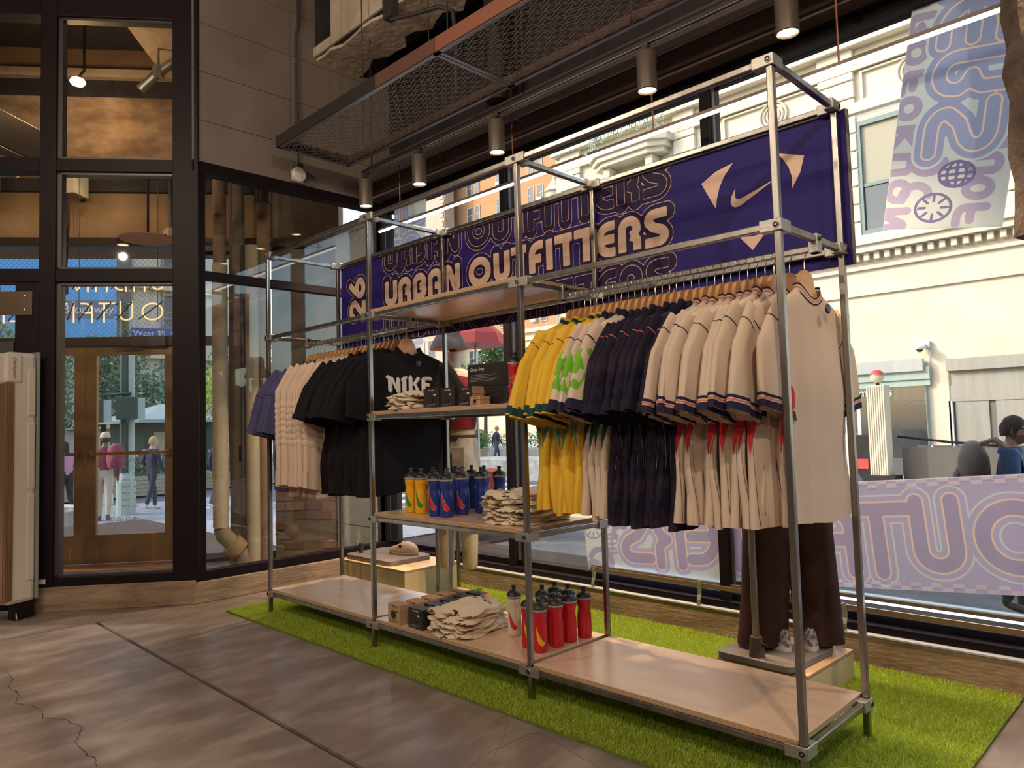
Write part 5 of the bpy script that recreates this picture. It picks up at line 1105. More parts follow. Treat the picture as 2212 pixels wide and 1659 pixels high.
def wavy(name, c1, c2):
    m = bpy.data.materials.new(name); m.use_nodes = True; t = m.node_tree; b = t.nodes['Principled BSDF']; b.inputs['Roughness'].default_value = .85
    tc = t.nodes.new('ShaderNodeTexCoord'); mp_ = t.nodes.new('ShaderNodeMapping'); mp_.inputs['Scale'].default_value = (1, 1, .45); n = t.nodes.new('ShaderNodeTexNoise'); n.inputs['Scale'].default_value = 9; n.inputs['Detail'].default_value = 1; n.inputs['Distortion'].default_value = 1.6
    r = t.nodes.new('ShaderNodeValToRGB'); r.color_ramp.interpolation = 'CONSTANT'; r.color_ramp.elements[0].color = (*c1, 1); r.color_ramp.elements[1].color = (*c2, 1); r.color_ramp.elements[1].position = .5
    L = t.links.new; L(tc.outputs['Object'], mp_.inputs[0]); L(mp_.outputs[0], n.inputs['Vector']); L(n.outputs['Fac'], r.inputs[0]); L(r.outputs[0], b.inputs['Base Color']); return m
F['swirl'] = wavy('green_swirl', (.62, .52, .42), (.16, .42, .025)); F['camo'] = mat('navy_star_camo', (.010, .007, .022), .8, var=(14, (.022, .016, .032), .48, .56), bump=(200, .1), spec=.2)
tagm = mat('security_tag', (.03, .028, .03), .35)
TAG = MB().lathe([(0, 0), (.016, 0), (.020, .004), (.016, .010), (0, .013)], 16).mesh('security_tag', tagm, 40)
def kind_white(seed, flat=0):
    s = Shirt(.86, .245, .026, seed, .435, .092, flat=flat); P = []
    P.append(('fabric', s.mesh('fabric', F['white'])))
    for c in s.cuffs('cuff', [F['ink'], F['white'], F['coral']], [(.885, .91, 0), (.91, .918, 1), (.918, .932, 2), (.932, .94, 1), (.94, .997, 0)]): P.append(('cuff', c))
    P.append(('collar', s.collar('collar', [F['ink'], F['coral'], F['white']], [0, 2, 1, 2, 0])))
    for sd in (0, PI):
        P.append(('side_insert', s.patch('side_insert', F['red'], lambda f, sd=sd: (sd-1.05*(1-f)*min(1, .45+f*2.2), sd+1.05*(1-f)*min(1, .45+f*2.2)), .42, .70, 14, 12) if not (flat and sd == 0) else s.patch('side_insert', F['red'], lambda f: (-.2, .75*math.sin(PI*f)**.8), .14, .56, 16, 10)))
    for sg in (-1, 1): P.append(('shoulder_piping', s.band('shoulder_piping', F['ink'], sg, .24, .255)))
    for th in (PI-.55, PI+.55): P.append(('side_piping', s.patch('side_piping', F['ink'], lambda f, th=th: (th+.35*(1-f)-.012, th+.35*(1-f)+.012), .62, .995, 14, 1)))
    return P
def kind_yellow(seed):
    s = Shirt(.86, .245, .026, seed, .435, .092); P = [('fabric', s.mesh('fabric', F['yellow']))]
    for c in s.cuffs('cuff', [F['green'], F['yellow']], [(.905, .985, 0), (.985, .999, 1)]): P.append(('cuff', c))
    P.append(('collar', s.collar('collar', [F['green'], F['yellow']], [0, 0, 1])))
    for sd in (0, PI): P.append(('side_insert', s.patch('side_insert', F['jade'], lambda f, sd=sd: (sd-1.0*(1-f), sd+1.0*(1-f)), .38, .68, 14, 12)))
    for sg in (-1, 1): P.append(('shoulder_piping', s.band('shoulder_piping', F['green'], sg, .24, .252)))
    return P
def kind_green(seed):
    s = Shirt(.87, .245, .026, seed, .42, .10); P = [('fabric', s.mesh('fabric', F['white']))]
    for sg in (-1, 1): P.append(('sleeve_print', s.band('sleeve_print', F['swirl'], sg, .30, .90, 0, 2*PI, 20, 10)))
    for c in s.cuffs('cuff', [F['ink']], [(.90, .999, 0)]): P.append(('cuff', c))
    P.append(('collar', s.collar('collar', [F['ink']], [0])))
    for sd in (0, PI): P.append(('side_insert', s.patch('side_insert', F['green'], lambda f, sd=sd: (sd-1.0*(1-f), sd+1.0*(1-f)), .38, .68, 14, 12)))
    for sg in (-1, 1): P.append(('shoulder_piping', s.band('shoulder_piping', F['ink'], sg, .26, .275)))
    return P
def kind_navy(seed):
    s = Shirt(.88, .245, .026, seed, .43, .094); P = [('fabric', s.mesh('fabric', F['camo']))]
    for c in s.cuffs('cuff', [F['navy']], [(.90, .999, 0)]): P.append(('cuff', c))
    P.append(('collar', s.collar('collar', [F['navy'], F['ink']], [0, 1])))
    for sg in (-1, 1): P.append(('shoulder_piping', s.band('shoulder_piping', F['coral'], sg, .245, .257)))
    for th in (PI-.5, PI+.5): P.append(('side_piping', s.patch('side_piping', mat('piping_white', (.5, .42, .38), .8), lambda f, th=th: (th+.5*(1-f)**2-.009, th+.5*(1-f)**2+.009), .42, .75, 10, 1)))
    return P
def kind_tee(seed, flat=0):
    s = Shirt(.86, .27, .026, seed, .40, .105, flat=flat); P = [('fabric', s.mesh('fabric', F['tee']))]
    for c in s.cuffs('cuff', [F['tee']], [(.93, .999, 0)]): P.append(('cuff', c))
    P.append(('collar', s.collar('collar', [F['tee']], [0])))
    return P
def kind_hood(seed):
    s = Shirt(.88, .27, .034, seed, .80, .11, long=True); P = [('fabric', s.mesh('fabric', F['hood'], nsl=20))]
    for c in s.cuffs('cuff', [F['hood']], [(.91, .999, 0)]): P.append(('cuff', c))
    P.append(('hem_band', s.patch('hem_band', F['hood'], lambda f: (0, 2*PI), .92, .995, 3, 40, .004)))
    for sg in (-1, 1):
        mb = MB()
        for q in range(7):
            m_ = MB(); me = s.band('q', F['hood'], sg, .52+q*.036, .52+q*.036+.033, -PI*.30, PI*.30 + PI*.8, 12, 4, .0)
            b = len(mb.v); vv = [v.co.copy() for v in me.vertices]; c = s.slv(sg, 0, .5).lerp(s.slv(sg, PI, .5), .5)
            for j in range(5):
                for i in range(13):
                    p = vv[j*13+i]; cc = s.slv(sg, 0, .52+q*.036).lerp(s.slv(sg, PI, .52+q*.036), .5); vv[j*13+i] = p+(p-cc).normalized()*(.001+.005*math.sin(PI*j/4))
            mb.add(vv, [(j*13+i, (j+1)*13+i, (j+1)*13+i+1, j*13+i+1) for j in range(4) for i in range(12)]); bpy.data.meshes.remove(me)
        P.append(('elbow_pad', mb.mesh('elbow_pad', F['hood'], 70)))
    P.append(('collar', s.collar('collar', [F['hood']], [0], .035))); return P
def kind_blue(seed):
    s = Shirt(.86, .265, .030, seed, .47, .105); P = [('fabric', s.mesh('fabric', F['blue']))]
    for c in s.cuffs('cuff', [F['blue']], [(.90, .999, 0)]): P.append(('cuff', c))
    P.append(('collar', s.collar('collar', [F['blue']], [0])))
    for sg in (-1, 1): P.append(('sleeve_seam', s.band('sleeve_seam', F['ink'], sg, .50, .508)))
    return P
CACHE = {}
def garment(kind, fn, x, name, label, cat, group, rot, var, dz=0):
    key = (kind, var)
    if key not in CACHE: CACHE[key] = fn(10+var*7+len(kind))
    t = thing(name, label, cat, (x, HY, HZ-.140+dz), rot, group)
    for n, me in CACHE[key]: link(n, me, t)
    return t
def run(x0, x1, items):
    """items: (kind, fn, count, object name, colour words, category, place words)"""
    n = sum(i[2] for i in items); k = 0
    for kind, fn, cnt, nm, words_, cat, grp in items:
        for q in range(cnt):
            x = x0+(x1-x0)*k/(n-1); k += 1; rot = random.uniform(-.10, .06); last = (q == cnt-1)
            o = ORD[q] if cnt-1-q > 1 else ('last' if last else 'second last')
            place = grp[1]
            garment(kind, fn, x, nm, '%s, %s %s' % (words_, o, place), cat, grp[0], rot, q % 3, random.uniform(-.012, .008))
            hanger(x, 'wooden hanger holding the %s %s' % (o, grp[2]), 0, rot*.6, 'wooden hangers on the rails')
run(RX[2]+.060, RX[3]-.16, [
    ('yellow', kind_yellow, 7, 'football_jersey', 'yellow jersey with dark green cuffs', 'jersey', ('yellow jerseys on the right rail', 'from the middle post', 'yellow jersey of the right rail')),
    ('green', kind_green, 4, 'football_jersey', 'white jersey with swirling green sleeves', 'jersey', ('green swirl jerseys on the right rail', 'next to the yellow ones', 'green swirl jersey')),
    ('navy', kind_navy, 9, 'football_jersey', 'dark navy star patterned jersey with coral piping', 'jersey', ('dark navy jerseys on the right rail', 'after the green swirl ones', 'dark navy jersey')),
    ('white', kind_white, 9, 'football_jersey', 'cream white jersey with striped cuffs and red inserts', 'jersey', ('cream white jerseys on the right rail', 'after the navy ones', 'cream white jersey'))])
for q, x in enumerate((RX[3]-.108, RX[3]-.052)):
    t = garment('whitef', lambda s: kind_white(s, .35), x, 'football_jersey', ['cream white jersey hanging just behind the front-most one, collar showing', 'front-most cream white jersey with a dark disc at its collar'][q], 'jersey', 'cream white jerseys on the right rail', -.12+.08*q, q)
    t.location.y += .035; h = hanger(x, ['wooden hanger just behind the front-most white jersey', 'front-most pale wooden hanger at the right end of the rail'][q], 0, -.10+.06*q, 'wooden hangers on the rails'); h.location.y += .02
    if q: g = link('security_tag', TAG, t, (.046, .055, -.075)); g.rotation_euler = (0, PI/2, 0)
run(RX[0]+.075, RX[1]-.135, [
    ('blue', kind_blue, 4, 'fleece_pullover', 'slate blue short sleeved top', 'top', ('slate blue tops on the left rail', 'from the left end of the left rail', 'slate blue top')),
    ('hood', kind_hood, 8, 'fleece_sweatshirt', 'cream sweatshirt with quilted elbow pads', 'sweatshirt', ('cream sweatshirts on the left rail', 'after the slate blue tops', 'cream sweatshirt')),
    ('tee', kind_tee, 9, 'black_tee', 'plain side of a black tee', 'tee', ('black tees on the left rail', 'after the cream sweatshirts', 'black tee of the left rail'))])
t = garment('teef', lambda s: kind_tee(s, 1), RX[1]-.065, 'black_tee', 'front-most black tee with white gothic lettering on the chest', 'tee', 'black tees on the left rail', -.10, 0); t.location.y += .02
h = hanger(RX[1]-.065, 'wooden hanger of the front-most lettered black tee', 0, -.08, 'wooden hangers on the rails'); h.location.y += .01
g = link('security_tag', TAG, t, (.036, .045, -.085)); g.rotation_euler = (0, PI/2, 0)
# blackletter print on the chest: pointed strokes with a grey drop shade
pw = mat('white_print', (.62, .58, .56), .7); pgy = mat('grey_print_shade', (.24, .22, .23), .7)
def nib(p): # a stem with pointed ends
    x0, x1, y0, y1 = p; w = (x1-x0); return [(x0, y0+w*.5), (x0+w*.5, y0), (x1, y0+w*.5), (x1, y1-w*.5), (x0+w*.5, y1), (x0, y1-w*.5)]
let = []
def addl(ox, ps): let.extend([[(ox+a, b) for a, b in p] for p in ps])
addl(0, [nib((0, .05, 0, .17)), nib((.105, .155, -.01, .16)), [(.02, .165), (.065, .15), (.135, .02), (.095, .03)], [(-.035, .15), (.0, .175), (.03, .14), (0, .135)]])
addl(.185, [nib((0, .05, -.01, .17)), [(-.015, .14), (.065, .17), (.065, .15), (-.015, .12)]])
addl(.27, [nib((0, .05, -.01, .18)), [(.05, .085), (.12, .165), (.155, .15), (.075, .07)], [(.06, .10), (.10, .09), (.155, .01), (.115, -.01)]])
addl(.445, [nib((0, .05, 0, .165)), [(.04, .165), (.13, .165), (.15, .135), (.05, .135)], [(.04, .10), (.11, .10), (.11, .07), (.04, .07)], [(.03, .03), (.14, .03), (.16, .0), (.03, -.005)]])
mb = MB(); k = .52; zi = 0
for d, m, dx, dz in ((.0008, 1, .012, -.010), (.0016, 0, 0, 0)):
    for p in let:
        zi += 1; mb.add([Vector((.034+d*1.2+zi*.00012, -.165+(a+dx)*k, -.262+(b+dz)*k*1.15)) for a, b in p], [tuple(range(len(p)))], m)
mb.build('chest_lettering', [pw, pgy], t)
# ================================================================== turf mat under the rack
TX0, TX1, TY0, TY1 = -.30, 4.0, -.175, 1.385
turf = MB().box((TX0, TY0, .001), (TX1, TY1, .010)).build('turf_mat', mat('turf_backing', (.09, .13, .02), .9, var=(30, (.13, .18, .03)))); tag(turf, 'rectangle of green artificial turf lying under the rack', 'rug')
def blades(n):
    g = np.random.default_rng(5); x = g.uniform(TX0, TX1, n); y = g.uniform(TY0, TY1, n); a = g.uniform(0, 2*PI, n); h = g.uniform(.010, .021, n); w = g.uniform(.0012, .0022, n); b = g.uniform(0, 2*PI, n); l = g.uniform(.2, .9, n)*h
    z = np.full(n, .0095); ca, sa = np.cos(a)*w, np.sin(a)*w
    v = np.stack([np.stack([x-ca, y-sa, z], 1), np.stack([x+ca, y+sa, z], 1), np.stack([x+np.cos(b)*l, y+np.sin(b)*l, z+h], 1)], 1).reshape(-1, 3)
    me = bpy.data.meshes.new('blades'); me.vertices.add(3*n); me.vertices.foreach_set('co', v.ravel()); me.loops.add(3*n); me.loops.foreach_set('vertex_index', np.arange(3*n)); me.polygons.add(n); me.polygons.foreach_set('loop_start', np.arange(n)*3)
    for c in ((.30, .42, .03), (.42, .54, .05), (.54, .64, .09), (.36, .42, .05)): me.materials.append(mat('turf_blade', c, .55, trans=(.35, tuple(x*1.4 for x in c))))
    me.polygons.foreach_set('material_index', g.integers(0, 4, n)); me.update(calc_edges=True); return me
link('blades', blades(330000), turf)['kind'] = 'stuff'
MB().tube([(3.92, .20, .028), (3.87, .16, .03), (3.80, .17, .03), (3.74, .26, .03), (3.70, .22, .028), (3.62, .12, .028)], .0008, 4).build('loose_thread', M['plaster'], turf)
# ================================================================== bottles
def bottle_mats(body): return [mat('bottle_body', body, .32, spec=.5), mat('bottle_lid', (.016, .015, .018), .45), mat('bottle_band', (.30, .28, .27), .5)]
BM = dict(red=bottle_mats((.50, .012, .022)), blue=bottle_mats((.016, .035, .22)), yellow=bottle_mats((.72, .36, .01)), cream=bottle_mats((.66, .55, .44)), clear=bottle_mats((.45, .43, .44)))
body_p = [(0, 0), (.031, 0), (.0345, .004), (.0355, .012), (.0350, .05), (.0345, .10), (.0335, .118), (.0315, .130), (.0310, .142), (.0325, .156), (.0350, .168), (.0355, .180), (.0345, .186)]
def sq_ribbon():
    P = [(-.016, .128, .0003), (-.012, .105, .003), (-.006, .082, .0065), (.001, .062, .010), (.007, .049, .0115), (.014, .042, .0095), (.019, .044, .006), (.021, .051, .0025), (.0205, .056, .0004)]
    return P
def swoosh_mesh(m, edge):
    mb = MB(); P = sq_ribbon(); Q = []
    for i in range(len(P)-1):
        for k in range(4): t = k/4; Q.append(tuple(P[i][j]*(1-t)+P[i+1][j]*t for j in range(3)))
    Q.append(P[-1])
    for grow, off, slot in ((.0011, .0006, 1), (0, .0010, 0)):
        vs = []
        for i, (x, z, w) in enumerate(Q):
            a, b = Q[max(0, i-1)], Q[min(len(Q)-1, i+1)]; tx, tz = b[0]-a[0], b[1]-a[1]; L = math.hypot(tx, tz) or 1; nx, nz = -tz/L, tx/L
            for s in (1, .33, -.33, -1):
                px, pz = x+nx*s*(w+grow), z+nz*s*(w+grow); r = .0352+off-(.003 if .115 < pz < .155 else 0)*0; an = px/.0352; vs.append((r*math.cos(an), r*math.sin(an), pz))
        mb.add(vs, [(i*4+j, (i+1)*4+j, (i+1)*4+j+1, i*4+j+1) for i in range(len(Q)-1) for j in range(3)], slot)
    return mb.mesh('tick_print', [m, edge], 60)
BB = {}
def bottle(kind, loc, rz, label, group, tick=None):
    if kind not in BB:
        mm = BM[kind]; n = 28; b = MB().lathe(body_p, n); vv = []
        for (x, y, z) in b.v:                                           # thumb grip pressed into one side
            g = math.exp(-((z-.142)/.020)**2)*max(0, math.cos(math.atan2(y, x)-2.2))**2; vv.append((x*(1-.10*g), y*(1-.10*g), z))
        b.v = vv
        lid = MB().lathe([(.0345, .184), (.0365, .186), (.0365, .202), (.0345, .2055), (.030, .213), (.019, .2205), (.0125, .222)], n, m=[0, 0, 0, 0, 0, 0])
        band = MB().lathe([(.0352, .1855), (.0368, .1870), (.0368, .1960), (.0352, .1972)], n); noz = MB().lathe([(.0125, .221), (.0095, .229), (.0092, .234), (.0118, .237), (.0118, .2435), (.0085, .2475), (0, .2475)], 18)
        grip = MB()
        for k in range(6): grip.tube([((.0325)*math.cos(2.2+d), (.0325)*math.sin(2.2+d), .125+k*.007) for d in (-.35, -.17, 0, .17, .35)], .0007, 4)
        BB[kind] = [('body', b.mesh('body', mm[0], 50)), ('lid', lid.mesh('lid', mm[1], 35)), ('lid_band', band.mesh('lid_band', mm[2] if tick is not None else mm[1], 40)), ('nozzle', noz.mesh('nozzle', mm[1], 40)), ('grip_ribs', grip.mesh('grip_ribs', mm[0], 60))]
    t = thing('water_bottle', label, 'bottle', loc, rz, group)
    for nme, me in BB[kind]: link(nme, me, t)
    if tick: 
        key = 'tick'+kind
        if key not in BB: BB[key] = swoosh_mesh(mat('tick_colour', tick[0], .45), mat('tick_edge', tick[1], .45))
        link('tick_print', BB[key], t)
    return t
FA = -.80                                                              # bottles turn their print towards the aisle
gR = 'red bottles on the bottom shelf'; TY = ((.80, .40, .02), (.45, .02, .03)); TR = ((.55, .02, .03), (.75, .45, .35))
bottle('cream', (2.065, .269, SB), FA-.35, 'cream bottle with a red tick on the bottom shelf', 'squeeze bottles on the bottom shelf', TR)
for x, y, r, w in [(2.352, .150, FA-.15, 'red bottle with yellow tick at the front corner of the bottom shelf'), (2.262, .168, FA-.2, 'red bottle with yellow tick half hidden behind the middle rack post'), (2.352, .262, 2.3, 'plain sided red bottle directly behind the front corner one'),
        (2.350, .362, 2.1, 'plain sided red bottle third from the front corner'), (2.362, .462, 2.0, 'red bottle standing apart at the back of the bottom shelf'), (2.262, .270, 1.6, 'red bottle in the second row of the cluster, second from front'), (2.262, .365, 1.9, 'red bottle in the second row of the cluster, third from front'), (2.262, .458, 2.2, 'red bottle in the second row of the cluster, at the back')]:
    bottle('red', (x, y, SB), r, w, gR, TY)
for x, y, w in [(2.172, .365, 'pale clear bottle behind the red cluster on the bottom shelf'), (2.172, .460, 'second pale clear bottle, behind the first one')]: bottle('clear', (x, y, SB), 1.5, w, 'pale bottles on the bottom shelf')
TG = ((.03, .22, .04), (.60, .45, .05)); TRB = ((.60, .02, .03), (.75, .55, .50)); gM = 'bottles on the middle shelf'
for x, y, r, w in [(1.414, .130, FA-.5, 'yellow bottle with green tick, nearest the far post of the middle shelf'), (1.512, .122, FA-.30, 'yellow bottle with green tick, second along the middle shelf'), (1.475, .235, 2.0, 'yellow bottle standing behind the two front yellow ones')]: bottle('yellow', (x, y, SL), r, w, gM, TG)
for x, y, r, w in [(1.668, .095, FA-.45, 'blue bottle with red tick beside the yellow bottles'), (1.760, .097, FA-.25, 'front-most blue bottle with red tick on the middle shelf'), (1.735, .225, FA-.25, 'blue bottle with red tick behind the front-most blue one'), (1.770, .335, 2.0, 'blue bottle in the third row of the middle shelf'), (1.790, .455, 1.8, 'blue bottle farthest back by the window on the middle shelf'),
        (1.640, .205, 2.0, 'blue bottle behind the one beside the yellow bottles'), (1.640, .315, 2.1, 'blue bottle in the left file, third from the front'), (1.545, .345, 1.9, 'blue bottle behind the yellow bottles, near row'), (1.560, .455, 2.0, 'blue bottle behind the yellow bottles, far row'), (1.665, .455, 1.9, 'blue bottle in the back row between two others')]: bottle('blue', (x, y, SL), r, w, gM, TRB)
TBk = ((.02, .03, .03), (.6, .5, .4))
bottle('red', (2.292, .095, SU), FA-.35, 'red bottle with dark tick on the upper shelf by the middle post', 'red bottles on the upper shelf', TBk).children; bottle('red', (2.378, .135, SU), FA-.2, 'red bottle on the upper shelf half hidden by the yellow jerseys', 'red bottles on the upper shelf', TBk)
dkt = bpy.data.materials.new('x')
tm = swoosh_mesh(mat('tick_dark', (.02, .03, .03), .45), mat('tick_pale', (.6, .5, .4), .45))
for o in bpy.data.objects:
    if o.name.startswith('tick_print') and o.parent and 'upper shelf' in o.parent.get('label', ''): o.data = tm
# ================================================================== boxed cameras
kraft = mat('kraft_card', (.42, .26, .15), .75, bump=(90, .08)); blackc = mat('black_card', (.018, .016, .018), .5); whitep = mat('white_ink', (.62, .58, .55), .6); greyp = mat('grey_ink', (.20, .19, .19), .6); greenp = mat('olive_card', (.10, .11, .07), .6)
def camera_box(loc, rz, s, label, style, group):
    w, d, h = s; t = thing('camera_box', label, 'box', loc, rz, group)
    b = MB(); gap = .0012; zc_ = h*.60; fm, sm_ = (1, 0) if style in ('mixed', 'brown_side') else ((0, 0) if style == 'kraft' else (1, 1))
    mm = [kraft, blackc]
    lo = MB().box((-w/2, -d/2, 0), (w/2, d/2, zc_), [fm, fm, fm, sm_, fm, sm_]).build('box_base', mm, t, bevel=.0012)
    MB().box((-w/2, -d/2, zc_+gap), (w/2, d/2, h), [fm, fm, fm, sm_, fm, sm_]).build('box_lid', mm, t, bevel=.0012); MB().box((-w/2+.002, -d/2+.002, zc_-.004), (w/2-.002, d/2-.002, zc_+.006)).build('inner_sleeve', blackc, t)
    y = -d/2-.0006; ink_ = blackc if style == 'kraft' else whitep
    text_mesh('Camp Snap', h*.105, ink_, 'brand_lettering', t, (-w*.18, y, h*.86), (1, 0, 0), (0, 0, 1), shear=.3)
    l = MB().lathe([(0, 0), (h*.20, 0), (h*.20, .004), (h*.15, .004), (h*.14, .002), (0, .002)], 22).build('lens_print', blackc, t, loc=(-w*.02, -d/2, h*.46), smooth=40); l.rotation_euler = (PI/2, 0, 0)
    r_ = MB()
    for a, b_ in ((0, 22), (24, 60)): r_.tube([(h*.24*math.cos(q*2*PI/24)-w*.02, y, h*.46+h*.24*math.sin(q*2*PI/24)) for q in range(0, 14 if b_ > 30 else 9)], .0009, 4)
    r_.build('outline_print', greyp if style != 'kraft' else blackc, t)
    MB().box((w*.16, y, h*.62), (w*.30, y+.001, h*.70)).build('viewfinder_print', ink_, t); MB().box((-w*.26, y, h*.17), (w*.26, y+.001, h*.18)).build('rule_line', ink_, t)
    for q in range(3): MB().box((-w*.42, y, h*(.12-.035*q)), (w*(.15-.1*q), y+.001, h*(.128-.035*q))).build('small_print', greyp, t)
    if style == 'kraft':
        for q in range(4): MB().tube([(-w*.35+q*w*.22, y, h*.08), (-w*.30+q*w*.22, y, h*.2)], .0012, 4).build('doodle_print', blackc, t)
        MB().box((-w/2, -d/2-.0005, h-.008), (w/2, d/2, h+.0004)).build('lid_label', greenp, t) if False else None
    return t
g4 = 'camera boxes on the bottom shelf'; yb = .02
camera_box((1.415, .035, SB), -.05, (.115, .075, .105), 'kraft camera box at the front of the kraft row on the bottom shelf', 'kraft', g4)
camera_box((1.585, .045, SB), -.03, (.125, .070, .105), 'black camera box at the front of the black row on the bottom shelf', 'black', g4)
for q, (x, y) in enumerate(((1.405, .165), (1.400, .275), (1.390, .385), (1.395, .490))): camera_box((x, y, SB), -.04, (.115, .075, .095), 'kraft camera box, %s in the kraft row on the bottom shelf' % ORD[q+1], 'kraft', g4)
for q, (x, y) in enumerate(((1.575, .165), (1.560, .280), (1.550, .385), (1.545, .490))): camera_box((x, y, SB), -.03, (.13, .070, .100), 'black camera box with kraft ends, %s in the black row' % ORD[q+1], 'mixed', g4)
g5 = 'camera boxes on the upper shelf'
camera_box((1.712, .085, SU), .02, (.125, .08, .105), 'black camera box with a lens print beside the folded tees, upper shelf', 'black', g5)
camera_box((1.832, .095, SU), .0, (.115, .08, .100), 'black camera box, second from the folded tees on the upper shelf', 'black', g5); camera_box((1.945, .115, SU), 0, (.12, .08, .100), 'black camera box with kraft end in the middle of the upper shelf', 'mixed', g5)
camera_box((2.055, .080, SU), .05, (.07, .07, .045), 'small kraft box lying low before the large black box', 'kraft', g5); camera_box((2.185, .20, SU), 0, (.10, .07, .10), 'kraft sided box squeezed between the large black box and the red bottle', 'mixed', g5)
t = thing('display_box', 'large black display box with kraft side and a round knob, upper shelf', 'box', (1.965, .275, SU), .0, g5)
MB().box((-.155, -.055, 0), (.155, .055, .105), [1, 1, 1, 0, 1, 0]).build('box_base', [kraft, blackc], t, bevel=.0015); MB().box((-.155, -.055, .1065), (.155, .055, .225), [1, 1, 1, 0, 1, 0]).build('box_lid', [kraft, blackc], t, bevel=.0015)
text_mesh('Camp Snap', .024, whitep, 'brand_lettering', t, (-.135, -.056, .190), (1, 0, 0), (0, 0, 1), shear=.3)
for q in range(5): MB().box((-.135, -.0565, .165-.008*q), (.07-.03*(q % 3), -.055, .168-.008*q)).build('small_print', greyp, t)
for q in range(3): MB().box((-.135, -.0565, .10-.009*q), (-.06-.01*q, -.055, .103-.009*q)).build('small_print', greyp, t)
k = MB().lathe([(0, 0), (.032, 0), (.034, .012), (.028, .018), (0, .020)], 24).build('lens_knob', blackc, t, loc=(-.035, -.055, .065), smooth=35); k.rotation_euler = (PI/2, 0, 0)
# ================================================================== folded clothes
teem = cloth('folded_cream_cotton', (.60, .49, .36), (.66, .56, .43)); grm = cloth('grey_denim_fold', (.16, .17, .175), (.24, .25, .25), sc=30)
def fold_mesh(w, d, h, seed, m, sag=1.0):
    """one folded tee: doubled rounded slab with a lipped front fold and wavy edges; +y is away from the fold"""
    r = np.random.default_rng(seed); ph = r.uniform(0, 6.28, 10); n = 44; prof = [(.90, 0), (.985, .10), (1.0, .25), (.965, .42), (.955, .50), (.97, .56), (1.0, .74), (.985, .90), (.93, 1.0)]; mb = MB(); vs = []
    def P(a, k, zf):
        ca, sa = math.cos(a), math.sin(a); e = (abs(ca)**5+abs(sa)**5)**-.2; x, y = w/2*ca*e*k, d/2*sa*e*k
        fr = max(0, -sa)**1.5; wob = .006*math.sin(3*a+ph[0]+zf*2)+.004*math.sin(7*a+ph[1]-zf*3)+.012*fr*math.sin(5*ca*2+ph[2]+zf*5)
        rr_ = math.hypot(x, y) or 1; x += x/rr_*wob*sag; y += y/rr_*wob*sag
        z = h*zf + (.35+.65*zf)*(.006*math.sin(9*x/w*2+ph[3])+.005*math.sin(8*y/d+ph[4]+3*x/w)+.006*fr*math.sin(14*x/w+ph[5]))*sag*min(1, zf*3)
        return (x, y, max(0, z))
    for k, zf in prof: vs += [P(2*PI*i/n, k, zf) for i in range(n)]
    for k in (.72, .45, .2): vs += [P(2*PI*i/n, k, 1.03) for i in range(n)]
    R = len(prof)+3; fs = [(j*n+i, j*n+(i+1) % n, (j+1)*n+(i+1) % n, (j+1)*n+i) for j in range(R-1) for i in range(n)] + [tuple(range((R-1)*n, R*n)), tuple(range(n))[::-1]]
    return mb.add(vs, fs).mesh('fabric', m, 60)
FT = [fold_mesh(.30, .36, .030, 40+q, teem, 1.9) for q in range(5)]
def stack(loc, rz, n, hh, place, group, tags, name='folded_tee', what='cream folded tee', meshes=None, sc_=(1, 1)):
    z = loc[2]
    for q in range(n):
        o = {0: 'lowest of', n-1: 'topmost of'}.get(q, '%s from the bottom of' % ORD[q]); t = thing(name, '%s, %s the %s' % (what, o, place), 'tee', (loc[0]+random.uniform(-.006, .006), loc[1]+random.uniform(-.006, .006), z), rz+random.uniform(-.05, .05), group)
        f = link('fabric', (meshes or FT)[q % len(meshes or FT)], t); f.scale = (sc_[0], sc_[1], hh/.030)
        c = MB().tube([(-.055+.11*k/8, -.155*sc_[1]-.018*math.sin(PI*k/8), hh*.80) for k in range(9)], .005, 6).build('neckband', (teem if 'cream' in what else grm), t, smooth=60)
        if q in tags: g = link('security_tag', TAG, t, (.02+.02*math.sin(q*2.1), -.152*sc_[1]-.006, hh*.72)); g.rotation_euler = (1.15 if q < n-1 else .65, 0, 0); g.scale = (1.15, 1.15, 1)
        z += hh*.93
    return z
z = stack((1.800, .190, SB), .20, 5, .026, 'stack on the bottom shelf', 'folded tees on the bottom shelf', (1, 2, 4))
ts = [o for o in bpy.data.objects if o.get('label', '') == 'cream folded tee, topmost of the stack on the bottom shelf'][0]
pb_ = mat('blue_print', (.03, .07, .22), .8)
for q, s in enumerate(('FR', 'UNSHINE')): text_mesh(s, .036, pb_, 'printed_lettering', ts, (.085-.03*q, -.02+.045*q, .040), (-.55, .85, 0), (-.85, -.55, 0))
sp2 = MB(); rr2 = random.Random(9)
for q in range(60): a = rr2.uniform(0, 6.28); r0 = rr2.uniform(.005, .05); sp2.cbox((.03+r0*math.cos(a), .10+r0*.6*math.sin(a), .040), (.006, .004, .0012), 0, a)
sp2.build('printed_emblem', pb_, ts)['kind'] = 'stuff'
from mathutils.bvhtree import BVHTree
fb = [c for c in ts.children if c.name.startswith('fabric')][0]; bv = BVHTree.FromPolygons([Vector((v.co.x, v.co.y, v.co.z*fb.scale.z)) for v in fb.data.vertices], [list(p.vertices) for p in fb.data.polygons])
for c in ts.children:                                               # lay the print on the creased cloth
    if c.name.startswith('printed'):
        Mi = c.matrix_local.copy(); Mv = Mi.inverted()
        for v in c.data.vertices:
            p = Mi @ v.co; h = bv.ray_cast(Vector((p.x, p.y, .2)), Vector((0, 0, -1)))[0]
            if h: v.co = Mv @ Vector((p.x, p.y, h.z+.0012))
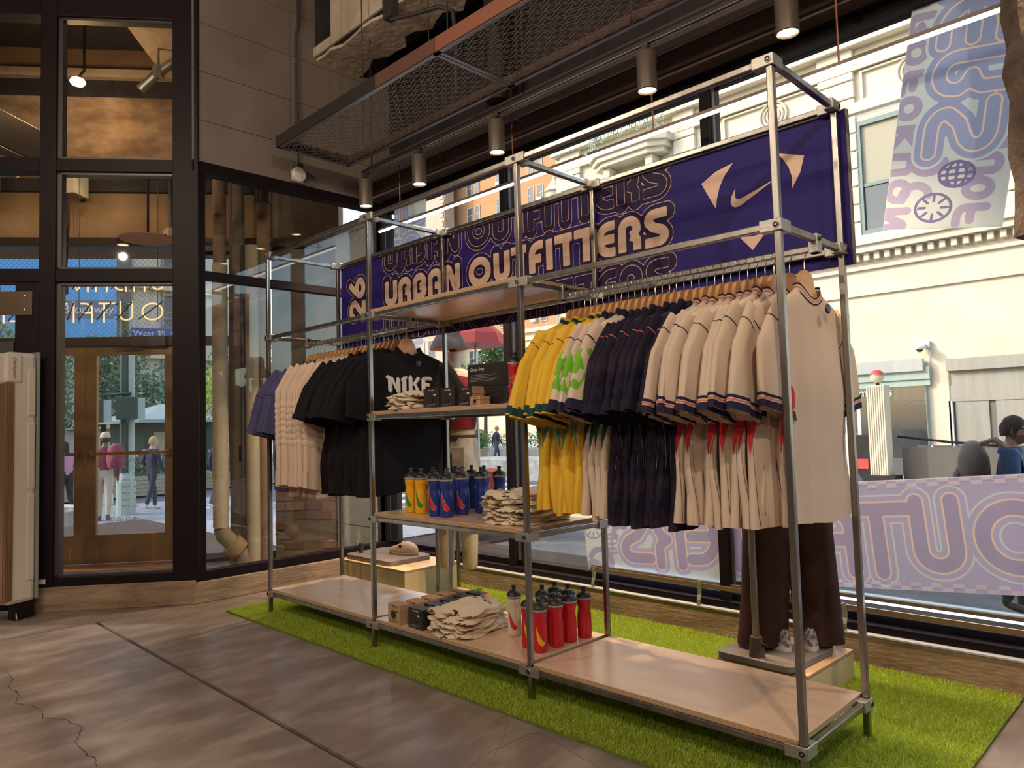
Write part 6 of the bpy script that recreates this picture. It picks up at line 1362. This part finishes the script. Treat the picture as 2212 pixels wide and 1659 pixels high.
stack((2.205, .235, SL), .06, 7, .0215, 'tall stack on the middle shelf', 'folded tees on the middle shelf', (0, 1, 2, 3, 6), sc_=(1.0, 1.05))
FG = [fold_mesh(.30, .26, .030, 80+q, grm, 1.5) for q in range(3)]
stack((1.985, .365, SL), .35, 3, .040, 'grey pile behind the cream tees', 'grey garments on the middle shelf', (), 'folded_denim', 'grey faded folded garment', FG, (.95, .9))
stack((1.480, .165, SU), .12, 4, .0235, 'stack on the upper shelf', 'folded tees on the upper shelf', (1, 3), sc_=(1.0, .9))
t = thing('cord_coil', 'small coil of brown cord behind the kraft camera boxes', 'cord', (1.33, .535, SB)); MB().tube([(.03*math.cos(a*.5), .02*math.sin(a*.5)-.0, .008+.035*math.sin(a*.25)) for a in range(0, 25)], .004, 6).build('cord', mat('brown_cord', (.16, .08, .05), .6), t, smooth=60)
# ================================================================== plinths and mannequins
plyf = wood_mat('birch_side', (.56, .42, .25), (.62, .49, .31), .5, 1.0, (1.4, 1.4, 5), .1); plyt = wood_mat('birch_top', (.62, .40, .22), (.68, .46, .27), .4, 1.2, (1, 5, 5), .2)
def plinth(label, loc, s, rz=0):
    w, d, h = s; t = thing('display_plinth', label, 'plinth', loc, rz); MB().box((-w/2, -d/2, 0), (w/2, d/2, h-.018), [1, 1, 0, 0, 0, 0]).build('box_side', [plyf, plyt], t, bevel=.002); MB().box((-w/2, -d/2, h-.0175), (w/2, d/2, h), [0, 0, 1, 1, 1, 1]).build('top_panel', [plyt, M['ply']], t, bevel=.002); return t
plinth('square birch plywood plinth with a grey slab in the window corner', (.10, 1.0, .010), (.80, .50, .215))
PT = .226; bs_ = thing('mannequin_base', 'dark slate slab with rounded corners on the corner plinth', 'slab', (-.02, .98, PT)); 
pts_ = [(x+.05*math.cos(a), y+.05*math.sin(a)) for x, y, a0 in ((.25, .15, 0), (-.25, .15, 90), (-.25, -.15, 180), (.25, -.15, 270)) for a in [math.radians(a0+k*18) for k in range(6)]]
slate = mat('slate_slab', (.12, .10, .09), .5, var=(6, (.19, .165, .15)), bump=(30, .1)); MB().prism(pts_, 0, .035).build('slab_body', slate, bs_, bevel=.004); MB().tube([(-.22, -.10, .035), (-.22, -.10, .11)], .018, 10).build('spigot', M['frame_hi'], bs_)
cl = thing('clog_shoe', 'taupe suede clog with a buckle on the dark slate slab', 'shoe', (.10, 1.04, PT+.035), .30); cgm = mat('taupe_suede', (.40, .32, .27), .9, bump=(120, .3)); vs = []; n = 26
for k, (wk, zz_) in enumerate(((.94, 0), (1, .012), (.97, .026), (.95, .045), (.86, .072), (.66, .092), (.38, .100), (.05, .102))):
    for i in range(n):
        a = 2*PI*i/n; ca, sa = math.cos(a), math.sin(a); x = .135*ca; w_ = .050*(1+.14*ca)
        zt_ = zz_ if k < 3 else .026+(zz_-.026)*(.40+.60*max(0, min(1, (ca+1.1)*.9)))*(1-.42*max(0, ca)**2)
        if k >= 3: x = x*(.55+.45*wk)+.030*(1-wk)
        vs.append((x, w_*sa*wk, zt_))
MB().add(vs, [(k*n+i, k*n+(i+1) % n, (k+1)*n+(i+1) % n, (k+1)*n+i) for k in range(7) for i in range(n)]+[tuple(range(n))[::-1], tuple(range(7*n, 8*n))]).build('upper', cgm, cl, smooth=60)
MB().prism([(.137*math.cos(2*PI*i/24), .052*(1+.14*math.cos(2*PI*i/24))*math.sin(2*PI*i/24)) for i in range(24)], -.0, .016).build('sole', mat('cork_sole', (.33, .26, .21), .8), cl, bevel=.003); MB().tube([(-.0, -.052, .03), (.0, -.03, .085), (0, 0, .098), (0, .03, .085), (0, .052, .03)], .006, 6).build('strap', cgm, cl, smooth=60); MB().box((-.012, -.046, .055), (.012, -.040, .078)).build('buckle', M['bolt'], cl)
t = thing('support_pole', 'thin round steel pole standing behind the bottom shelves', 'pole', (.93, .70, .010)); MB().tube([(0, 0, .006), (0, 0, .73)], .0125, 14).build('shaft', M['steel'], t, smooth=40); MB().lathe([(.05, 0), (.05, .004), (.02, .010), (.0125, .010)], 18).build('foot_disc', M['cast'], t, smooth=30)
# left mannequin: bucket hat, maroon vest, faded jeans, padded legs without feet
manm = mat('mannequin_cream', (.58, .46, .33), .7, bump=(60, .05)); mx0 = ony(983, 900, 1.02)
mq = thing('dress_form', 'cream dress form in maroon vest and faded grey jeans behind the rack', 'mannequin', (mx0.x, 1.02, 0), 1.9); mq.scale = (1, 1, 1.1)
def body_rings(rings, n=26):
    mb = MB(); vs = []
    for (cx_, cy_, z, rx, ry) in rings:
        for i in range(n):
            a = 2*PI*i/n; e = (abs(math.cos(a))**2.5+abs(math.sin(a))**2.5)**-.4; vs.append((cx_+rx*math.cos(a)*e, cy_+ry*math.sin(a)*e, z))
    R = len(rings); return mb.add(vs, [(j*n+i, j*n+(i+1) % n, (j+1)*n+(i+1) % n, (j+1)*n+i) for j in range(R-1) for i in range(n)]+[tuple(range(n))[::-1], tuple(range((R-1)*n, R*n))])
body_rings([(0, 0, .95, .10, .155), (0, 0, 1.08, .095, .14), (0, 0, 1.2, .10, .145), (0, 0, 1.34, .11, .165), (0, 0, 1.45, .085, .17), (0, 0, 1.49, .055, .08)]).build('torso', manm, mq, smooth=60)
body_rings([(0, 0, 1.10, .105, .150), (0, 0, 1.2, .112, .158), (0, 0, 1.33, .125, .178), (0, 0, 1.43, .10, .165), (0, 0, 1.475, .07, .10)]).build('vest', cloth('maroon_knit', (.17, .018, .03)), mq, smooth=60)
for s in (1, -1):
    body_rings([(0, s*.185, 1.43, .055, .045), (0, s*.20, 1.38, .068, .052), (0, s*.21, 1.30, .068, .045), (0, s*.215, 1.22, .06, .040)]).build('shoulder', mat('cream_cap', (.66, .55, .44), .6), mq, smooth=60)
    jm = cloth('faded_grey_denim', (.26, .25, .24), (.38, .36, .33), sc=14); body_rings([(0, s*.095, .48, .085, .085), (0, s*.095, .60, .088, .088), (0, s*.09, .75, .095, .092), (0, s*.078, .88, .108, .092), (0, s*.075, .98, .102, .088), (0, s*.07, 1.045, .095, .088)]).build('jeans_leg', jm, mq, smooth=60)
    body_rings([(0, s*.095, .215, .040, .040), (0, s*.095, .225, .048, .048), (0, s*.095, .36, .054, .054), (0, s*.095, .50, .060, .060)]).build('padded_leg', manm, mq, smooth=60)
    MB().box((-.112, s*.03, .86), (-.104, s*.13, .99)).build('back_pocket', jm, mq, bevel=.003)
body_rings([(0, 0, 1.03, .102, .155), (0, 0, 1.065, .103, .154)]).build('belt', cloth('brown_belt', (.06, .035, .025)), mq, smooth=60)
MB().tube([(0, 0, 1.49), (0, 0, 1.60)], [.052, .056], 20).build('neck_cap', mat('pale_neck', (.62, .55, .48), .5), mq, smooth=40); MB().tube([(0, 0, 1.60), (0, 0, 1.655)], [.030, .034], 14).build('neck_spring', M['bolt'], mq)
MB().tube([(0, 0, .02), (0, 0, .97)], .013, 10).build('stand_pole', M['steel'], mq, smooth=40); MB().lathe([(.16, .010), (.16, .016), (.03, .022), (.02, .03)], 24).build('stand_base', M['cast'], mq, smooth=30)
hat = thing('bucket_hat', 'washed navy bucket hat on top of the left dress form', 'hat', (mx0.x-.03, 1.0, 1.80), .4); hat.scale = (.78, .78, 1); dn = cloth('washed_navy_denim', (.014, .018, .038), (.03, .036, .06), sc=12)
MB().lathe([(.165, -.015), (.150, .02), (.115, .075), (.105, .085), (.098, .16), (.080, .185), (.0, .192)], 28, sx=1.1, sy=.95).build('crown_and_brim', dn, hat, smooth=60); MB().lathe([(.163, -.017), (.148, .018), (.113, .073), (.10, .08), (0, .08)], 28, sx=1.1, sy=.95).build('lining', mat('tan_lining', (.42, .24, .14), .8), hat, smooth=60)
g = link('security_tag', TAG, hat, (-.10, -.08, .12)); g.rotation_euler = (0, -1.3, 0.6)
# right mannequin: wide brown trousers on a slab and pole
plinth('low birch plywood plinth under the brown trousers', (3.175, .925, .010), (.42, .48, .135), -.02)
PB = .1465; b2 = thing('mannequin_base', 'dark grey stone slab under the brown trousers, with a pole socket', 'slab', (3.155, .865, PB), -.05)
MB().prism([(x*.62, y*1.05) for x, y in pts_], 0, .030).build('slab_body', slate, b2, bevel=.004); MB().lathe([(.035, 0), (.034, .02), (.026, .085), (.022, .09)], 18, (.0, -.165, .030)).build('pole_socket', mat('rusty_socket', (.10, .07, .05), .5, .5), b2, smooth=30); MB().tube([(.025, -.165, .085), (.05, -.165, .085)], .007, 8).build('socket_screw', M['bolt'], b2); MB().tube([(.0, -.165, .11), (.0, -.165, .95)], .0155, 14).build('pole', M['steel'], b2, smooth=40)
mt = thing('trouser_form', 'headless form in wide dark brown trousers behind the right hand rail', 'mannequin', (3.20, .945, PB+.03), 2.36); bt = cloth('brown_corduroy', (.040, .018, .017), (.062, .030, .026), sc=6)
for s, dx in ((1, .03), (-1, -.03)):
    mb = MB(); n = 30; R = []
    for k, (z, rx, ry, ox, oy) in enumerate(((.015, .098, .115, .02, .135), (.05, .095, .112, .015, .13), (.25, .088, .105, .0, .115), (.50, .088, .105, 0, .10), (.70, .095, .11, 0, .095), (.83, .105, .105, 0, .085), (.92, .10, .095, 0, .08))):
        R += [(ox+rx*math.cos(2*PI*i/n)*(1+.07*math.sin(5*2*PI*i/n+k*.8)*(1-k/7)), s*oy+dx*0+ry*math.sin(2*PI*i/n)*(1+.06*math.sin(4*2*PI*i/n+k)*(1-k/7)), z) for i in range(n)]
    mb.add(R, [(j*n+i, j*n+(i+1) % n, (j+1)*n+(i+1) % n, (j+1)*n+i) for j in range(6) for i in range(n)]).build('trouser_leg', bt, mt, smooth=70)
    MB().tube([(.0, s*.13, .012), (0, s*.09, .93)], .035, 10).build('inner_leg', manm, mt)
body_rings([(0, 0, .88, .105, .17), (0, 0, .98, .10, .165)]).build('waistband', bt, mt, smooth=60); body_rings([(0, 0, .96, .095, .15), (0, 0, 1.1, .09, .135), (0, 0, 1.26, .105, .16), (0, 0, 1.40, .08, .155), (0, 0, 1.44, .05, .07)]).build('torso', cloth('brown_shirt', (.12, .08, .06)), mt, smooth=60)
for s, x_, r_ in ((1, .05, .3), (-1, .05, -.05)):
    sh_ = thing('sneaker', ['pale patterned sneaker half hidden by the right trouser hem', 'pale patterned sneaker peeping out between the trouser hems'][s > 0], 'shoe', mt.matrix_world @ Vector((0, 0, 0)) if False else (0, 0, 0), 0)
    c0 = Vector(mt.location); R_ = Matrix.Rotation(2.36, 3, 'Z'); sh_.location = c0 + R_ @ Vector((.03, s*.085, 0)); sh_.rotation_euler = (0, 0, 2.36+s*.25); vs = []; n = 22
    for wk, zz_ in ((.96, 0), (1, .022), (.94, .03), (.88, .055), (.60, .085), (.3, .095)):
        for i in range(n): a = 2*PI*i/n; vs.append((.135*math.cos(a)*(.5+.5*wk)-(1-wk)*.05, .045*math.sin(a)*wk, zz_*(1-.35*max(0, math.cos(a))*(zz_ > .03))))
    MB().add(vs, [(k*n+i, k*n+(i+1) % n, (k+1)*n+(i+1) % n, (k+1)*n+i) for k in range(5) for i in range(n)]+[tuple(range(5*n, 6*n)), tuple(range(n))[::-1]], [0 if k < 1 else 1 for k in range(5) for i in range(n)]+[1, 0]).build('upper', [mat('white_midsole', (.6, .58, .55), .5), mat('patterned_upper', (.42, .40, .42), .7, var=(60, (.10, .09, .12), .45, .55))], sh_, smooth=60); MB().tube([(.03, -.03, .07), (.03, .03, .072), (.0, -.03, .08), (.0, .03, .082)], .004, 6).build('laces', whitep, sh_)
# ================================================================== security gate by the door
gp = onz(44, 1336, 0); ga = math.atan2(-(gp-CAM).y, -(gp-CAM).x); gt = thing('security_gate', 'tall cream anti-theft gate pillar with bronze ribbed front beside the shop door', 'security gate', (gp.x, gp.y, 0), ga+.55)
cr = mat('cream_plastic', (.52, .48, .42), .4); gbz = mat('ribbed_bronze', (.30, .17, .10), .35, .6); gsl = mat('grey_side', (.22, .24, .23), .4)
MB().box((-.05, -.13, .11), (.05, .07, 1.83)).build('shell', cr, gt, bevel=.03); MB().box((-.045, .07, .12), (.045, .095, 1.84)).build('side_strip', gsl, gt, bevel=.006); MB().box((-.055, -.15, .14), (.056, -.085, 1.62)).build('ribbed_front', gbz, gt, bevel=.012)
for k in range(5): MB().box((.056, -.146+k*.012, .15), (.060, -.140+k*.012, 1.62)).build('rib', gbz, gt)
MB().box((-.056, -.152, 1.61), (.058, -.03, 1.82)).build('top_cap', cr, gt, bevel=.02); text_mesh('Checkpoint', .030, mat('red_lettering', (.40, .02, .03), .5), 'brand_lettering', gt, (.0595, -.10, 1.79), (0, 0, -1), (0, 1, 0), shear=.2)
for z0, z1 in ((.25, .85), (.88, 1.35), (1.38, 1.72)): MB().box((-.03, .0, z0), (.054, .06, z1)).build('recess_panel', cr, gt, bevel=.012)
MB().box((-.035, -.06, 0), (.035, .07, .11)).build('foot', M['frame'], gt); MB().tube([(.0, -.02, .12), (.03, -.05, .06), (.04, -.05, .01)], .004, 6).build('cable', whitep, gt)
# ================================================================== neon sign hung inside the transom, read from the street
nw = mat('neon_amber', (1, .8, .5), .5, emit=((1, .55, .22), 1.25)); nd = mat('painted_neon_return', (.06, .04, .03), .6)
neon = thing('neon_sign', 'amber neon letters hanging behind the entrance transom, reversed', 'sign', (0, 0, 0)); du = -DD; 
def npt(a, z, off=1.60): return P0 + DN*off + DD*1.0 + Vector((0, 0, 0)) - DD*0 + DD*(-a) + Vector((0, 0, z))
def neon_row(text, s_right, z0, h, w):
    st, wd_ = layout(text, .10, .3); kx = w/wd_
    x0 = 0
    for ch in text:
        if ch == ' ': x0 += .3; continue
        wv_, ss = GL[ch]
        for s in ss:
            P = [P0 + DN*1.60 + DD*(s_right+(x0+px)*kx) + Vector((0, 0, z0+py*h)) for px, py in s]; MB().tube(P, .0075, 8).build('neon_letter', nw, neon, smooth=60)
        a = P0 + DN*1.57 + DD*(s_right+(x0+.05)*kx); MB().tube([a+Vector((0, 0, z0+h*.95)), a+DD*(wv_*.9*kx)+Vector((0, 0, z0+h*.1))], .006, 6).build('return_tube', nd, neon); x0 += wv_+.10
neon_row('URBAN', .73, 2.59, .20, .82); neon_row('OUTFITTERS', .73, 2.30, .20, 1.75)
for s in (.8, 1.5, 2.2): MB().tube([P0+DN*1.60+DD*s+Vector((0, 0, 2.3)), P0+DN*1.60+DD*s+Vector((0, 0, 3.72))], .003, 5).build('hanging_wire', nd, neon)
wn = mat('white_vinyl_letters', (.62, .64, .66), .6)
dl = [o for o in bpy.data.objects if o.name.startswith('door_leaf') and o.parent == d2][0]
for q, tx_ in enumerate(('HOURS', 'AM - 8 PM', 'AM - 9 PM', 'AM - 9 PM', 'AM - 9 PM', 'AM - 9 PM', 'AM - 9 PM', 'AM - 9 PM', 'FIND US ON')):
    text_mesh(tx_, .055 if q in (0, 8) else .036, wn, 'hours_lettering', dl, dg(1.06, OFF+.010, (.98-.062*q) if q < 8 else .42), DD, (0, 0, 1))
# lobby fittings seen through the upper lights
t = thing('junction_cabinet', 'pale box on the lobby bulkhead with dangling black cables', 'box', dg(1.58, 1.66, 3.52)); MB().box((-.10, -.08, 0), (.10, .08, .20)).build('cabinet', cr, t, bevel=.006, rz=-.9)
for s in (0, .06): MB().tube([(s, -.06, 0), (s+.03, -.06, -.3), (s-.04, -.06, -.7), (s, -.06, -.95)], .007, 6).build('cable', M['frame'], t)
t = thing('lobby_conduit', 'grey conduit with an exit bell box above the right outer door', 'conduit', dg(.72, 1.72, 3.22)); MB().tube([(0, 0, .0), (-.02, 0, .52), (-.10, 0, .85)], .018, 8).build('pipe_run', M['frame_hi'], t, smooth=40); MB().box((-.07, -.05, -.16), (.07, .05, 0)).build('bell_box', cr, t, bevel=.005); MB().lathe([(.03, 0), (.03, .02), (0, .02)], 12, (0, -.06, -.08)).build('button', mat('red_button', (.5, .05, .03), .5), t)
t = thing('sprinkler_pipe', 'slanting steel pipe and rod under the lobby ceiling', 'pipe', dg(.62, 1.1, 4.48)); MB().tube([(.25, .31, .30), (0, 0, 0), (-.10, -.12, -.16)], .04, 12).build('pipe_run', M['cast'], t, smooth=40); MB().tube([(0, 0, 0), (0, 0, .5)], .012, 6).build('hanger_rod', M['cast'], t); MB().tube([(0, 0, -.05), (0, 0, .05)], .05, 12).build('clamp', M['cast'], t)
t = thing('lobby_lamp_shade', 'flat salmon disc lamp hanging above the right outer door', 'lamp', dg(.78, 1.30, 3.02)); MB().lathe([(0, .05), (.06, .045), (.24, 0), (.24, -.008), (0, -.008)], 24).build('shade', mat('salmon_shade', (.55, .24, .14), .5), t, smooth=40); MB().tube([(0, 0, .04), (0, 0, .60)], .01, 6).build('stem', M['frame'], t)
t = thing('air_curtain', 'grey slanted air curtain unit with a white grille at the left edge', 'heater', dg(1.78, .62, 3.46)); q = MB(); q.box((-.35, -.30, 0), (.35, .30, .05)).box((-.35, -.30, .05), (.35, .30, .34)); q.build('housing', M['frame_hi'], t, bevel=.01, rz=-.9); MB().box((-.30, -.25, -.012), (.30, .25, 0)).build('grille', cr, t, rz=-.9)
# ================================================================== printed vinyl sheets hung on the shop window (face the street)
vl = lambda n, c, k=.45: mat(n, c, .5, trans=(k, tuple(min(1, x*1.25) for x in c)))
VB, VP, VT, VC = vl('vinyl_lavender', (.34, .27, .46)), vl('vinyl_plum', (.27, .19, .35)), vl('vinyl_pale_teal', (.44, .56, .60)), vl('vinyl_cream', (.72, .58, .50))
VL = vl('vinyl_blue', (.20, .24, .50))
def vinyl(label, o, ang, w, h, yy):
    t = thing('window_banner', label, 'banner', (o[0], yy, o[1])); ca, sa = math.cos(ang), math.sin(ang); ux = Vector((ca, 0, sa)); uy = Vector((-sa, 0, ca)); return t, ux, uy
# low banner: u runs from its right (street-left) end towards -x
LW, LH = 2.95, .535; lb_, ux, uy = vinyl('long lavender window banner with reversed outlined lettering, low in the window', (1.525, .205), .082, LW, LH, 1.532)
def sheet(t, w, h, ux, uy, m):
    mb = MB(); vs = [ux*a+uy*b+Vector((0, c, 0)) for c in (0, .0015) for a, b in ((0, 0), (w, 0), (w, h), (0, h))]; mb.add(vs, [(0, 1, 2, 3), (7, 6, 5, 4), (0, 4, 5, 1), (1, 5, 6, 2), (2, 6, 7, 3), (3, 7, 4, 0)]); return mb.build('vinyl_sheet', m, t)
sheet(lb_, LW, LH, ux, uy, vl('vinyl_back', (.80, .78, .82), .75))
cLav, cPlum, cTeal, cCream, cBlue = (.59, .58, .82), (.51, .48, .69), (.74, .84, .86), (.92, .78, .68), (.42, .50, .76)
def rings(specs): return [arc(x, y, r, r*.85, a, a+sw_, 16) for x, y, r, a, sw_ in specs]
def starball(x, y, r): return [arc(x, y, r, r*.85, 0, 360, 22)] + [[(x+r*.45*math.cos(math.radians(a)), y+r*.4*math.sin(math.radians(a))), (x+r*.8*math.cos(math.radians(a)), y+r*.7*math.sin(math.radians(a)))] for a in range(0, 360, 45)]
def globe_lines(c, r):
    l = [arc(c[0], c[1], r, r*.8, 0, 360, 24)]
    for q in (-.55, 0, .55): l.append([(c[0]+r*q*math.cos(a*PI/12-PI/2), c[1]+r*.8*math.sin(a*PI/12-PI/2)) for a in range(13)])
    for q in (-.5, 0, .5): l.append([(c[0]-r*.88*(1-abs(q)*.2), c[1]+r*.78*q-.004), (c[0]+r*.88*(1-abs(q)*.2), c[1]+r*.78*q+.004)])
    return l
row = [[(2.66-a, b) for a, b in s] for s in rowtext('OUTFITTERS', .345, 0, .082, 2.36, .05)] + [[(2.80, .10), (2.80, .45)]]
deco = []
for ch, x, y, h in (('O', .30, .40, .10), ('O', .46, .41, .10), ('U', .60, .415, .10), ('R', .72, .425, .10), ('F', .84, .43, .10), ('O', .98, .43, .11), ('K', 1.13, .44, .10)): deco += [[(x+.12-a, b) for a, b in s] for s in rowtext(ch, h, 0, y, .11, 0)]
deco += rings([(.10, .48, .06, 0, 360), (.12, .09, .09, -40, 200), (.06, .03, .06, 0, 180), (.30, .28, .05, 30, 240)])
thin = starball(.075, .305, .078)+globe_lines((.225, .205), .082)
hwl = .036
lowm = field_mat('low_banner_print', cTeal, [(2, .020, cPlum), (3, .0065, cPlum), (0, 0.0, cLav), (1, hwl+.036, cTeal), (1, hwl+.027, cLav), (1, hwl+.0045, cCream), (1, hwl-.0045, cPlum)], .5, .3, .62)
def low_fields(P):
    w_ = sdf(P, row); zone = np.where(P[:, 0]+.35*(P[:, 1]-.27) > 1.16, -1.0, 1.0); return zone, w_, sdf(P, deco), sdf(P, thin)
field_print('lettering', lowm, lb_, (0, -.0008, 0), ux, uy, .002, LW-.002, .002, LH-.002, .0065, low_fields)
ckm = vl('checker_white', (.88, .88, .90), .6); ck = .046
for i in range(int(LW/ck)):
    if i*ck < 1.2: continue
    j = i % 2
    for y0 in (LH-ck*.42*(j+1), ck*.42*(1-j)):
        if y0 < .2 or True: MB().add([ux*a+uy*b+Vector((0, -.0018, 0)) for a, b in ((i*ck, y0), ((i+1)*ck, y0), ((i+1)*ck, y0+ck*.42), (i*ck, y0+ck*.42))], [(0, 1, 2, 3)]).build('checker', ckm, lb_)
text_mesh('+bal', .05, ckm, 'small_lettering', lb_, ux*.36+uy*.33+Vector((0, -.002, 0)), ux, uy, mirror=True)
def upright(label, o, ang, w, h, word, y_end, length, col):
    t, ux, uy = vinyl(label, o, ang, w, h, 1.532); sheet(t, w, h, ux, uy, vl('vinyl_back', (.80, .80, .84), .75))
    rw = [[(.86*w-b, y_end+length-a) for a, b in s] for s in rowtext(word, .30*w/.52*1.05, 0, 0, length, .06)]
    dc = []; x = 0
    for k, ch in enumerate('UOROFOKUON'):
        yy = h*.98-k*.135
        if yy > 0: dc += [[(.16*w+.02-b, yy-a) for a, b in s] for s in rowtext(ch, .11, 0, 0, .115, 0)]
    for k, ch in enumerate('NUOFE'): dc += [[(w*.98-b+.0*k-k*.022, .46-k*.115-a) for a, b in s] for s in rowtext(ch, .13, 0, 0, .10, 0)]
    dc += rings([(w*.33, .33, .07, 200, 150), (w*.25, .16, .06, 0, 200), (w*.9, .62, .05, 60, 200)]); th = globe_lines((w*.58, y_end-.10), .075)+starball(w*.42, y_end-.255, .078); hv = .030*w/.515
    m = field_mat('upright_print', cTeal, [(2, .019, cPlum if not col else cBlue), (3, .0062, (.26, .24, .46)), (0, hv+.046, cTeal), (0, hv+.034, cBlue), (0, hv+.0055, cCream), (0, hv-.0035, cBlue)], .5, .3, .62)
    field_print('lettering', m, t, (0, -.0008, 0), ux, uy, .002, w-.002, .002, h-.002, .0065, lambda P: (sdf(P, rw), sdf(P, rw, hv), sdf(P, dc), sdf(P, th)))
    text_mesh('+ball club', .042, ckm, 'small_lettering', t, ux*(w*.955)+uy*(h*.52)+Vector((0, -.003, 0)), -uy, -ux, mirror=True); return t
upright('tall pale blue window banner with reversed lettering, high by the right pier', (3.505, 2.158), -.181, .515, 1.35, 'TERS', .355, .97, 0)
upright('blue upright window banner in the far corner behind the rack', (-.70, 1.62), -.06, .46, 1.62, 'TERS', .60, .98, 1)
# low bracket rail along the sill
br_ = thing('bracket_rail', 'flat bronze rail on cranked brackets along the window sill', 'rail', (1.63, 1.425, .158)); bzr = mat('bronze_flat_bar', (.30, .20, .12), .4, .7)
MB().box((0, -.004, .10), (3.2, .004, .125)).build('flat_bar', bzr, br_, bevel=.001)
for x in (.02, .80, 1.62, 2.4): 
    MB().box((x, -.010, .055), (x+.022, -.004, .132)).beam((x+.011, -.007, .06), (x+.011, -.02, .03), .022, .005, 0, (0, 1, 0)).box((x, -.024, .0), (x+.022, -.018, .032)).build('bracket', M['cast'], br_)
    for z in (.116, .02): 
        s = MB().lathe([(0, 0), (.004, 0), (.003, .003), (0, .003)], 8).build('screw', M['alu'], br_, loc=(x+.011, -.011 if z > .1 else -.025, z)); s.rotation_euler = (PI/2, 0, 0)
